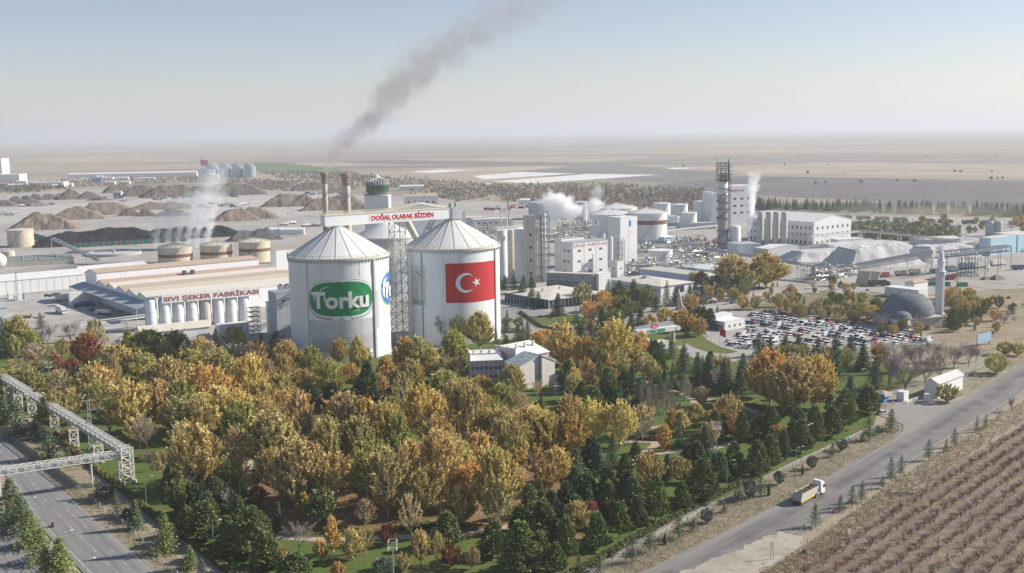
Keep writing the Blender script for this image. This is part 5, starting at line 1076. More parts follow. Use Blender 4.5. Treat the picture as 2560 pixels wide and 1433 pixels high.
# ------------------------------------------------------------------ white pipe bridges by the divided road
b0, b1 = P(-40, 968), P(318, 1207); d = (b1-b0).normalized(); zb = 8.2
t = thing('pipe_bridge', 'white lattice pipe bridge running along the hedge to its corner tower', 'pipe bridge', b0, 0)
for u0, u1 in ((0, .40), (.43, 1)):
    a, b = b0.lerp(b1, u0)-b0, b0.lerp(b1, u1)-b0; a.z = b.z = zb; truss('x', 'x', 'x', a, b, 2.6, 1.9, 2.0, STEEL, .13, deck=1.0, parent=t)
for px, py in ((25, 1010), (63, 1024), (104, 1046), (145, 1086), (193, 1118), (248, 1160)):
    c = P(px, py)-b0; c = d*c.dot(d); nrm = Vector((-d.y, d.x, 0)); m = MB(); f = lambda s2, e, z: c+nrm*s2*1.25+d*e*.5+Vector((0, 0, z))
    for s2 in (-1, 1):
        for e in (-1, 1): m.tube(f(s2, e, 0), f(s2, e, zb), .14)
    for k in range(3):
        z0, z1 = zb*k/3, zb*(k+1)/3
        for e in (-1, 1): m.tube(f(-1, e, z0), f(1, e, z1), .1); m.tube(f(1, e, z0), f(-1, e, z1), .1); m.tube(f(-1, e, z1), f(1, e, z1), .1)
    m.build('trestle', STEEL, t)
c = b1-b0; nrm = Vector((-d.y, d.x, 0)); fp = lambda i, z: c + d*((-1.4, 1.4, 1.4, -1.4)[i]) + nrm*((-1.6, -1.6, 1.6, 1.6)[i]) + Vector((0, 0, z))
for i in range(4): MB().tube(fp(i, .0), fp(i, 10.3), .2).build('tower_leg', STEEL, t); q = fp(i, 0); MB().box(q.x-.5, q.y-.5, 0, q.x+.5, q.y+.5, .9).build('footing', CONC, t)
for k in range(4):
    z0, z1 = 1+2.3*k, 1+2.3*(k+1); m = MB()
    for i in range(4): j = (i+1) % 4; m.tube(fp(i, z0), fp(j, z1), .11); m.tube(fp(j, z0), fp(i, z1), .11); m.tube(fp(i, z1), fp(j, z1), .12)
    m.build('tower_brace', STEEL, t)
e1 = P(-60, 1267); t = thing('pipe_bridge', 'white lattice pipe bridge crossing over the divided road', 'pipe bridge', b1, 0); a = Vector((0, 0, zb-.6)); b = (e1-b1)+Vector((0, 0, zb-.6))
dd = (b-a).normalized(); truss('x', 'x', 'x', a+dd*1.5, b, 2.4, 1.7, 2.0, STEEL, .13, deck=1.0, parent=t)
for px, py in ((228, 1215), (3, 1258)):
    c = P(px, py)-b1; c = Vector((dd.x, dd.y, 0)).normalized()*c.dot(Vector((dd.x, dd.y, 0)).normalized()); nr = Vector((-dd.y, dd.x, 0)).normalized(); m = MB()
    for s2 in (-1, 1): m.tube(c+nr*s2, c+nr*s2+Vector((0, 0, zb-.6)), .2)
    for k in range(4): m.tube(c-nr+Vector((0, 0, 1.8*k)), c+nr+Vector((0, 0, 1.8*k+1.8)), .09)
    m.build('trestle', STEEL, t)
p = P(229, 1137); t = thing('pylon', 'grey lattice power pylon with crossarms beside the pipe bridge', 'pylon', p, RAD(30)); H = zat(p, 1000); m = MB(); cr = lambda i, z: Vector(((-1, 1, 1, -1)[i]*(.75-.5*z/H), (-1, -1, 1, 1)[i]*(.75-.5*z/H), z))
for i in range(4): MB().tube(cr(i, 0), cr(i, H), .09).build('leg', GALV, t)
for k in range(9):
    for i in range(4): m.tube(cr(i, H*k/9), cr((i+1) % 4, H*(k+1)/9), .06)
m.build('lattice', GALV, t)
for z, w2 in ((H-.3, 1.8), (H-3.2, 2.4)): MB().box(-w2, -.1, z, w2, .1, z+.2).build('crossarm', GALV, t)
# ------------------------------------------------------------------ lamps and masts
def lamp(px, py, top, phrase, arm=1.6, head=True, mast=False, rz=0):
    p = P(px, py); h = min(zat(p, top), 40); t = thing('floodlight_mast' if mast else 'street_lamp', None, 'x', p, rz); r = .2 if mast else .1
    MB().tube((0, 0, 0), (0, 0, h), r, r*.6, n=6).build('pole', GALV, t)
    if mast:
        m = MB()
        for z in (h-.1, h+1.8):
            for a, b in (((-.9, -.9), (.9, -.9)), ((.9, -.9), (.9, .9)), ((.9, .9), (-.9, .9)), ((-.9, .9), (-.9, -.9))): m.tube((*a, z), (*b, z), .06)
        for x in (-.9, .9):
            for y in (-.9, .9): m.tube((x, y, h-.1), (x, y, h+1.8), .05)
        m.tube((-.9, 0, h), (.9, 0, h), .06); m.build('head_frame', STEEL, t)
        for k in range(4): MB().box(-.85+.45*k, -1.05, h+1.2, -.55+.45*k, -.9, h+1.55).build('floodlight', GALV, t)
    elif head:
        MB().tube((0, 0, h-.05), (arm, 0, h+.15), .05, n=4).build('arm', GALV, t); MB().box(arm-.1, -.15, h+.08, arm+.6, .15, h+.22).build('lamp_head', WHITE, t)
    queue(t, phrase, 'floodlight' if mast else 'lamp post'); return t
lamp(984, 1452, 1372, 'grey mast with square floodlight cage', mast=True); lamp(1790, 1205, 1072, 'grey mast with square floodlight cage', mast=True); lamp(128, 1000, 918, 'grey mast with square floodlight cage', mast=True); lamp(1457, 790, 714, 'tall lamp mast with a crown of lights', mast=True)
for px, b, tp in ((1817,1222,1152),(1565,1345,1263),(1989,1203,1118),(2017,1135,1063),(2152,968,924),(2437,966,914),(1560,782,747),(1321,778,744),(1777,880,834),(1271,872,838),(366,1262,1191),(338,1290,1259),(535,1390,1301),(1600,880,800),(310,885,812),(2402,870,838)): lamp(px, b, tp, 'slim short armed lamp post', rz=R.choice([0, .6, pi]))
for px, b, tp in ((72,1296,1249),(166,1424,1332),(219,1450,1402)): lamp(px, b, tp, 'pale concrete lamp post', rz=pi/4)
for px, b, tp in ((62,514,486),(96,573,528),(48,556,534),(256,500,478),(449,492,472),(545,483,458),(156,606,582),(291,650,604),(634,582,550),(696,494,470),(727,486,468),(1082,472,440),(2206,585,548),(2455,640,600),(212,840,770),(2328,712,655)): lamp(px, b, tp, 'thin yard light pole', arm=1, head=True)
t = thing('antenna_mast', 'slim lattice antenna mast in front of the long white store', 'mast', P(44, 752), 0); H = zat(P(44, 752), 678); m = MB()
for i in range(3): q = 2*pi*i/3; m.tube((.9*math.cos(q), .9*math.sin(q), 0), (.3*math.cos(q), .3*math.sin(q), H), .1)
for k in range(10):
    for i in range(3): q, q2 = 2*pi*i/3, 2*pi*(i+1)/3; r0 = .9-.06*k; m.tube((r0*math.cos(q), r0*math.sin(q), H*k/10), (r0*math.cos(q2), r0*math.sin(q2), H*(k+1)/10), .06)
m.build('lattice', GALV, t)
rack('pipe_rack', 'white pipe gantry on yellow footed posts across the lorry yard', [(192, 815, 5), (372, 792, 5)], 5, 2.4, 3, 14, seed=8)
for px, b, tp in ((2115,1383,1365),(1933,1430,1350)): pass
t = thing('utility_post', 'pair of thin rusty posts standing on the pale rubble patch', 'post', P(1930, 1400), 0); MB().tube((-.3, 0, 0), (-.2, 0, 4), .07).build('post', RUST, t); MB().tube((.3, 0, 0), (.2, 0, 4), .07).build('post', RUST, t); MB().tube((-.25, 0, 4), (.25, 0, 4), .05).build('crossbar', RUST, t)
t = thing('utility_post', 'short dark post with a blue bundle at the orchard corner', 'post', P(2018, 1384), 0); MB().tube((0, 0, 0), (0, 0, 3.6), .08).build('post', RUST, t); MB().lathe([(.1, 0), (.55, .3), (.5, .8), (.1, 1)], 8, c=(-.7, 0)).build('bundle', M('blue_cloth', (.05, .07, .18)), t)
t = thing('marker_stone', 'small white concrete marker at the orchard edge', 'marker', P(2121, 1338), .4); MB().box(-.35, -.35, 0, .35, .35, 1.3).build('stone', WHITE, t); MB().box(-.3, -.3, 1.3, .3, .3, 1.4).build('cap', CONC, t)
# ------------------------------------------------------------------ fences and hedges
def post_fence(name, label, pts, step, h, mat):
    c = [P(*p) for p in pts]; t = thing(name, label, 'fence', c[0], 0); o = c[0]; pp = MB().box(-.1, -.1, 0, .1, .1, h).mesh('post', mat); w2 = MB(); k = 0; tops = []
    for a, b in zip(c, c[1:]):
        n = max(1, int((b-a).length/step))
        for i in range(n): tops.append(a.lerp(b, i/n)-o)
    for q in tops:
        if k < 290: link('post', pp, t, q, R.random()); k += 1
    for a, b in zip(tops, tops[1:]):
        for z in (.35, .7, .95): w2.tube(a+Vector((0, 0, h*z)), b+Vector((0, 0, h*z)), .025, n=3)
    w2.build('wire', GALV, t)
post_fence('roadside_fence', 'white posted wire fence along the main road verge', [(1440,1470),(1500,1425),(1640,1346),(1815,1252),(1960,1176),(2085,1117),(2190,1070),(2236,1062)], 4.5, 1.2, M('fence_concrete', (.42, .39, .34)))
post_fence('roadside_fence', 'wire fence with pale posts beside the divided road', [(20,1090),(150,1185),(240,1262),(330,1330),(430,1433),(520,1500)], 3, 1.5, M('fence_concrete', (.55, .52, .46))); post_fence('roadside_fence', 'wire fence in front of the long white roadside shed', [(2265,1010),(2300,1000),(2330,998),(2440,930),(2560,868)], 3, 1.3, M('fence_concrete', (.55, .52, .46)))
HEDGE = {}
def hedge(label, pts, wd, h, col):
    c = [P(*p) for p in pts]; mb = MB(); rr = random.Random(len(label))
    for a, b in zip(c, c[1:]):
        d = (b-a); L = d.length; d.normalize(); n = Vector((-d.y, d.x, 0))
        for i in range(int(L*26)):
            u, v, z = rr.random()*L, rr.uniform(-.5, .5)*wd, rr.random()**.5*h; p = a+d*u+n*v-c[0]+Vector((0, 0, z)); e = Vector((rr.gauss(0, 1), rr.gauss(0, 1), rr.gauss(0, .6))).normalized()*.24; f = e.cross(Vector((rr.gauss(0, 1), rr.gauss(0, 1), rr.gauss(0, 1)))).normalized()*.2
            mb.quadat(p, e, f)
    t = thing('hedge', label, 'hedge', c[0], 0); o = mb.build('foliage', LEAF, t); o.color = (*col, 1)
    m = MB()
    for a, b in zip(c, c[1:]):
        d = (b-a).normalized(); n = Vector((-d.y, d.x, 0))*wd*.33; a2, b2 = a-c[0], b-c[0]; z = Vector((0, 0, h*.72)); m.add([a2-n, b2-n, b2+n, a2+n, a2-n+z, b2-n+z, b2+n+z, a2+n+z], [(0,3,2,1),(4,5,6,7),(0,1,5,4),(2,3,7,6),(1,2,6,5),(3,0,4,7)])
    m.build('twigs', M('hedge_core', (.05, .06, .025)), t)
LEAF = leafmat('leaves')
hedge('clipped olive hedge between lawn and dirt strip by the divided road', [(126,1080),(242,1178),(320,1238),(387,1297),(454,1342),(520,1392),(580,1440),(640,1490)], 1.7, 1.3, (.17, .17, .05))
hedge('long low green hedge along the roadside edge of the pines', [(1400,1455),(1500,1400),(1640,1320),(1810,1232),(1905,1185)], 2.0, 1.1, (.10, .125, .045)); hedge('dark clipped hedge round the office garden lawn', [(1300,782),(1350,818),(1400,828),(1450,826)], 1.6, 1.2, (.07, .09, .035))
hedge('dark hedge on the lawn beside the brick path bend', [(1592,1100),(1640,1102),(1680,1098)], 2, 1.3, (.10, .06, .035)); hedge('low hedge under the plane trees beside the lower path', [(1000,1325),(1080,1322),(1160,1316)], 1.5, 1.1, (.06, .085, .03))
# ------------------------------------------------------------------ trees: prototypes of unit height
def rv(rr): return Vector((rr.gauss(0, 1), rr.gauss(0, 1), rr.gauss(0, 1))).normalized()
def leafq(mb, p, axis, l, w, rr, nrm=None):
    a = (axis + rv(rr)*.6).normalized(); b = (((nrm + rv(rr)*.42) if nrm else rv(rr)).cross(a)).normalized()
    mb.quadat(p, a*l, b*w)
def trunkmesh(seed, limbs, z0, z1, rad, lean=.0, up=.9, mat=None, sub=3, r0=.017):
    rr = random.Random(seed); m = MB(); m.tube((0, 0, -.01), (0, 0, z0), r0, r0*.8, n=6); m.tube((0, 0, z0), (0, 0, z1), r0*.8, r0*.15, n=5)
    for k in range(limbs):
        z = z0 + (z1-z0)*.75*k/limbs; a = k*2.4+rr.random(); l = rad(z)*rr.uniform(.7, 1.0); p = Vector((0, 0, z)); q = p + Vector((math.cos(a)*l, math.sin(a)*l, l*up)); m.tube(p, q, r0*.42, r0*.12, n=4)
        for j in range(sub): f = p.lerp(q, rr.uniform(.35, .8)); e = rv(rr); e.z = abs(e.z); m.tube(f, f+(e+Vector((math.cos(a), math.sin(a), .6)))*l*.22, r0*.16, r0*.06, n=3)
    return m.mesh('trunk', mat or BARK)
def broad(seed, clumps=200, per=66, Rm=.30, z0=.17, peak=.34, leaf=.0152, top=1.55, gap=.0):
    rr = random.Random(seed); mb = MB(); off = rr.random()*50
    prof = lambda t: Rm*((t/peak)**.55 if t < peak else max(0, 1-((t-peak)/(1-peak))**top)**.62)
    for c in range(clumps):
        t = rr.random()**.85; a = rr.random()*2*pi
        lump = 1 + .38*noise.noise(Vector((math.cos(a)*1.6, math.sin(a)*1.6, t*3.2+off)))
        if gap and noise.noise(Vector((math.cos(a)*2, math.sin(a)*2, t*4+off+9))) < -gap: continue
        r = 1.12*prof(t)*lump*math.sqrt(rr.uniform(.45, 1)); p = Vector((r*math.cos(a), r*math.sin(a), z0+(1-z0)*t*(.97+.03*lump)))
        ax = Vector((math.cos(a)*(.75-.5*t), math.sin(a)*(.75-.5*t), .7+.3*t)).normalized(); s = rr.uniform(.7, 1.25)
        for k in range(per):
            q = p + ax*rr.gauss(0, .058)*s + rv(rr)*abs(rr.gauss(0, .019))*s
            leafq(mb, q, ax, leaf*rr.uniform(.7, 1.3), leaf*rr.uniform(.5, .9), rr, Vector((math.cos(a), math.sin(a), .45)))
    return mb.mesh('crown', LEAF), trunkmesh(seed, 12, z0*.9, .9, lambda z: prof(min(1, max(.02, (z-z0)/(1-z0))))*1.05, up=1.1, mat=PALEBARK if seed < 20 else None)
NEEDLE = leafmat('needles', .5, (.15, .155, .055), .15); BLOOM = leafmat('fine_twigs', .4, (.30, .26, .22), .05)
def pine(seed, Rm=.33, z0=.12, dens=330, per=30):
    rr = random.Random(seed); mb = MB(); off = rr.random()*40
    prof = lambda t: Rm*min(1, (t/.14)**.6)*(max(0, 1-t**1.35))**.78+.012
    for c in range(dens):
        t = rr.random()**1.15; a = rr.random()*2*pi; lump = 1+.35*noise.noise(Vector((math.cos(a)*2, math.sin(a)*2, t*5+off)))
        r = prof(t)*lump*rr.uniform(.55, 1)**.6; p = Vector((r*math.cos(a), r*math.sin(a), z0+(1-z0)*t)); ax = Vector((math.cos(a), math.sin(a), .75)).normalized()
        for k in range(per): leafq(mb, p+ax*rr.gauss(0, .022)+rv(rr)*abs(rr.gauss(0, .017)), ax, .023*rr.uniform(.7, 1.3), .0115, rr, Vector((math.cos(a), math.sin(a), .6)))
    return mb.mesh('crown', NEEDLE), trunkmesh(seed, 0, z0, .9, None, r0=.016)
def spruce(seed, Rm=.23, levels=22, z0=.05, droop=.25, per=9, gap=.0, jit=.18, w=.010):
    rr = random.Random(seed); mb = MB()
    for i in range(levels):
        t = i/(levels-1); z = z0+(1-z0)*t**.92; rl = Rm*(1-t)**.85*rr.uniform(1-jit, 1+jit)+.008; nb = max(4, int((13 if not gap else 7)*(1-t*.6))); a0 = rr.random()*6
        for b in range(nb):
            a = a0+2*pi*b/nb+rr.gauss(0, .12); l = rl*rr.uniform(.7, 1.12); d = Vector((math.cos(a), math.sin(a), 0)); sd = Vector((-d.y, d.x, 0))
            for k in range(per):
                f = (k+.6)/per; p = Vector((0, 0, z+.02))+d*l*f+Vector((0, 0, -droop*l*f*f))+sd*rr.gauss(0, .010+.02*(1-abs(f-.5)))
                leafq(mb, p, (d*.8+sd*rr.uniform(-.6, .6)+Vector((0, 0, -.15))).normalized(), .017*rr.uniform(.7, 1.2)*(1.15-t*.5), w*rr.uniform(.6, 1.1), rr)
    return mb.mesh('crown', NEEDLE), trunkmesh(seed, 0, .3, .97, None, r0=.013)
def bare(seed, spread=.5, z0=.16, mat=None, fine=.0014, lv=5, first=7):
    rr = random.Random(seed); m = MB(); tw = MB()
    def grow(p, d, l, r, k):
        q = p+d*l; (m if k < 2 else tw).tube(p, q, r, r*.62, n=5 if k < 1 else 3)
        if k >= lv: return
        for j in range(first if k == 0 else 4):
            e = (d + rv(rr)*(spread if k else spread*1.15) + Vector((0, 0, .18))).normalized(); grow(p+d*l*(rr.uniform(.45, 1) if j else 1), e, l*rr.uniform(.55, .78) if k else rr.uniform(.22, .34), max(fine, r*.5), k+1)
    grow(Vector((0, 0, -.01)), Vector((0, 0, 1)), z0, .016, 0)
    zm = max(v[2] for v in tw.v); k = 1/zm
    for b in (m, tw): b.v = [(x*k, y*k, z*k) for x, y, z in b.v]
    return tw.mesh('crown', BLOOM), m.mesh('trunk', mat or BARK)
def bush(seed, flat=.8):
    rr = random.Random(seed); mb = MB()
    for c in range(60):
        d = rv(rr); d.z = abs(d.z); p = Vector((d.x*.5, d.y*.5, .12+d.z*.85*flat))*rr.uniform(.7, 1)
        for k in range(16): leafq(mb, p+rv(rr)*abs(rr.gauss(0, .07)), d, .06*rr.uniform(.6, 1.2), .035, rr)
    m = MB()
    for k in range(5): e = rv(rr); m.tube((0, 0, -.02), (e.x*.3, e.y*.3, .5), .03, .01, n=3)
    return mb.mesh('crown', LEAF), m.mesh('trunk', BARK)
PROT = {
 'plane': [broad(1), broad(2, Rm=.33, peak=.42), broad(3, Rm=.26, peak=.3, top=1.5), broad(4, 210, 66, Rm=.31, top=2.3), broad(5, 170, 60, Rm=.29, gap=.12), broad(6, 190, 62, Rm=.24, peak=.33)],
 'thin': [broad(11, 110, 30, Rm=.29, gap=.15, z0=.22), broad(12, 90, 30, Rm=.30, gap=.1, z0=.25, peak=.45)],
 'round': [broad(21, 130, 46, Rm=.40, z0=.12, peak=.5, leaf=.022, top=2.6), broad(22, 120, 46, Rm=.42, z0=.17, peak=.5, leaf=.024, top=2.4)],
 'narrow': [broad(31, 110, 36, Rm=.19, z0=.14, peak=.3, leaf=.024), broad(32, 90, 36, Rm=.22, z0=.2, peak=.4, leaf=.025)],
 'pine': [pine(41), pine(42, Rm=.36), pine(43, Rm=.30), pine(44, Rm=.34, z0=.2)],
 'spruce': [spruce(51), spruce(52, Rm=.26), spruce(53, Rm=.20, levels=24)],
 'cedar': [spruce(61, Rm=.27, levels=15, z0=.17, droop=.1, per=14, gap=1, jit=.35), spruce(62, Rm=.22, levels=14, z0=.14, droop=.05, per=14, gap=1, jit=.4), spruce(63, Rm=.30, levels=15, z0=.1, droop=.12, per=16, gap=1, jit=.3, w=.013)],
 'cypress': [spruce(71, Rm=.13, levels=26, z0=.03, droop=-1.2, per=6, w=.014)],
 'bare': [bare(81), bare(82, .62), bare(83, .42, .2)],
 'whitebare': [bare(91, .5, .22, PALEBARK, lv=4, first=11), bare(92, .55, .25, PALEBARK, lv=4, first=11)],
 'bush': [bush(101), bush(102, .6)],
}
NAME = {'plane': 'plane_tree', 'thin': 'plane_tree', 'round': 'broadleaf_tree', 'narrow': 'young_tree', 'pine': 'pine_tree', 'spruce': 'spruce_tree', 'cedar': 'cedar_tree', 'cypress': 'cypress_tree', 'bare': 'bare_tree', 'whitebare': 'bare_tree', 'bush': 'garden_bush'}
NOUN = {'plane': 'plane tree', 'thin': 'half bare tree', 'round': 'round headed tree', 'narrow': 'slim young tree', 'pine': 'pine', 'spruce': 'spruce', 'cedar': 'cedar', 'cypress': 'cypress', 'bare': 'bare grey branched tree', 'whitebare': 'white trunked bare tree', 'bush': 'bush'}
COLR = {'Y': ((0.704, 0.553, 0.213), 'golden yellow'), 'V': ((0.552, 0.487, 0.201), 'olive yellow'), 'G': ((0.408, 0.426, 0.125), 'olive green'), 'O': ((0.682, 0.473, 0.165), 'orange'), 'B': ((0.589, 0.462, 0.209), 'brown orange'), 'T': ((0.621, 0.522, 0.286), 'tan'), 'R': ((0.348, 0.105, 0.078), 'dark red'),
 'L': ((0.740, 0.650, 0.241), 'bright lemon'), 'P': ((0.226, 0.275, 0.104), 'deep green'), 'S': ((0.104, 0.164, 0.097), 'dark green'), 'C': ((0.142, 0.192, 0.100), 'grey green'), 'K': ((0.142, 0.217, 0.200), 'blue green'), 'W': ((0.370, 0.316, 0.272), 'grey'), 'M': ((0.332, 0.278, 0.273), 'mauve grey'), 'E': ((0.234, 0.284, 0.092), 'green')}
W0 = {}
for ps in PROT.values():                                      # true spread of each crown, so that widths read off the photograph hold
    for c_, _t in ps:
        q_ = sorted(math.hypot(v.co.x, v.co.y) for v in c_.vertices); W0[c_.name] = 2*q_[int(len(q_)*.95)]
NTREE = [0]
def tree(kind, col, px, yt, yb, wpx=None, quiet=False):
    p = P(px, yb); h = max(.7, zat(p, yt)); NTREE[0] += 1
    i = R.randrange(len(PROT[kind])); crown, trunk = PROT[kind][i]; rgb, cn = COLR[col]
    q = R.uniform(.84, 1.16); c = tuple(min(1, x*q*R.uniform(.93, 1.07)) for x in rgb)
    t = bpy.data.objects.new(NAME[kind], None); COL.objects.link(t); t.location = p; t.rotation_euler = (R.gauss(0, .02), R.gauss(0, .02), R.random()*6.28)
    w0 = W0[crown.name]
    fw = (wpx/pxm(px, yb)/h/w0) if wpx else R.uniform(.9, 1.12); fw = min(2.1, max(.55, fw)); t.scale = (h*fw, h*fw*R.uniform(.92, 1.08), h)
    a = link('crown', crown, t); a.color = (*c, 1); link('trunk', trunk, t)
    size = 'tall' if h > 13 else 'small' if h < 5 else 'medium'
    ph = f'{size} {cn} {NOUN[kind]}' if kind not in ('bare', 'whitebare') else f'{size} {NOUN[kind]}'
    if kind == 'bare' and col == 'M': ph = f'{size} mauve twigged bare tree'
    if not quiet: queue(t, ph, 'bush' if kind == 'bush' else 'tree')
    return t
for txt, x, y in (('white lodge', 1275, 990), ('green logo silo', 855, 905), ('flag silo', 1150, 870), ('pipe bridge corner tower', 318, 1210), ('gate canopy', 1640, 875), ('floodlight cage on the lawn', 984, 1440), ('floodlight cage above the pines', 1790, 1205), ('floodlight cage by the red trees', 128, 1000), ('long roadside shed', 2350, 1000), ('blue guard booth', 2200, 1010), ('mosque', 2268, 815), ('blue billboard', 2460, 868), ('lettered grey cylinders', 480, 850), ('bend of the brick path', 632, 1130), ('hexagon roofed office', 1370, 790), ('two storey office', 1640, 765), ('car park', 2000, 870), ('fin monument', 1702, 785), ('lattice pylon', 229, 1137), ('fork of the park paths', 1735, 1008), ('road island', 100, 1360), ('dumper lorry on the road', 2010, 1262), ('pale rubble patch', 1850, 1400), ('orchard corner', 2030, 1390), ('columns beside porthole tower', 1320, 705), ('inclined conveyor', 2150, 715), ('yellow trees by the grey gallery', 1870, 715), ('minaret', 2347, 796), ('cypress by the lower path', 693, 1335), ('red roofed leaf carpet', 1090, 1230), ('young plane row', 1300, 1190), ('side gate apron', 2260, 1070), ('lorry yard', 250, 790)): landmark(txt, x, y)
MARK[:] = [(t.replace('red roofed leaf carpet', 'leaf carpet'), p) for t, p in MARK]
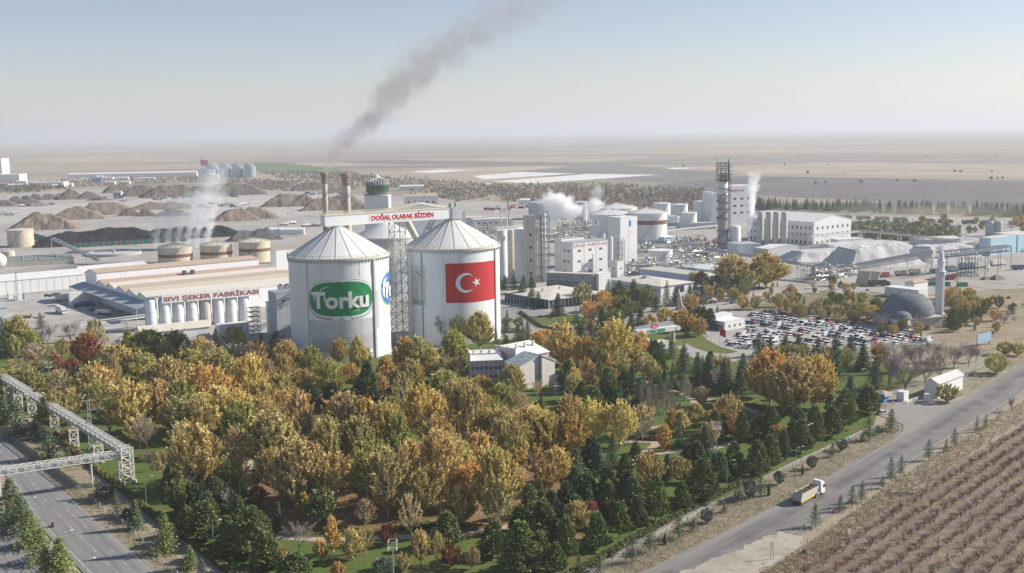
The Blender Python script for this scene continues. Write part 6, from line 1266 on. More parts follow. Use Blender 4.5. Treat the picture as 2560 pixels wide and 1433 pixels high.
T = '''pl Y 320 963 1085 115;pl O 517 922 1030 115;pl Y 550 975 1082 125;pl Y 242 918 1012 100;pl V 420 905 1012 105;pl V 558 890 990 100;pl Y 625 895 1008 85;pl V 692 1040 1200 125;pl Y 495 1075 1228 125;th Y 530 1095 1225 70
ro R 180 900 950 45;na R 283 895 950 40;ba W 275 997 1088 70;ba W 368 1027 1128 60;ro G 395 1000 1046 40;ro L 413 1015 1056 38;th B 595 1080 1188 90;ba W 554 1195 1270 65;ro R 645 1220 1275 45
pi P 628 1276 1392 92;pi P 513 1257 1355 88;pi P 439 1175 1283 62;pi S 487 1212 1292 60;sp C 340 1253 1324 40;ro K 267 1216 1253 34;bu S 318 1264 1295 30;ce C 245 1194 1247 34;ce C 294 1235 1288 36;sp E 413 1276 1384 62;sp E 476 1365 1424 46;sp K 506 1398 1440 40
ce C 48 1005 1095 100;sp C 12 990 1062 70;ce C 123 1068 1150 92;sp C 90 1050 1100 60;ce C 168 1119 1146 36;sp C 30 1200 1312 96;ce C 56 1240 1336 90;sp E 76 1280 1368 84;ce E 104 1325 1408 84;sp E 152 1345 1445 96;ce C 30 1260 1330 50;sp E 118 1372 1450 76
pl V 685 1039 1195 130;na B 752 985 1122 72;pl B 870 995 1122 118;pl B 820 1055 1165 95;pl B 760 1118 1262 130;pl Y 840 1145 1258 118;pl Y 966 1015 1142 100;pl V 970 1133 1292 122;pl Y 1057 975 1112 112;pl V 1163 965 1132 112;pl B 1100 1087 1262 112;th O 1170 1140 1238 60;pl Y 1245 1133 1312 118;pl Y 1145 1225 1322 88;th T 1247 1228 1328 76;pl T 1253 1025 1132 92;pl Y 1320 1025 1102 95
na P 806 1228 1322 76;cy S 693 1258 1334 24;ba W 749 1302 1380 78;na O 833 1302 1387 36;na Y 882 1330 1402 48;na O 803 1353 1410 36;th V 915 1322 1388 46;th T 915 1253 1322 60;ro R 972 1315 1364 46;th T 1027 1242 1352 66;na Y 1053 1332 1416 46;th V 1093 1335 1412 34;ro R 1130 1365 1418 52;pi P 1117 1280 1368 72;pi P 1232 1302 1392 76;pi P 1300 1265 1332 50;pi P 1302 1308 1436 104;pi P 1325 1212 1292 46;pi P 652 1280 1348 60;pi P 670 1335 1422 80;pi P 737 1384 1446 92;ro K 960 1400 1445 50;na O 845 1410 1446 50;na B 700 1380 1420 44;ro T 1010 1385 1430 40;ro B 1180 1372 1425 40
pl Y 1343 1027 1132 92;pl Y 1376 1045 1142 84;pl O 1427 1042 1142 90;pl L 1476 1009 1117 82;pl L 1551 1012 1122 86;pl Y 1394 1127 1208 76;th O 1330 1115 1198 84;pl B 1300 1060 1150 80
sp S 1530 1088 1162 44;sp S 1497 1112 1187 48;sp S 1440 1124 1198 50;pi P 1412 1205 1287 58;pi P 1470 1181 1264 58;pi P 1572 1178 1262 56;pi P 1633 1133 1202 42;pi P 1639 1190 1302 68;pi P 1705 1205 1274 46;pi P 1720 1112 1182 48;sp S 1669 1136 1197 44;pi P 1757 1151 1253 78;pi P 1796 1130 1202 58;sp S 1766 1066 1142 54;pi P 1835 1106 1187 58;pi P 1890 1103 1192 62;pi P 1896 1040 1097 56;pi P 1926 1018 1097 50;pi P 1358 1251 1342 78;pi P 1297 1269 1332 48;pi P 1494 1284 1374 62;pi P 1548 1257 1347 62;pi P 1593 1242 1320 48;pi P 1388 1357 1434 60;pi P 1352 1330 1420 70;pi P 1440 1240 1320 56;pi P 1520 1205 1285 56
th R 1476 1254 1302 44;ro R 1521 1254 1296 32;ba W 1373 1215 1260 36;ba W 1415 1296 1380 36;na R 1358 1330 1378 30;na T 1702 1033 1092 40;na O 1660 1066 1130 34;ro O 1773 1030 1066 32;ro O 1829 1040 1094 52;ro O 1800 1020 1060 36;bu O 1860 1060 1084 30
wb W 1605 940 1064 44;wb W 1648 945 1068 50;wb W 1672 950 1072 46;wb W 1715 930 1032 44;wb W 1625 960 1050 40
ce C 1624 1308 1382 44;ce C 1581 1341 1407 36;ce C 1500 1384 1428 40;ce C 1448 1387 1432 34;ce C 1698 1281 1347 46;cy C 1663 1335 1362 12;ce C 1735 1296 1328 26;ro K 1769 1272 1309 34;ce C 1811 1254 1282 22;ce C 1847 1196 1256 42;ro K 1874 1202 1247 34;ce C 1902 1187 1240 36;cy C 1922 1210 1240 10
pi P 1925 1090 1172 56;pi P 2002 1051 1132 58;pi P 2038 1015 1111 56;pi P 2080 1018 1093 58;pi P 1930 1018 1057 36;ro O 1950 1063 1105 46;ro K 1948 1181 1213 30;ro K 2029 1142 1174 28;ro K 2105 1100 1128 28;ce C 2080 1109 1144 24;ce C 2174 1045 1102 40;ce C 2156 1082 1105 24;ro K 2198 1066 1086 18;ce C 2227 1024 1078 38;cy C 2006 1163 1189 8;cy C 1964 1106 1150 9
ce C 2321 1100 1152 26;ce C 2365 1097 1131 16;ce C 2386 1071 1119 22;ce C 2442 1039 1081 16;ce C 2463 1035 1072 16;ba W 2496 1018 1050 20;ba W 2529 990 1029 26;ce C 2253 1139 1192 22;ce C 2228 1145 1207 28;ce C 2206 1193 1222 18;ce C 2155 1205 1256 34;ce C 2129 1217 1268 28;ce C 2100 1239 1280 26;ce C 2038 1260 1319 36;wb W 2316 1157 1230 52
pl O 1926 886 1012 108;pl Y 1985 905 1032 128;pl Y 2035 903 1022 108;pl V 1960 930 1030 90;sp S 1900 834 892 44;sp S 1923 846 897 36;sp S 1963 837 877 36;sp S 1995 837 872 42;sp S 2042 843 932 38;sp S 2089 840 947 46;sp S 2126 840 887 30;sp S 2158 857 927 42;sp S 2186 895 974 52;pi P 2169 966 1034 66;pi P 2109 975 1072 62;sp S 2125 940 1000 52;ro G 1969 863 902 62;ro G 2010 866 912 52;ro V 2110 872 922 46;na O 2198 863 917 46;ro B 2066 870 912 34
ba M 2221 880 980 72;ba M 2263 875 982 84;ba M 2312 870 962 80;ba M 2240 850 935 60;ba M 2350 860 952 66;ba M 2384 855 922 56;ba M 2421 850 917 46;ba M 2290 850 930 70;ba M 2200 845 910 50;ba M 2440 860 905 40;ro V 2367 963 1005 56;ro V 2492 889 934 60;ro V 2512 857 887 40;ro L 2545 858 890 36;sp S 1857 886 972 48;ba M 2270 845 900 60;ba M 2330 845 905 60
sp S 1709 863 932 46;sp S 1744 883 947 44;sp S 1778 892 967 48;sp S 1810 898 982 44;sp S 1855 889 985 48;pi P 1646 878 947 46;sp S 1655 852 897 30;sp S 1629 846 877 30;sp S 1664 926 974 40;pi P 1515 920 1012 46;pi P 1529 938 1010 46;pi P 1483 966 1022 56;sp S 1478 907 957 44;sp S 1406 920 982 36;sp S 1420 975 1044 52;sp S 1354 992 1037 36;pi P 1455 955 1025 50;pi S 1560 930 1000 50;sp S 1600 945 1005 44;pi P 1640 940 1010 50;sp S 1545 985 1050 44;pi P 1500 1000 1070 46
pl Y 1409 812 917 78;pl Y 1540 810 942 106;pl O 1463 850 932 66;ro O 1360 828 872 60;pl O 1500 880 945 60;na T 1590 880 940 50;th T 1620 900 950 50
sp S 1498 806 852 34;sp S 1455 812 857 34;sp S 1477 800 850 34;sp S 1506 766 817 50;sp S 1578 780 822 46;sp S 1600 766 812 36;ro O 1623 790 827 38;ro Y 1663 775 822 46;ro O 1709 780 827 56;sp S 1395 735 790 42;ro G 1457 712 762 44;sp S 1523 700 747 34;sp S 1548 702 755 36;sp S 1585 700 768 44;sp S 1620 712 765 44;sp S 1666 703 765 24;sp S 1688 720 765 28;sp S 1725 712 752 32;sp S 1755 715 760 36;sp S 1700 740 775 30;sp S 1640 740 780 26;ro S 1745 770 805 40;sp S 1330 718 765 34;sp S 1305 705 755 36;sp S 1345 730 770 30;sp S 1285 690 735 36;sp S 1262 690 725 34;sp S 1265 795 832 30;sp S 1320 803 854 32;sp S 1267 840 875 30;sp S 1295 812 850 26;bu E 1300 850 862 22;sp S 1240 820 858 14;sp S 1310 690 735 34;sp S 1330 690 725 30;sp S 1250 690 720 24
pl Y 1830 645 720 92;pl Y 1915 640 718 102;ro S 1800 690 740 60;ro V 1875 680 725 60
pl G 45 801 887 62;sp S 57 831 882 38;sp S 6 795 872 38;sp S 20 800 880 40;ba W 114 810 872 66;ba W 177 795 857 50;ro V 237 801 852 36;pl R 216 840 918 72;th T 250 825 905 60;sp S 104 783 822 26;pl G 372 831 907 112;pl G 435 834 902 76;ba W 486 837 924 62;pl V 588 819 894 62;na O 534 861 907 44;pl B 642 855 917 60;pl B 717 858 932 62;sp S 540 822 867 24;sp S 654 834 884 30;sp S 687 837 884 30;sp S 750 843 892 26;pl V 357 888 952 90;pl B 300 870 950 80;th T 110 865 930 80;ba W 90 855 920 70;th V 40 900 960 70;pl G 20 930 1000 80;pl V 70 925 1000 90;th T 150 930 1010 70;pi P 160 925 975 50;pi P 205 915 960 44;pl V 140 985 1075 90;th B 190 975 1060 80;pl V 250 960 1050 90
pi P 747 843 884 36;pi P 777 845 882 38;pl Y 848 852 912 44;pl G 778 873 947 66;pl O 717 862 947 62;pl O 823 905 982 52;ro O 873 910 957 44;pi S 920 905 1024 58;pi S 895 960 1012 46;pi S 831 957 1012 46;pi S 781 962 1027 50;pi S 979 970 1024 50;pi S 1018 953 1002 44;na O 963 895 970 40;pl Y 1004 865 934 46;pl V 1049 850 947 80;pl Y 1075 878 952 60;th T 1108 878 937 46;ba W 1102 785 862 56;pl G 1147 790 862 52;pl V 1200 788 875 70;pl G 1135 835 927 64;pl G 1144 862 927 50;pl V 1110 900 960 56;pl V 1025 905 975 70;pl B 950 940 1000 50;pl G 905 870 925 50;sp S 880 890 930 34
pl O 1205 945 1003 56;pl V 1280 920 1005 72;pl G 1255 967 1040 72;pl V 1113 932 1005 76;pl B 1150 900 960 50;ba T 1342 945 1000 46;pl Y 1200 990 1060 70;pl G 1235 1000 1060 56;pl V 1140 960 1040 70;th T 1300 985 1055 50;sp S 1330 1015 1065 30;pl O 1090 990 1060 60
pl B 400 960 1045 90;pl O 470 950 1040 90;pl V 445 1000 1090 90;pl Y 600 985 1080 90;th B 350 1040 1120 80;th T 460 1060 1140 80;pl B 700 940 1020 80;pl Y 660 960 1040 70;pl V 760 930 1000 70;pl O 720 985 1060 70;pl B 660 900 970 60;pl V 480 880 950 80;pl B 590 905 980 70;pl Y 380 930 1010 80
th T 1190 1040 1130 80;pl V 900 1050 1160 90;pl B 920 1120 1220 90;th T 820 1160 1265 80;pl O 1030 1110 1210 80;pl Y 1200 1090 1200 90;pl B 690 1130 1235 90;pl B 1060 1180 1285 90;pl O 1180 1170 1270 80;th T 740 1170 1275 80;ba T 560 1130 1200 60;ba W 470 1180 1250 60;th B 420 1130 1210 70;ba W 380 1110 1180 60;ba W 580 1220 1290 60;th V 620 1190 1240 40;pi P 580 1310 1390 60;pi P 470 1270 1340 60;na O 760 1240 1300 40;th B 600 1140 1210 50'''
KK = dict(pl='plane', th='thin', ro='round', na='narrow', pi='pine', sp='spruce', ce='cedar', cy='cypress', ba='bare', wb='whitebare', bu='bush')
for row in T.replace('\n', ';').split(';'):
    k, c, x, yt, yb, *w_ = row.split(); tree(KK[k], c, float(x), float(yt), float(yb), float(w_[0]) if w_ else None)
# gardens round the mosque and car park: smaller mixed trees
rr = random.Random(5)
def inpoly(x, y, pts):
    c = False
    for (x0, y0), (x1, y1) in zip(pts, pts[1:]+pts[:1]):
        if (y0 > y) != (y1 > y) and x < (x1-x0)*(y-y0)/(y1-y0)+x0: c = not c
    return c
def fill(pts, n, mix, hm, gap=9):
    got = []; tries = 0
    while len(got) < n and tries < n*40:
        tries += 1; x, y = rr.uniform(min(p[0] for p in pts), max(p[0] for p in pts)), rr.uniform(min(p[1] for p in pts), max(p[1] for p in pts))
        if not inpoly(x, y, pts): continue
        p = P(x, y)
        if any((p-q).length < gap for q in got) or (1150 < x < 1400 and 895 < y < 1010) or (2318 < x < 2378 and 775 < y < 850): continue
        got.append(p); k, c = rr.choice(mix).split(); h = rr.uniform(*hm)*(.5 if k == 'bu' else 1); tree(KK[k], c, x, y-h*pxm(x, y)*.97, y)
fill([(1760,770),(1870,730),(2000,745),(2180,745),(2215,800),(2120,808),(1990,795),(1870,775)], 44, ['sp S', 'ro V', 'ro E', 'ro B', 'ba M', 'sp K', 'ro O', 'ro G', 'bu E', 'na B'], (4, 8), 6)
fill([(1740,745),(1860,715),(1990,715),(2080,705),(2180,725),(2130,745),(1990,735),(1880,735),(1790,765)], 22, ['ro R', 'ro E', 'bu E', 'ba M', 'ro V', 'sp S', 'ro B'], (3, 6), 7)
fill([(2330,800),(2360,790),(2470,770),(2450,800),(2360,850),(2330,840)], 26, ['pi P', 'ro E', 'ro B', 'sp S', 'pi P'], (5, 8), 4)
fill([(2190,820),(2320,825),(2340,845),(2200,850)], 16, ['ba M', 'ro B', 'ro E', 'bu E', 'sp S', 'ro O'], (3, 6), 4)
fill([(2380,770),(2560,735),(2560,800),(2480,850),(2440,830)], 22, ['ba M', 'sp S', 'ro C', 'bu C', 'ro B', 'ba M'], (3, 7), 7)
fill([(2360,745),(2480,740),(2450,775),(2370,790)], 10, ['ro B', 'ro O', 'ro B', 'ro G'], (5, 9), 6)
fill([(1360,770),(1480,775),(1500,800),(1420,812),(1330,800)], 8, ['bu E', 'bu G', 'bu L', 'sp S'], (2, 3.5), 5)
fill([(1545,770),(1650,775),(1660,800),(1560,815)], 8, ['bu E', 'bu G', 'sp S', 'ro E'], (2, 4), 5)
fill([(1500,1000),(1900,1000),(1900,1090),(1700,1130),(1560,1130)], 16, ['bu E', 'bu R', 'bu G', 'ro R'], (1.5, 3), 5)
fill([(1960,610),(2030,600),(2030,640),(1960,650)], 2, ['ro V'], (3, 5), 5)
fill([(2300,555),(2560,550),(2560,585),(2420,590),(2300,590)], 24, ['ro E', 'ro B', 'ro Y', 'ba M', 'ro G', 'ro V'], (5, 9), 9)
fill([(1300,1250),(1500,1170),(1760,1110),(1900,1060),(2160,1000),(2180,1060),(1900,1180),(1600,1310),(1400,1420),(1290,1420)], 34, ['pi P', 'pi P', 'pi S', 'sp S', 'ro B'], (6, 10), 5)
fill([(1440,900),(1600,880),(1900,930),(2100,930),(2120,1000),(1900,1010),(1760,970),(1640,1000),(1440,1020)], 22, ['sp S', 'sp S', 'pi P', 'pl V', 'ro B'], (7, 12), 6)
fill([(150,920),(700,900),(1150,960),(1350,1050),(1300,1280),(700,1280),(640,1150),(330,1060)], 46, ['pl Y', 'pl V', 'pl B', 'th T', 'pl V', 'th B', 'pl G', 'ba W', 'pl O'], (9, 15), 7)
fill([(1400,900),(1560,880),(1760,920),(1900,980),(1900,1090),(1760,1120),(1560,1130),(1420,1080)], 34, ['sp S', 'pi P', 'pl V', 'sp S', 'ro B', 'pl Y', 'pi P', 'wb W', 'ro T'], (6, 11), 6.5)
fill([(420,1220),(600,1250),(650,1400),(560,1433),(470,1360)], 10, ['pi P', 'pi P', 'ro E', 'th V'], (6, 9), 6)
fill([(0,890),(300,860),(330,880),(700,890),(720,930),(200,950),(0,940)], 22, ['pl G', 'pl V', 'ba W', 'sp S', 'th T', 'ro B', 'th R'], (6, 11), 7)
fill([(1500,750),(1640,762),(1600,790),(1560,835),(1440,838),(1425,805),(1480,790)], 26, ['sp S', 'sp S', 'sp P', 'ro O', 'ro E', 'sp S'], (6, 11), 6)
fill([(1730,705),(1800,700),(1890,730),(1880,760),(1760,772),(1735,750)], 26, ['sp S', 'ro V', 'ro E', 'ro R', 'sp S', 'ba M'], (4, 9), 6)
fill([(1690,790),(1760,780),(1800,800),(1760,845),(1690,850)], 16, ['sp S', 'sp S', 'ro O', 'pi P'], (5, 10), 6)
fill([(1255,790),(1300,800),(1320,860),(1260,880)], 12, ['sp S', 'ro E', 'bu E', 'sp P'], (4, 8), 6)
fill([(1990,800),(2120,812),(2200,815),(2200,790),(2050,770),(1960,770)], 24, ['ba M', 'ro B', 'sp S', 'ro E', 'ba M'], (4, 7), 6)
# ------------------------------------------------------------------ far scrub and belts that read as one mass; windbreak conifers one by one
SMALLC, SMALLT = {}, None
def mass(name, pts, n, cols, hm, mat, per=16, leafs=.8, group=None, cone=.0):
    """a far belt of scrub or wood that nobody could count"""
    mb = MB()
    for i in range(n):
        for _ in range(60):
            x, y = rr.uniform(min(p[0] for p in pts), max(p[0] for p in pts)), rr.uniform(min(p[1] for p in pts), max(p[1] for p in pts))
            if inpoly(x, y, pts): break
        p = P(x, y); h = rr.uniform(*hm); r = h*rr.uniform(.35, .6)
        for k in range(per):
            t = rr.random(); q = Vector((rr.gauss(0, .5), rr.gauss(0, .5), 0))*r*(1-t*cone); q.z = h*t; a = rv(rr)*leafs*h*.22; b = a.cross(rv(rr)).normalized()*leafs*h*.16; mb.quadat(p+q, a, b)
    o = mb.build(name, mat); o.color = (*cols, 1); o['kind'] = 'stuff'; return o
FAR = leafmat('far_scrub', .25, (.34, .28, .22), .15)
mass('scrub', [(700,455),(905,440),(1000,447),(1130,455),(1240,462),(1280,480),(1150,505),(1080,490),(1000,470),(900,475),(760,470)], 900, (.26, .22, .175), (3, 6), FAR)
mass('scrub', [(1230,465),(1500,462),(1760,478),(1780,505),(1760,530),(1560,515),(1330,510),(1240,500)], 1300, (.26, .215, .17), (3, 7), FAR)
mass('scrub', [(0,462),(200,452),(400,446),(520,443),(650,450),(700,455),(650,462),(480,458),(330,462),(120,474),(0,484)], 700, (.23, .21, .17), (3, 6), FAR)
mass('scrub', [(640,428),(800,432),(960,440),(900,452),(700,448)], 420, (.15, .15, .10), (3, 6), FAR)
mass('woodland', [(2130,568),(2300,570),(2400,582),(2380,604),(2250,602),(2135,592)], 560, (.21, .205, .12), (4, 8), FAR)
mass('woodland', [(2540,595),(2700,590),(2700,625),(2560,630),(2500,625)], 160, (.16, .12, .09), (4, 7), FAR)
mass('scrub', [(1700,600),(1790,600),(1790,640),(1720,640)], 60, (.22, .18, .08), (2, 4), FAR)
def far_tree(kind, col, x, yb, h, label, group):
    p = P(x, yb); t = link(kind, PROT[{'far_conifer': 'spruce', 'far_tree': 'round'}[kind]][rr.randrange(2)][0], None, p, rr.random()*6); t.scale = (h*rr.uniform(.8, 1.3),)*2+(h,); t.color = (*COLR[col][0], 1); return tag(t, label, 'tree', group)
for i in range(270):
    u = rr.random(); x = 1885+u*690; y = 517+22*u+rr.uniform(-4, 5)+(x-1885)*-.004; far_tree('far_conifer', 'S', x, y+3, rr.uniform(8, 14), 'dark conifer in the long windbreak beyond the white hall', 'windbreak conifers')
for i in range(60):
    x = rr.uniform(1480, 1780); y = 478+(x-1480)*.03+rr.uniform(-5, 14); far_tree('far_conifer', 'K', x, y+8, rr.uniform(7, 12), 'blue green conifer scattered in the scrub behind the white tanks', 'conifers in the scrub')
for i in range(40):
    x = rr.uniform(880, 1080); y = 444+rr.uniform(-6, 10); far_tree('far_conifer', 'K', x, y+4, rr.uniform(5, 9), 'small dark tree in the scrub beyond the lookout tower', 'trees beyond the lookout tower')
for i in range(64):
    ln = rr.choice([(1160, 1440, 404, 412), (1700, 2560, 398, 392), (100, 480, 392, 384), (300, 560, 404, 398), (1640, 2100, 418, 412), (0, 200, 410, 406), (2000, 2560, 462, 448), (1900, 2560, 436, 430)]); u = rr.random(); far_tree('far_tree', rr.choice('SEM'), ln[0]+(ln[1]-ln[0])*u, ln[2]+(ln[3]-ln[2])*u+rr.gauss(0, .6), rr.uniform(3, 6), 'tiny lone tree on a field edge far out on the plain', 'field edge trees')
for i in range(46):
    x = rr.uniform(-10, 165); y = 474+rr.uniform(-6, 8)-.02*x; far_tree('far_tree', rr.choice('SEMR'), x, y+2, rr.uniform(5, 9), 'small tree in front of the low white yard building', 'trees by the far white yard')
# ------------------------------------------------------------------ orchard, dry grass, fallen leaves
TWIG = leafmat('orchard_twigs', .45, (.22, .15, .12), .0)
OB = []
for sd2 in range(4):
    rb = random.Random(200+sd2); m = MB()
    def gr(p, d, l, r, k):
        q = p+d*l; m.tube(p, q, r, r*.6, n=3)
        if k < 3:
            for j in range((5, 3, 3)[k]): e = (d+rv(rb)*.65+Vector((0, 0, .1))).normalized(); gr(p.lerp(q, rb.uniform(.5, 1)), e, l*rb.uniform(.6, .9), r*.6, k+1)
    gr(Vector((0, 0, -.05)), Vector((0, 0, 1)), .55, .04, 0); OB.append((m, m.mesh('twigs', TWIG)))
o0, o1 = P(2040, 1405), P(2555, 1072); od = (o1-o0).normalized(); on = Vector((od.y, -od.x, 0)); spots = []
for row in range(26):
    for k in range(-30, 110):
        p = o0+od*k*1.45+on*(1.5+row*4.2)+Vector((rr.gauss(0, .45), rr.gauss(0, .45), 0)); x, y = proj(p)
        if -60 < x < 2640 and y < 1500 and y > 1030 and inpoly(x, y, [(1990,1445),(2117,1347),(2268,1242),(2374,1169),(2555,1066),(2760,950),(3000,1500),(1960,1600)]) and rr.random() < .88: spots.append((p, y, x, row))
spots.sort(key=lambda s2: -s2[1] if s2[1] < 1433 and s2[2] < 2560 else 0); big = MB()
RC = [(.19, .05, .04), (.22, .08, .06), (.22, .125, .10), (.24, .18, .145), (.20, .06, .048)]
OBN = []
OC = {}
for i, (p, y, x, rw) in enumerate(spots):
    src, me = rr.choice(OB); h = rr.uniform(1.2, 2.1)
    if i < 295:
        t = link('orchard_bush', me, None, p, rr.random()*6); t.scale = (h*1.2, h*1.2, h); t.color = (*rr.choice(RC), 1); tag(t, f'bare reddish orchard bush, {ORD[OC.setdefault(rw, 0)]} along the {ORD[rw]} row from the road', 'bush', 'orchard bushes in rows'); OC[rw] += 1
    else:
        big.m = Matrix.Translation(p) @ Matrix.Rotation(rr.random()*6, 4, 'Z') @ Matrix.Diagonal((h*1.2, h*1.2, h, 1)); big.add(src.v, src.f)
big.m = None; o = big.build('orchard_bushes', TWIG); o.color = (.185, .09, .07, 1); o['kind'] = 'stuff'
def tufts(name, pts, n, col, hm, mat, flat=False, k=3):
    mb = MB()
    for i in range(n):
        for _ in range(60):
            x, y = rr.uniform(min(p[0] for p in pts), max(p[0] for p in pts)), rr.uniform(min(p[1] for p in pts), max(p[1] for p in pts))
            if inpoly(x, y, pts): break
        p = P(x, y, .25)
        for j in range(k):
            if flat: a = Vector((rr.gauss(0, 1), rr.gauss(0, 1), .15*rr.gauss(0, 1))).normalized()*rr.uniform(*hm); mb.quadat(p+Vector((rr.gauss(0, .5), rr.gauss(0, .5), 0)), a, Vector((-a.y, a.x, a.z))*.7)
            else:
                h = rr.uniform(*hm); e = Vector((rr.gauss(0, .35), rr.gauss(0, .35), 1))*h; s2 = Vector((rr.gauss(0, 1), rr.gauss(0, 1), 0)).normalized()*h*.22; q = p+Vector((rr.gauss(0, .3), rr.gauss(0, .3), -.2)); mb.add([q-s2, q+s2, q+e], [(0, 1, 2)])
    o = mb.build(name, mat); o.color = (*col, 1); o['kind'] = 'stuff'
STRAW = leafmat('straw', .4, (.34, .27, .15), .2)
tufts('dry_grass', [(1900,1433),(2040,1345),(2240,1200),(2560,1000),(2560,1050),(2374,1165),(2268,1238),(2117,1343),(2000,1433)], 4500, (.40, .33, .22), (.25, .6), STRAW); tufts('dry_grass', [(1600,1433),(1940,1262),(2230,1100),(2240,1072),(2080,1118),(1815,1250),(1500,1425)], 3000, (.42, .345, .22), (.2, .5), STRAW); tufts('dry_grass', [(2290,1010),(2560,880),(2560,900),(2420,985)], 700, (.5, .4, .24), (.2, .5), STRAW); tufts('dry_grass', [(2040,1405),(2555,1072),(2600,1433),(2040,1433)], 2500, (.38, .31, .21), (.2, .5), STRAW)
tufts('dry_grass', [(0,1050),(140,1110),(255,1210),(400,1350),(480,1433),(400,1433),(156,1222),(0,1090)], 1500, (.34, .29, .15), (.2, .5), STRAW)
FALL = leafmat('fallen_leaf', .6, (.40, .26, .08), .0)
tufts('fallen_leaves', [(600,1240),(700,1110),(900,1080),(1300,1140),(1450,1200),(1380,1300),(1200,1340),(1040,1310),(900,1340),(720,1340)], 3500, (.36, .19, .08), (.08, .2), FALL, True); tufts('fallen_leaves', [(150,900),(800,900),(1100,980),(1300,1050),(900,1080),(560,1060),(250,1010)], 3000, (.34, .2, .07), (.08, .2), FALL, True); tufts('grass', [(700,1340),(1400,1300),(1900,1000),(2200,930),(2180,1070),(1600,1330),(1400,1433),(600,1433)], 5000, (.09, .15, .03), (.1, .3), LEAF)
# ------------------------------------------------------------------ vehicles
CARP = paint('car_paint', .3, .04); TRK = paint('lorry_paint', .5, .15); RUBBER = M('rubber', (.03, .03, .032)); RIM = M('rim_alloy', (.45, .45, .46), metal=.5, rough=.4); CHAS = M('chassis', (.06, .06, .065)); CGLASS = M('car_glass', (.02, .026, .034), rough=.12, spec=.6)
def loft(secs):
    """side profile cross sections: (x, half width, z0, z1)"""
    mb = MB(); vs = []
    for x, hw, z0, z1 in secs: vs += [(x, -hw, z0), (x, hw, z0), (x, hw*.93, z1), (x, -hw*.93, z1)]
    n = len(secs); fs = [(4*i+j, 4*i+(j+1) % 4, 4*(i+1)+(j+1) % 4, 4*(i+1)+j) for i in range(n-1) for j in range(4)]; return mb.add(vs, [(q[3], q[2], q[1], q[0]) for q in fs] + [(0, 1, 2, 3), (4*n-1, 4*n-2, 4*n-3, 4*n-4)])
def car_proto(kind):
    t = thing(kind, None, 'car'); L, Hh = (4.4, 1.45) if kind == 'parked_car' else (4.7, 1.75) if kind == 'parked_suv' else (5.3, 2.2) if kind == 'parked_van' else (7.0, 2.7)
    h = L/2; van = kind in ('parked_van', 'minibus'); bl = .85 if not van else 1.15
    a = loft([(-h, .78, .45, bl*.85), (-h+.25, .86, .28, bl), (h*.45, .88, .25, bl), (h*.5, .88, .25, bl*.97), (h-.25, .82, .28, bl*.82), (h, .7, .42, bl*.66)] if not van else [(-h, .92, .4, bl), (-h+.1, .96, .3, bl), (h*.7, .96, .3, bl), (h-.2, .9, .3, bl*.9), (h, .8, .4, bl*.75)]).build('body', CARP, t); a['tint'] = 1
    g0, g1, g2, g3 = (-h+.35, -h+.95, h*.1, h*.48) if not van else (-h+.05, -h+.15, h*.55, h*.82)
    if kind == 'parked_van': loft([(g0, .93, bl, Hh), (g2*.3, .93, bl, Hh)]).build('cargo_side', CARP, t)['tint'] = 1; loft([(g2*.3+.02, .92, bl, Hh-.05), (g2, .9, bl, Hh-.06), (g3, .86, bl, bl+.1)]).build('glasshouse', CGLASS, t)
    else: loft([(g0, .80, bl-.02, bl+.05), (g1, .80, bl-.02, Hh-.05), (g2, .80, bl-.02, Hh-.05), (g3, .78, bl-.02, bl+.02)]).build('glasshouse', CGLASS, t)
    r = loft([(g1-.05, .76, Hh-.06, Hh), (g2+.05, .76, Hh-.06, Hh)]).build('roof', CARP, t); r['tint'] = 1
    m = MB(); m.box(-h+.1, -.75, .2, h-.1, .75, .4)
    for x in (-h*.6, h*.62):
        for y in (-.86, .7): m.m = Matrix.Translation((x, y, .32)) @ Matrix.Rotation(-pi/2, 4, 'X'); m.lathe([(.05, 0), (.32, 0), (.32, .18), (.05, .18)], 10)
    m.m = None; m.build('underbody', RUBBER, t); return t
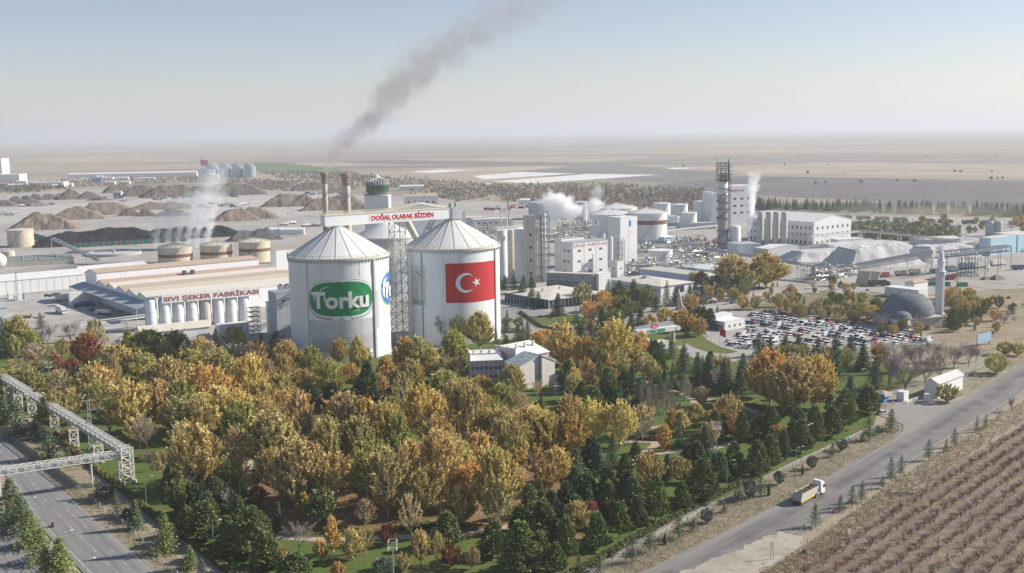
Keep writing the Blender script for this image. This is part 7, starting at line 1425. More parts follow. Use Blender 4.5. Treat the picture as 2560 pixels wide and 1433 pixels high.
def lorry_proto(kind):
    t = thing(kind, None, 'lorry'); m = MB()
    def cab(x, w=1.25, h=3.0, l=2.1):
        o = loft([(x, w, .9, h*.98), (x+l*.55, w, .6, h), (x+l*.9, w*.97, .6, h*.82), (x+l, w*.95, .6, h*.45)]).build('cab', TRK, t); o['tint'] = 1; MB().box(x+l*.93, -w*.85, h*.55, x+l*.965, w*.85, h*.8).build('windscreen', CGLASS, t)
    def wheels(xs):
        for x in xs:
            for y in (-1.2, .85): m.m = Matrix.Translation((x, y, .5)) @ Matrix.Rotation(-pi/2, 4, 'X'); m.lathe([(.1, 0), (.5, 0), (.5, .35), (.1, .35)], 10)
        m.m = None
    if kind == 'box_lorry': cab(5); MB().box(-6, -1.25, 1.1, 4.7, 1.25, 3.9).build('cargo_box', TRK, t)['tint'] = 1; wheels((-4.5, -3.3, 2.8, 6)); m.box(-6, -.6, .7, 6, .6, 1.05)
    elif kind == 'tarp_lorry':
        cab(6, h=3.2); MB().prism([(-7, 1.2), (5.4, 1.2), (5.6, 3.1), (-7, 3.1)], -1.25, 1.25).build('trailer_side', M('trailer_grey', (.26, .25, .24)), t); mb = MB(); mb.m = Matrix(((0,1,0,0),(1,0,0,0),(0,0,1,0),(0,0,0,1))); mb.prism([(-1.3, 3.05), (1.3, 3.05), (.8, 3.8), (0, 4.1), (-.8, 3.8)], -7.05, 5.5); mb.build('tarpaulin', M('brown_tarp', (.10, .085, .08)), t); wheels((-5.6, -4.3, -3, 4.2, 7)); m.box(-7, -.6, .7, 7, .6, 1.1)
    elif kind == 'tanker_lorry':
        cab(4.4); mb = MB(); mb.m = Matrix.Translation((0, 0, 2.2)) @ Matrix.Rotation(pi/2, 4, 'Y'); mb.lathe([(.1, -4.6), (1.0, -4.5), (1.15, -4.2), (1.15, 3.5), (1.0, 3.8), (.1, 3.9)], 16); mb.build('tank', TRK, t, smooth=True)['tint'] = 1; wheels((-3.4, -2.2, 2.4, 5.4)); m.box(-4.4, -.6, .7, 5.4, .6, 1.1)
    elif kind == 'tipper_trailer':
        mb = MB(); mb.prism([(-4, 1.2), (3.6, 1.2), (4, 3.2), (-4.2, 3.2)], -1.25, 1.25); mb.build('tub', TRK, t)['tint'] = 1; MB().box(-3.9, -1.1, 3.18, 3.7, 1.1, 3.35).build('load', BEET, t); wheels((-2.6, -1.4, 2)); m.box(-4, -.6, .7, 5.4, .6, 1.1)
    elif kind == 'farm_tractor':
        loft([(-.4, .5, .8, 1.5), (1.6, .45, .8, 1.4), (1.9, .4, .8, 1.3)]).build('bonnet', TRK, t)['tint'] = 1; loft([(-1.5, .75, 1.2, 2.6), (-.3, .7, 1.2, 2.6)]).build('cab', CGLASS, t); MB().box(-1.6, -.85, 2.6, -.2, .85, 2.75).build('cab_roof', TRK, t)['tint'] = 1
        for x, r in ((-1, .85), (1.3, .5)):
            for y in (-1.1, .75): m.m = Matrix.Translation((x, y, r)) @ Matrix.Rotation(-pi/2, 4, 'X'); m.lathe([(.1, 0), (r, 0), (r, .35), (.1, .35)], 12)
        m.m = None
        MB().prism([(-7.5, 1), (-2.3, 1), (-2.2, 2.6), (-7.7, 2.6)], -1.15, 1.15).build('trailer_tub', TRK, t)['tint'] = 1; MB().box(-7.4, -1, 2.58, -2.5, 1, 2.8).build('load', BEET, t)
        for x in (-6.5, -4): 
            for y in (-1.1, .75): m.m = Matrix.Translation((x, y, .45)) @ Matrix.Rotation(-pi/2, 4, 'X'); m.lathe([(.1, 0), (.45, 0), (.45, .3), (.1, .3)], 10)
        m.m = None; m.box(-7, -.3, .7, 1, .3, 1)
    elif kind == 'skip_container':
        MB().box(-3, -1.2, .2, 3, 1.2, 2.6).build('shell', TRK, t)['tint'] = 1; m.box(-2.8, -1, 0, 2.8, 1, .25)
        for k in range(6): MB().box(-2.8+k*1.1, -1.27, .2, -2.65+k*1.1, 1.27, 2.62).build('rib', TRK, t)['tint'] = 1
    m.build('running_gear' if kind != 'skip_container' else 'skid', CHAS if kind != 'skip_container' else DARK, t); return t
PARKP = {k: car_proto(k) for k in ('parked_car', 'parked_suv', 'parked_van', 'minibus')}; PARKP.update({k: lorry_proto(k) for k in ('box_lorry', 'tarp_lorry', 'tanker_lorry', 'tipper_trailer', 'farm_tractor', 'skip_container')})
USED = {}
def vehicle(kind, loc, rz, col, cat, group=None):
    c = tuple(x*.93 for x in col)
    if kind not in USED:
        USED[kind] = 1; t = PARKP[kind]; t.location = loc; t.rotation_euler.z = rz
        for ch in t.children:
            if ch.get('tint'): ch.color = (*c, 1)
        first = t
    else: t = dup(PARKP[kind], loc, rz, 1.0, c)
    t['category'] = cat
    if group: t['group'] = group
    elif 'group' in t: del t['group']
    return t
CC = [((.78,.78,.78), 'white', 46), ((.42,.43,.45), 'silver', 16), ((.15,.155,.165), 'dark grey', 14), ((.03,.03,.035), 'black', 9), ((.38,.03,.04), 'red', 6), ((.05,.10,.25), 'blue', 7), ((.45,.42,.36), 'beige', 3)]
def pickcar(): return rr.choices(CC, [c[2] for c in CC])[0]
POLY = [(1868,790),(1905,778),(2000,794),(2110,806),(2180,822),(2262,832),(2330,843),(2320,857),(2215,866),(2100,878),(2010,888),(1985,868),(1900,872),(1835,876),(1822,852),(1850,830),(1872,815)]
HEAD = G; uu = Vector((math.cos(HEAD), math.sin(HEAD), 0)); vv = Vector((math.sin(HEAD), -math.cos(HEAD), 0)); org = P(1830, 868); rows = []
u = -30.0; k = 0
while u < 190: rows.append(u); u += 5.4 if k % 2 == 0 else 11.0; k += 1
nrow = 0
for u in rows:
    i = 0
    for j in range(-50, 130):
        p = org+uu*u+vv*(j*2.75); x, y = proj(p)
        if not inpoly(x, y, POLY) or rr.random() > .76: continue
        if i == 0: nrow += 1
        i += 1
        kind = rr.choices(['parked_car', 'parked_suv', 'parked_van'], [70, 20, 8])[0]; c, cn, _ = pickcar() if kind != 'parked_van' else CC[0]
        t = vehicle(kind, p+uu*rr.gauss(0, .25), HEAD+(pi if rr.random() < .5 else 0)+rr.gauss(0, .03), c, 'car', 'cars in the works car park'); t['label'] = f'{cn} {kind.split("_")[1]}, {ORD[min(i-1, 19)]} along the {ORD[min(nrow-1, 19)]} car park row from the gate'
for px, py, kind, c, lb, rz in ((1878,862,'minibus',(.8,.8,.8),'white minibus parked alone near the gate canopy',G-.9),(1868,872,'parked_van',(.8,.8,.8),'white van parked beside the lone minibus',G-.9),(1780,826,'parked_suv',(.4,.41,.43),'silver car parked outside the gate office',G+1.3),(1793,828,'parked_car',(.05,.05,.06),'dark car parked outside the gate office',G+1.3),(2208,1036,'parked_car',(.78,.78,.78),'white car with dark windows waiting by the side gate',.3),(1422,932,'parked_car',(.03,.03,.04),'black car parked beside the lodge court',.2),(1385,918,'parked_car',(.04,.04,.05),'dark car half hidden behind the lodge',.2),(1856,806,'parked_car',(.3,.31,.3),'grey car in front of the stepped white gate office',.1),(232,778,'parked_car',(.05,.06,.09),'dark car beside the white tanker lorry in the yard',.4),(2470,671,'parked_van',(.8,.8,.8),'white van behind the loading bridge',.5),(1770,748,'parked_car',(.8,.8,.8),'white car under the trees beside the two storey office',.6),(1776,752,'parked_suv',(.75,.75,.75),'white off-road car under the trees beside the office',.6),(1782,757,'parked_car',(.4,.4,.42),'silver car under the trees beside the office',.6),(1834,760,'parked_car',(.12,.3,.36),'teal car among the garden trees',.6)):
    vehicle(kind, P(px, py), rz, c, 'minibus' if kind == 'minibus' else 'van' if 'van' in kind else 'car')['label'] = lb
WH, RD_, BL_, GR_, OR_, DK = (.75,.75,.74), (.40,.05,.05), (.05,.11,.28), (.05,.25,.16), (.6,.27,.06), (.08,.085,.10)
def big(kind, px, py, rz, c, lb, cat='lorry'): vehicle(kind, P(px, py), rz, c, cat)['label'] = lb
big('box_lorry', 152, 783, -.9, WH, 'white box trailer with rusty open rear in the lorry yard'); big('tanker_lorry', 262, 788, 2.6, WH, 'white tanker lorry in the sunlit yard'); big('tanker_lorry', 206, 768, .5, BL_, 'blue tanker trailer against the white loading shed'); big('box_lorry', 165, 752, .6, WH, 'white lorry nosing out behind the loading shed'); big('tipper_trailer', 322, 858, .5, WH, 'white lorry half under the trees by the gantry post')
big('tipper_trailer', 2208, 694, .35, RD_, 'red tipper lorry beside the loading hopper'); big('tipper_trailer', 2252, 690, .35, (.5,.48,.42), 'pale grey trailer behind the red tipper'); big('tipper_trailer', 2286, 686, .35, (.55,.53,.48), 'pale trailer with sunlit ribs next to the trestle'); big('skip_container', 2336, 682, .3, BL_, 'blue container behind the minaret', 'container'); big('box_lorry', 2372, 680, .3, (.45,.5,.6), 'white and blue lorry under the loading bridge'); big('box_lorry', 2492, 664, .5, WH, 'white lorry at the sunny end of the loading bridge'); big('box_lorry', 2415, 672, .4, (.5,.65,.72), 'pale blue lorry behind the trestle towers'); big('tipper_trailer', 2545, 675, .1, BL_, 'blue tipper trailer on the open dirt yard'); big('skip_container', 2330, 714, .2, GR_, 'green skip container beside the minaret shaft', 'container'); big('skip_container', 2362, 716, .2, GR_, 'green skip container next along from the minaret', 'container'); big('skip_container', 2405, 717, .2, GR_, 'green skip container at the end of the track', 'container'); big('tipper_trailer', 2372, 700, .2, RD_, 'dark red lorry behind the green skips'); big('box_lorry', 2196, 716, .1, DK, 'dark blue covered trailer beyond the white flat roofed building')
for i, (x, y) in enumerate(((1996,541),(2036,543),(2072,545),(2110,548),(2158,549),(2204,551),(2250,553),(2318,557),(2362,558),(2422,560),(2468,561),(2540,563))): t = vehicle('tarp_lorry', P(x, y), .12, rr.choice([WH, WH, BL_, RD_, (.3,.45,.45)]), 'lorry', 'queue of tarpaulin lorries in the dust'); t['label'] = f'{ORD[i]} brown tarped lorry of the dusty queue, counted from the white hall'
def fleet(n, x0, x1, y0, y1, kinds, cols, place, group, rz=.3):
    for i in range(n):
        x = x0+(x1-x0)*(i+.5+rr.uniform(-.3, .3))/n; y = y0+(y1-y0)*rr.random(); c, cn = rr.choice(cols); kd = rr.choice(kinds); t = vehicle(kd, P(x, y), rz+rr.gauss(0, .25)+(pi if rr.random() < .3 else 0), c, 'tractor' if kd == 'farm_tractor' else 'container' if kd == 'skip_container' else 'lorry', group); t['label'] = f'{cn} {kd.replace("_", " ")}, {ORD[min(i, 19)]} along the group {place}'
MIX = [(WH, 'white'), (RD_, 'red'), (OR_, 'orange'), (GR_, 'green'), (DK, 'dark'), (WH, 'white'), ((.4,.38,.34), 'grey')]
fleet(8, 36, 130, 511, 517, ['box_lorry', 'tipper_trailer', 'tanker_lorry'], [(DK, 'dark'), (RD_, 'red'), (WH, 'white'), (BL_, 'blue')], 'behind the nearest beet heaps', 'lorries by the beet heaps'.replace('nearest ', '')); fleet(11, 374, 480, 509, 519, ['farm_tractor', 'tipper_trailer', 'box_lorry'], MIX, 'before the steam columns', 'parked beet tractors'); fleet(12, 495, 622, 510, 520, ['box_lorry', 'tipper_trailer', 'tanker_lorry'], [(WH, 'white'), (WH, 'white'), (DK, 'dark'), (RD_, 'red')], 'beside the sandy heaps', 'parked lorries at the sandy heaps')
fleet(10, 372, 498, 490, 503, ['farm_tractor', 'tipper_trailer'], [(RD_, 'red'), (GR_, 'green'), ((.4,.4,.4), 'grey'), (RD_, 'red')], 'at the foot of the long ridged heap', 'beet trailers at the ridged heap'); fleet(9, 530, 600, 486, 495, ['farm_tractor', 'tipper_trailer', 'box_lorry'], MIX, 'beyond the parked lorries', 'tractors at the loading place'); fleet(5, 662, 728, 473, 478, ['tipper_trailer', 'farm_tractor'], [(RD_, 'red'), ((.4,.3,.2), 'brown'), (GR_, 'green')], 'under the far ridged heap', 'trailers under the far heap'); fleet(7, 740, 862, 483, 489, ['box_lorry', 'parked_van', 'tipper_trailer'], [(WH, 'white'), (BL_, 'blue'), (DK, 'dark')], 'behind the thin chimney', 'lorries behind the chimneys'); fleet(3, 0, 40, 528, 540, ['box_lorry'], [(WH, 'white')], 'at the frame edge', 'white lorries at the frame edge')
fleet(4, 690, 800, 560, 568, ['tanker_lorry', 'box_lorry'], [(WH, 'white')], 'on the road behind the tall white block', 'white lorries behind the white block'); fleet(3, 755, 800, 511, 521, ['box_lorry', 'farm_tractor'], [((.5,.45,.3), 'tan'), (WH, 'white')], 'beside the belt loader', 'vehicles by the belt loader'); fleet(6, 236, 330, 496, 506, ['farm_tractor', 'box_lorry'], MIX, 'by the white gate house', 'vehicles by the gate house')
fleet(12, 1088, 1160, 473, 480, ['skip_container', 'tipper_trailer'], [(BL_, 'blue'), ((.07,.14,.22), 'slate blue')], 'beyond the plant house', 'blue machines beyond the plant house'); fleet(14, 1092, 1152, 484, 499, ['skip_container'], [(GR_, 'green'), ((.04,.2,.14), 'dark green')], 'in front of the blue machines', 'green containers beyond the plant house'); fleet(12, 1150, 1232, 478, 500, ['parked_car', 'farm_tractor', 'parked_van'], MIX, 'on the scrub yard', 'vehicles on the scrub yard'); fleet(7, 1205, 1330, 519, 531, ['tipper_trailer'], [(RD_, 'red'), (RD_, 'red'), (DK, 'dark')], 'behind the gooseneck vents', 'red trailers behind the vents'); fleet(12, 1600, 1790, 508, 520, ['parked_van', 'parked_car'], [(WH, 'white'), (RD_, 'red'), (DK, 'dark')], 'along the track behind the tanks', 'vehicles behind the tanks'); fleet(6, 150, 300, 446, 452, ['box_lorry'], [(WH, 'white')], 'in front of the very long shed', 'lorries by the long shed')
t = thing('belt_loader', 'orange belt loader raised beside the sandy heaps', 'loader', P(723, 540), .5); MB().prism([(-6, .8), (7, 6.2), (7, 6.9), (-6, 1.5)], -.5, .5).build('belt', M('orange_paint', (.5, .16, .05)), t); MB().box(-8, -1.2, .4, -4, 1.2, 2.4).build('hopper', WHITE, t)
for x in (-4, 3): MB().tube((x, 0, 0), (x+.6, 0, 3.5 if x > 0 else 1.5), .2).build('leg', DARK, t)
# ---- the loaded dumper lorry on the road
p0, p1 = P(2009, 1263), P(2052, 1240); hd = math.atan2((p1-p0).y, (p1-p0).x); f = Vector((math.cos(hd), math.sin(hd), 0)); sd2 = Vector((-f.y, f.x, 0)); base = p0 + sd2*1.2 + f*4.9
t = thing('dumper_lorry', 'white articulated dumper lorry heaped with brown beet on the main road', 'lorry', base, hd); TG = M('tub_grey', (.42, .40, .38), streak=.3); TUB_LIT = M('tub_grey_sunlit', (.50, .47, .42), streak=.3); YL = M('yellow_skirt', (.62, .47, .12))  # sunlight painted into the lighter grey of one tub side
SH = .0
MB().add([(-6.4,-1.25,1.25),(2.2,-1.25,1.35),(3.0,-1.25,3.15),(-5.9,-1.25,3.15),(-6.4,-1.17,1.25),(2.2,-1.17,1.35),(3.0,-1.17,3.15),(-5.9,-1.17,3.15)], [(0,1,2,3),(7,6,5,4),(3,2,6,7),(0,4,5,1),(0,3,7,4),(1,5,6,2)]).build('tub_side', TUB_LIT, t); MB().add([(-6.4,1.17,1.25),(2.2,1.17,1.35),(3.0,1.17,3.15),(-5.9,1.17,3.15),(-6.4,1.25,1.25),(2.2,1.25,1.35),(3.0,1.25,3.15),(-5.9,1.25,3.15)], [(0,1,2,3),(7,6,5,4),(3,2,6,7),(0,4,5,1),(0,3,7,4),(1,5,6,2)]).build('tub_side', TG, t)
MB().add([(-6.45,-1.2,1.2),(-6.45,1.2,1.2),(-5.95,1.2,3.2),(-5.95,-1.2,3.2)], [(3,2,1,0)]).add([(-6.38,-1.2,1.2),(-6.38,1.2,1.2),(-5.88,1.2,3.2),(-5.88,-1.2,3.2)], [(0,1,2,3)]).build('tailgate', TG, t); MB().add([(2.2,-1.2,1.3),(2.2,1.2,1.3),(3.0,1.2,3.3),(3.0,-1.2,3.3)], [(0,1,2,3)]).build('tub_front', TG, t); MB().box(-6.3, -1.15, 1.2, 2.2, 1.15, 1.32).build('tub_floor', TG, t)
g2 = MB(); nx, ny = 24, 8; g2.add([(-5.9+8.7*i/nx, -1.15+2.3*j/ny, 2.75+.5*(1-abs(2*j/ny-1))+.28*noise.noise(Vector((i*.55, j*.6, 2)))+.12*math.sin(i*.8)) for j in range(ny+1) for i in range(nx+1)], [(j*(nx+1)+i, j*(nx+1)+i+1, (j+1)*(nx+1)+i+1, (j+1)*(nx+1)+i) for j in range(ny) for i in range(nx)]); g2.build('load', groundmat('beet_load', (.11,.075,.055), (.07,.05,.04), (.16,.10,.07), s1=1, s2=3, fine=6), t)
for y in (-1.28, 1.2): MB().prism([(-6.2, .85), (1.0, .95), (1.0, 1.3), (-6.2, 1.3)], y, y+.08).build('side_skirt', YL, t)
MB().box(-6.3, -.5, .75, 7.2, .5, 1.15).build('chassis', CHAS, t); MB().box(-6.6, -1.2, .55, -6.3, 1.2, .85).build('rear_bumper', CHAS, t)
for y in (-1.0, .7): MB().box(-6.62, y, .62, -6.58, y+.3, .8).build('tail_light', RED, t)
loft([(4.5, 1.22, 1.0, 3.5), (4.8, 1.25, .7, 3.75), (5.6, 1.25, .55, 3.75), (6.5, 1.25, .55, 3.1), (6.75, 1.22, .55, 1.7)]).build('cab', WHITE, t); MB().prism([(4.3, 3.6), (5.5, 3.78), (5.5, 3.95), (4.4, 4.0)], -1.1, 1.1).build('wind_deflector', WHITE, t)
for y in (-1.262, 1.252): MB().prism([(5.5, 1.95), (6.5, 1.95), (6.35, 2.75), (5.55, 2.85)], y, y+.012).build('side_window', CGLASS, t)
for y in (-1.45, 1.3): MB().box(6.45, y, 2.1, 6.6, y+.18, 2.8).build('mirror', DARK, t)
MB().add([(6.74,-1.1,1.85),(6.74,1.1,1.85),(6.52,1.1,3.0),(6.52,-1.1,3.0)], [(0,1,2,3)]).build('windscreen', CGLASS, t); MB().box(2.6, -1.2, .6, 3.9, -.6, 1.2).build('fuel_tank', GALV, t); MB().box(2.6, .6, .6, 3.9, 1.2, 1.2).build('fuel_tank', GALV, t)
for x in (-5.4, -4.1, -2.8, 2.0, 5.75):
    for y in (-1.22, .84): m = MB(Matrix.Translation((x, y, .52)) @ Matrix.Rotation(-pi/2, 4, 'X')); m.lathe([(.3, 0), (.52, .03), (.52, .35), (.3, .38)], 18); w3 = m.build('wheel', RUBBER, t, smooth=False); m = MB(Matrix.Translation((x, y, .52)) @ Matrix.Rotation(-pi/2, 4, 'X')); m.lathe([(.05, -.02), (.29, -.01), (.29, .39), (.05, .4)], 12); m.build('rim', RIM, w3)
# ------------------------------------------------------------------ people and the motorcycle
SKIN = M('skin', (.45, .28, .2), var=.05); HAIR = M('hair', (.03, .025, .02))
def person(label, loc, rz, joints, edges, rad, shirt, trousers, hat=None, split=.95):
    """one continuous figure grown from a skeleton; clothes by height"""
    me = bpy.data.meshes.new('body'); me.from_pydata(joints, edges, []); o = bpy.data.objects.new('person_build', me); COL.objects.link(o)
    sk = o.modifiers.new('skin', 'SKIN'); o.modifiers.new('sub', 'SUBSURF').levels = 1
    for i, v in enumerate(me.skin_vertices[0].data): v.radius = (rad[i], rad[i]); v.use_root = (i == 0)
    bpy.context.view_layer.update(); m2 = bpy.data.meshes.new_from_object(o.evaluated_get(bpy.context.evaluated_depsgraph_get())); bpy.data.objects.remove(o)
    t = thing('person', label, 'person', loc, rz); m2.name = 'body'
    for mm in (trousers, shirt, SKIN, HAIR): m2.materials.append(mm)
    for q in m2.polygons: q.material_index = split(q.center)
    m2.shade_smooth(); link('body', m2, t)
    if hat: h = Vector(joints[5]); MB().lathe([(.125, h.z-.02), (.13, h.z+.06), (.09, h.z+.13), (.02, h.z+.15)], 12, c=(h.x, h.y)).build('helmet', hat, t, smooth=True)
    return t
ST = [(0,0,.95),(0,0,1.15),(0,0,1.38),(0,0,1.48),(.01,0,1.56),(.02,0,1.68),(0,.18,1.40),(-.02,.25,1.14),(.06,.25,.90),(.09,.25,.80),(0,-.18,1.40),(-.02,-.25,1.14),(.06,-.25,.90),(.09,-.25,.80),(0,.09,.90),(.02,.10,.50),(-.02,.10,.08),(.14,.11,.04),(0,-.09,.90),(.0,-.10,.50),(-.03,-.10,.08),(.12,-.11,.04)]
SE = [(0,1),(1,2),(2,3),(3,4),(4,5),(2,6),(6,7),(7,8),(8,9),(2,10),(10,11),(11,12),(12,13),(0,14),(14,15),(15,16),(16,17),(0,18),(18,19),(19,20),(20,21)]
SRD = [.13,.14,.15,.06,.085,.075,.07,.05,.04,.035,.07,.05,.04,.035,.095,.07,.05,.045,.095,.07,.05,.045]
def zones(c): return 3 if c.z > 1.66 else 2 if c.z > 1.45 or (c.z < .9 and abs(c.y) > .21 and c.z > .7) else 1 if c.z > .95 else 0
SHW, SHD, TRD = M('white_shirt', (.7, .7, .68)), M('dark_jacket', (.05, .055, .07)), M('dark_trousers', (.03, .032, .04))
person('person in dark clothes standing at the side gate barrier', P(2213, 1023), -.6, ST, SE, SRD, SHD, TRD, None, zones); person('person in white top and dark trousers beside the barrier post', P(2232, 1014), 2.2, ST, SE, SRD, SHW, TRD, None, zones); person('person in dark jacket by the white box cabin', P(2254, 999), .8, ST, SE, SRD, SHD, TRD, None, zones); person('person crossing the dirt yard beyond the loading bridge', P(2513, 665), .2, ST, SE, SRD, SHD, TRD, None, zones)
mp, mh = P(132, 1318), RAD(-52+180); t = thing('motorcycle', 'dark small motorcycle with red panels riding on the divided road', 'motorcycle', mp, mh)
for x in (-.62, .64): m = MB(Matrix.Translation((x, -.06, .3)) @ Matrix.Rotation(-pi/2, 4, 'X')); m.lathe([(.18, .02), (.3, 0), (.3, .12), (.18, .1)], 16); w3 = m.build('wheel', RUBBER, t); m = MB(Matrix.Translation((x, -.05, .3)) @ Matrix.Rotation(-pi/2, 4, 'X')); m.lathe([(.02, .02), (.17, .02), (.17, .08), (.02, .08)], 10); m.build('rim', RIM, w3)
loft([(-.85, .1, .62, .78), (-.3, .15, .4, .8), (.2, .14, .35, .72), (.45, .12, .5, .95)]).build('body', M('red_panel', (.3, .03, .03)), t); MB().box(-.7, -.14, .78, .05, .14, .88).build('seat', RUBBER, t); m = MB(); m.tube((.45, 0, .95), (.66, 0, .3), .04); m.build('fork', GALV, t); m = MB(); m.tube((.42, -.34, 1.05), (.42, .34, 1.05), .025); m.build('handlebar', DARK, t); MB().box(.5, -.1, .8, .6, .1, .98).build('headlight', FRAME, t); m = MB(); m.tube((-.1, -.17, .3), (-.9, -.2, .42), .05, n=6); m.build('exhaust', GALV, t)
RI = [(-.25,0,.92),(-.22,0,1.1),(-.1,0,1.32),(-.05,0,1.42),(-.03,0,1.5),(-.0,0,1.6),(-.08,.19,1.33),(.12,.28,1.15),(.36,.30,1.08),(.44,.29,1.06),(-.08,-.19,1.33),(.12,-.28,1.15),(.36,-.30,1.08),(.44,-.29,1.06),(-.2,.11,.9),(.16,.22,.78),(.04,.22,.36),(.18,.22,.30),(-.2,-.11,.9),(.16,-.22,.78),(.04,-.22,.36),(.18,-.22,.30)]
person('rider in white helmet and dark clothes seated on the motorcycle', mp, mh, RI, SE, SRD, SHD, TRD, M('white_helmet', (.75, .75, .75)), lambda c: 3 if c.z > 1.58 else 2 if c.z > 1.42 or c.x > .38 else 1 if c.z > .97 else 0)
# ------------------------------------------------------------------ smoke, steam, dust
def plume(name, label, loc, hgt, r0, grow, bend, dens, col, nsc, cut, fade, an=.2, ell=None, warp=.5, kind_thing=True, power=1.0, hull_n=16):
    """a body of vapour that leans with x(z)=b0 z+b1 z^2, widening with height, broken up by noise"""
    m, t, b, out = nodes(name + '_vapour'); t.nodes.remove(b)
    def ma(op, a, b2=None, c=None, cl=False):
        n = N(t, 'Math', operation=op); n.use_clamp = cl
        for i, v in enumerate((a, b2, c)):
            if v is None: continue
            if hasattr(v, 'links'): t.links.new(v, n.inputs[i])
            else: n.inputs[i].default_value = v
        return n.outputs[0]
    tc = N(t, 'TexCoord'); sp = N(t, 'SeparateXYZ'); t.links.new(tc.outputs['Object'], sp.inputs[0]); x, y, z = sp.outputs
    n1 = N(t, 'TexNoise', i_Scale=nsc*.6, i_Detail=3.0); t.links.new(tc.outputs['Object'], n1.inputs['Vector']); n2 = N(t, 'TexNoise', i_Scale=nsc*1.4, i_Detail=5.0, i_Roughness=.6); t.links.new(tc.outputs['Object'], n2.inputs['Vector'])
    sc = N(t, 'SeparateColor'); t.links.new(n1.outputs['Color'], sc.inputs[0])
    if ell:
        e = [ma('DIVIDE', ma('ADD', v, ma('MULTIPLY', ma('SUBTRACT', s2, .5), warp*max(ell))), q) for v, s2, q in zip((x, y, z), sc.outputs, ell)]
        d = ma('SQRT', ma('ADD', ma('ADD', ma('MULTIPLY', e[0], e[0]), ma('MULTIPLY', e[1], e[1])), ma('MULTIPLY', e[2], e[2]))); fd = 1.0
    else:
        zz = ma('MAXIMUM', z, 0.0); r = ma('MULTIPLY_ADD', zz, grow, r0); cx = ma('MULTIPLY', zz, ma('MULTIPLY_ADD', zz, bend[1], bend[0]))
        wa = ma('MULTIPLY', ma('MULTIPLY', r, warp*4), ma('DIVIDE', zz, 14.0, cl=True)); wx = ma('MULTIPLY', ma('SUBTRACT', sc.outputs[0], .5), wa); wy = ma('MULTIPLY', ma('SUBTRACT', sc.outputs[1], .5), wa)
        ex = ma('DIVIDE', ma('ADD', ma('SUBTRACT', x, cx), wx), r); ey = ma('DIVIDE', ma('ADD', y, wy), r); d = ma('SQRT', ma('ADD', ma('MULTIPLY', ex, ex), ma('MULTIPLY', ey, ey)))
        u = ma('DIVIDE', zz, hgt); fd = ma('MULTIPLY', ma('POWER', ma('SUBTRACT', 1.0, u, cl=True), power), ma('DIVIDE', 1.0, ma('MULTIPLY_ADD', u, fade, 1.0)))
    body = ma('MULTIPLY', ma('SUBTRACT', ma('ADD', ma('SUBTRACT', 1.0, d), ma('MULTIPLY', ma('SUBTRACT', n2.outputs[0], .5), cut)), .12), 2.2, cl=True)
    de = ma('MULTIPLY', ma('MULTIPLY', body, fd), dens)
    pv = N(t, 'VolumePrincipled'); pv.inputs['Color'].default_value = (*col, 1); pv.inputs['Anisotropy'].default_value = an; t.links.new(de, pv.inputs['Density']); t.links.new(pv.outputs[0], out.inputs['Volume'])
    mb = MB()
    if ell: mb.lathe([(.05, -ell[2]*1.5)] + [(1.5*math.sin(pi*k/10), -ell[2]*1.5*math.cos(pi*k/10)) for k in range(1, 10)] + [(.05, ell[2]*1.5)], 20); mb.v = [(a*ell[0], b2*ell[1], c) for a, b2, c in mb.v]
    else:
        K = hull_n; vs = []
        for k in range(K+1):
            zz = hgt*k/K; r = (r0+grow*zz)*1.75; cx = zz*(bend[0]+bend[1]*zz)
            vs += [(cx+r*math.cos(2*pi*i/14), r*math.sin(2*pi*i/14), zz) for i in range(14)]
        mb.add(vs, [(k*14+i, k*14+(i+1) % 14, (k+1)*14+(i+1) % 14, (k+1)*14+i) for k in range(K) for i in range(14)] + [tuple(range(13, -1, -1)), tuple(range(K*14, K*14+14))])
    o = mb.build(name, m); o.location = loc; return tag(o, label, 'smoke' if 'smoke' in name else 'steam')
p = P(818, 640); h = zat(p, 431); plume('smoke', 'brown grey smoke plume leaning away from the thin chimney', (p.x, p.y, h), 205, 3.4, .38, (.75, .0037), .17, (.58, .53, .53), .065, 2.6, 14, warp=.5, power=.8)
p = P(872, 650); h = zat(p, 434); plume('smoke', 'faint brown haze above the thicker chimney', (p.x, p.y, h), 45, 2.6, .12, (.1, .002), .018, (.5, .42, .38), .09, 1.2, 1.5)
for i, (px, dv, hh) in enumerate(((389, 1.0, 40), (418, 1.0, 46), (443, .9, 42), (468, 1.1, 66), (490, .9, 74), (517, 1.2, 54))): plume('steam', f'{ORD[i]} steam column of the row behind the cream tanks', P(px, 622), hh, 3.4, .15, (.10, .0035), .19*dv, (.96, .97, 1), .13, 2.0, .8, warp=.75, power=.7)
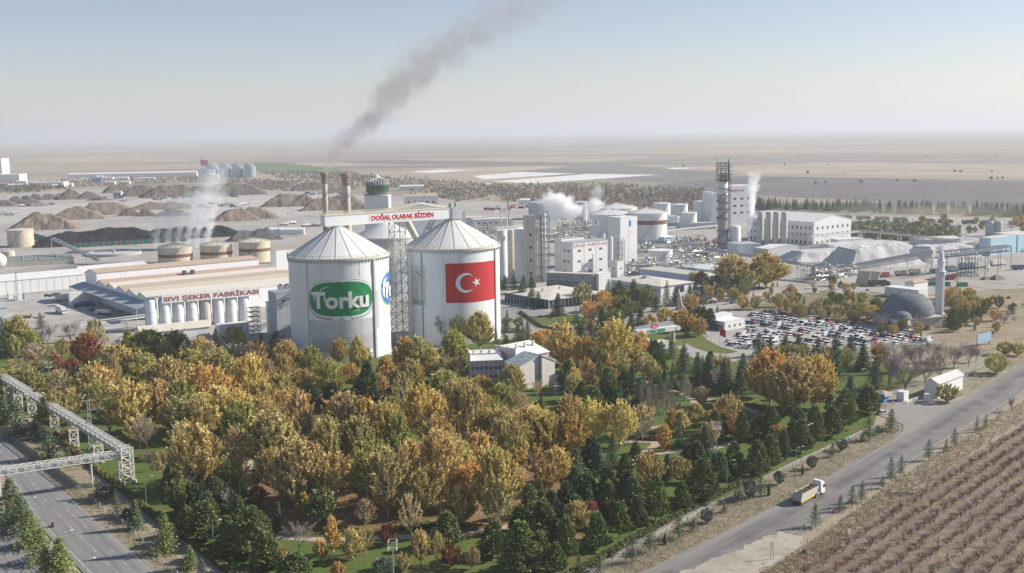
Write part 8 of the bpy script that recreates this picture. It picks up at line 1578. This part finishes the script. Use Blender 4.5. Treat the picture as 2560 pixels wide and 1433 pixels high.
def cloud(label, px, py, base, rx, rz_, dens=.22, ry=None, cut=1.7, nsc=.1): q = P(*base); z = zat(q, py); sfx = (rx/2750*q.length); plume('steam_cloud', label, (q.x+(P(px, base[1])-q).x, q.y, z), 0, 0, 0, 0, dens, (.985, .99, 1), nsc, cut, 0, ell=(sfx, ry or sfx*.7, rz_/2750*q.length), warp=.32)
B_ = (1400, 610); cloud('big white billow of steam over the pipe tower', 1392, 508, B_, 50, 36, .35, nsc=.11); cloud('steam billow spreading toward the steaming tank', 1424, 526, B_, 42, 26, .25, nsc=.11); cloud('low wisp of steam below the big billow', 1385, 545, B_, 30, 24, .14); cloud('round puff of steam beside the steaming tank', 1486, 512, (1486, 585), 28, 24, .25, nsc=.12); cloud('torn wisp of steam rising over the cone roofed tanks', 1494, 478, (1486, 585), 22, 30, .06); cloud('thin drift of steam above the steaming tank', 1464, 462, (1486, 585), 20, 9, .03); cloud('little puff of steam at the gooseneck vents', 1242, 528, (1260, 600), 10, 10, .3)
p = P(1872, 612); plume('steam', 'tall white steam plume from the thin vent pipe', (p.x, p.y, 10.5), 50, 1.9, .10, (.12, -.0012), .9, (.97, .98, 1), .16, 1.7, 1.0, warp=.45, power=.6)
q = P(2230, 560); plume('dust', 'pale dust drifting above the lorry queue', (q.x+20, q.y+40, 6), 0, 0, 0, 0, .0045, (.75, .68, .60), .02, 1.5, 0, ell=(120, 40, 9), warp=.3)
q = P(2380, 560); plume('dust', 'pale dust trail at the sunny end of the lorry queue', (q.x+20, q.y+40, 6), 0, 0, 0, 0, .004, (.75, .68, .60), .02, 1.5, 0, ell=(90, 40, 8), warp=.3)
# ------------------------------------------------------------------ air: one closed box of thin haze
write_labels()
hb = MB().box(-75000, -400, -1.5, 75000, 75000, 330)
m, t, b, out = nodes('haze_air'); t.nodes.remove(b)
pv = N(t, 'VolumePrincipled'); pv.inputs['Density'].default_value = HAZE; pv.inputs['Color'].default_value = (.745, .795, .86, 1); pv.inputs['Anisotropy'].default_value = .2
t.links.new(pv.outputs[0], out.inputs['Volume'])
o = hb.build('haze', m); o['kind'] = 'stuff'
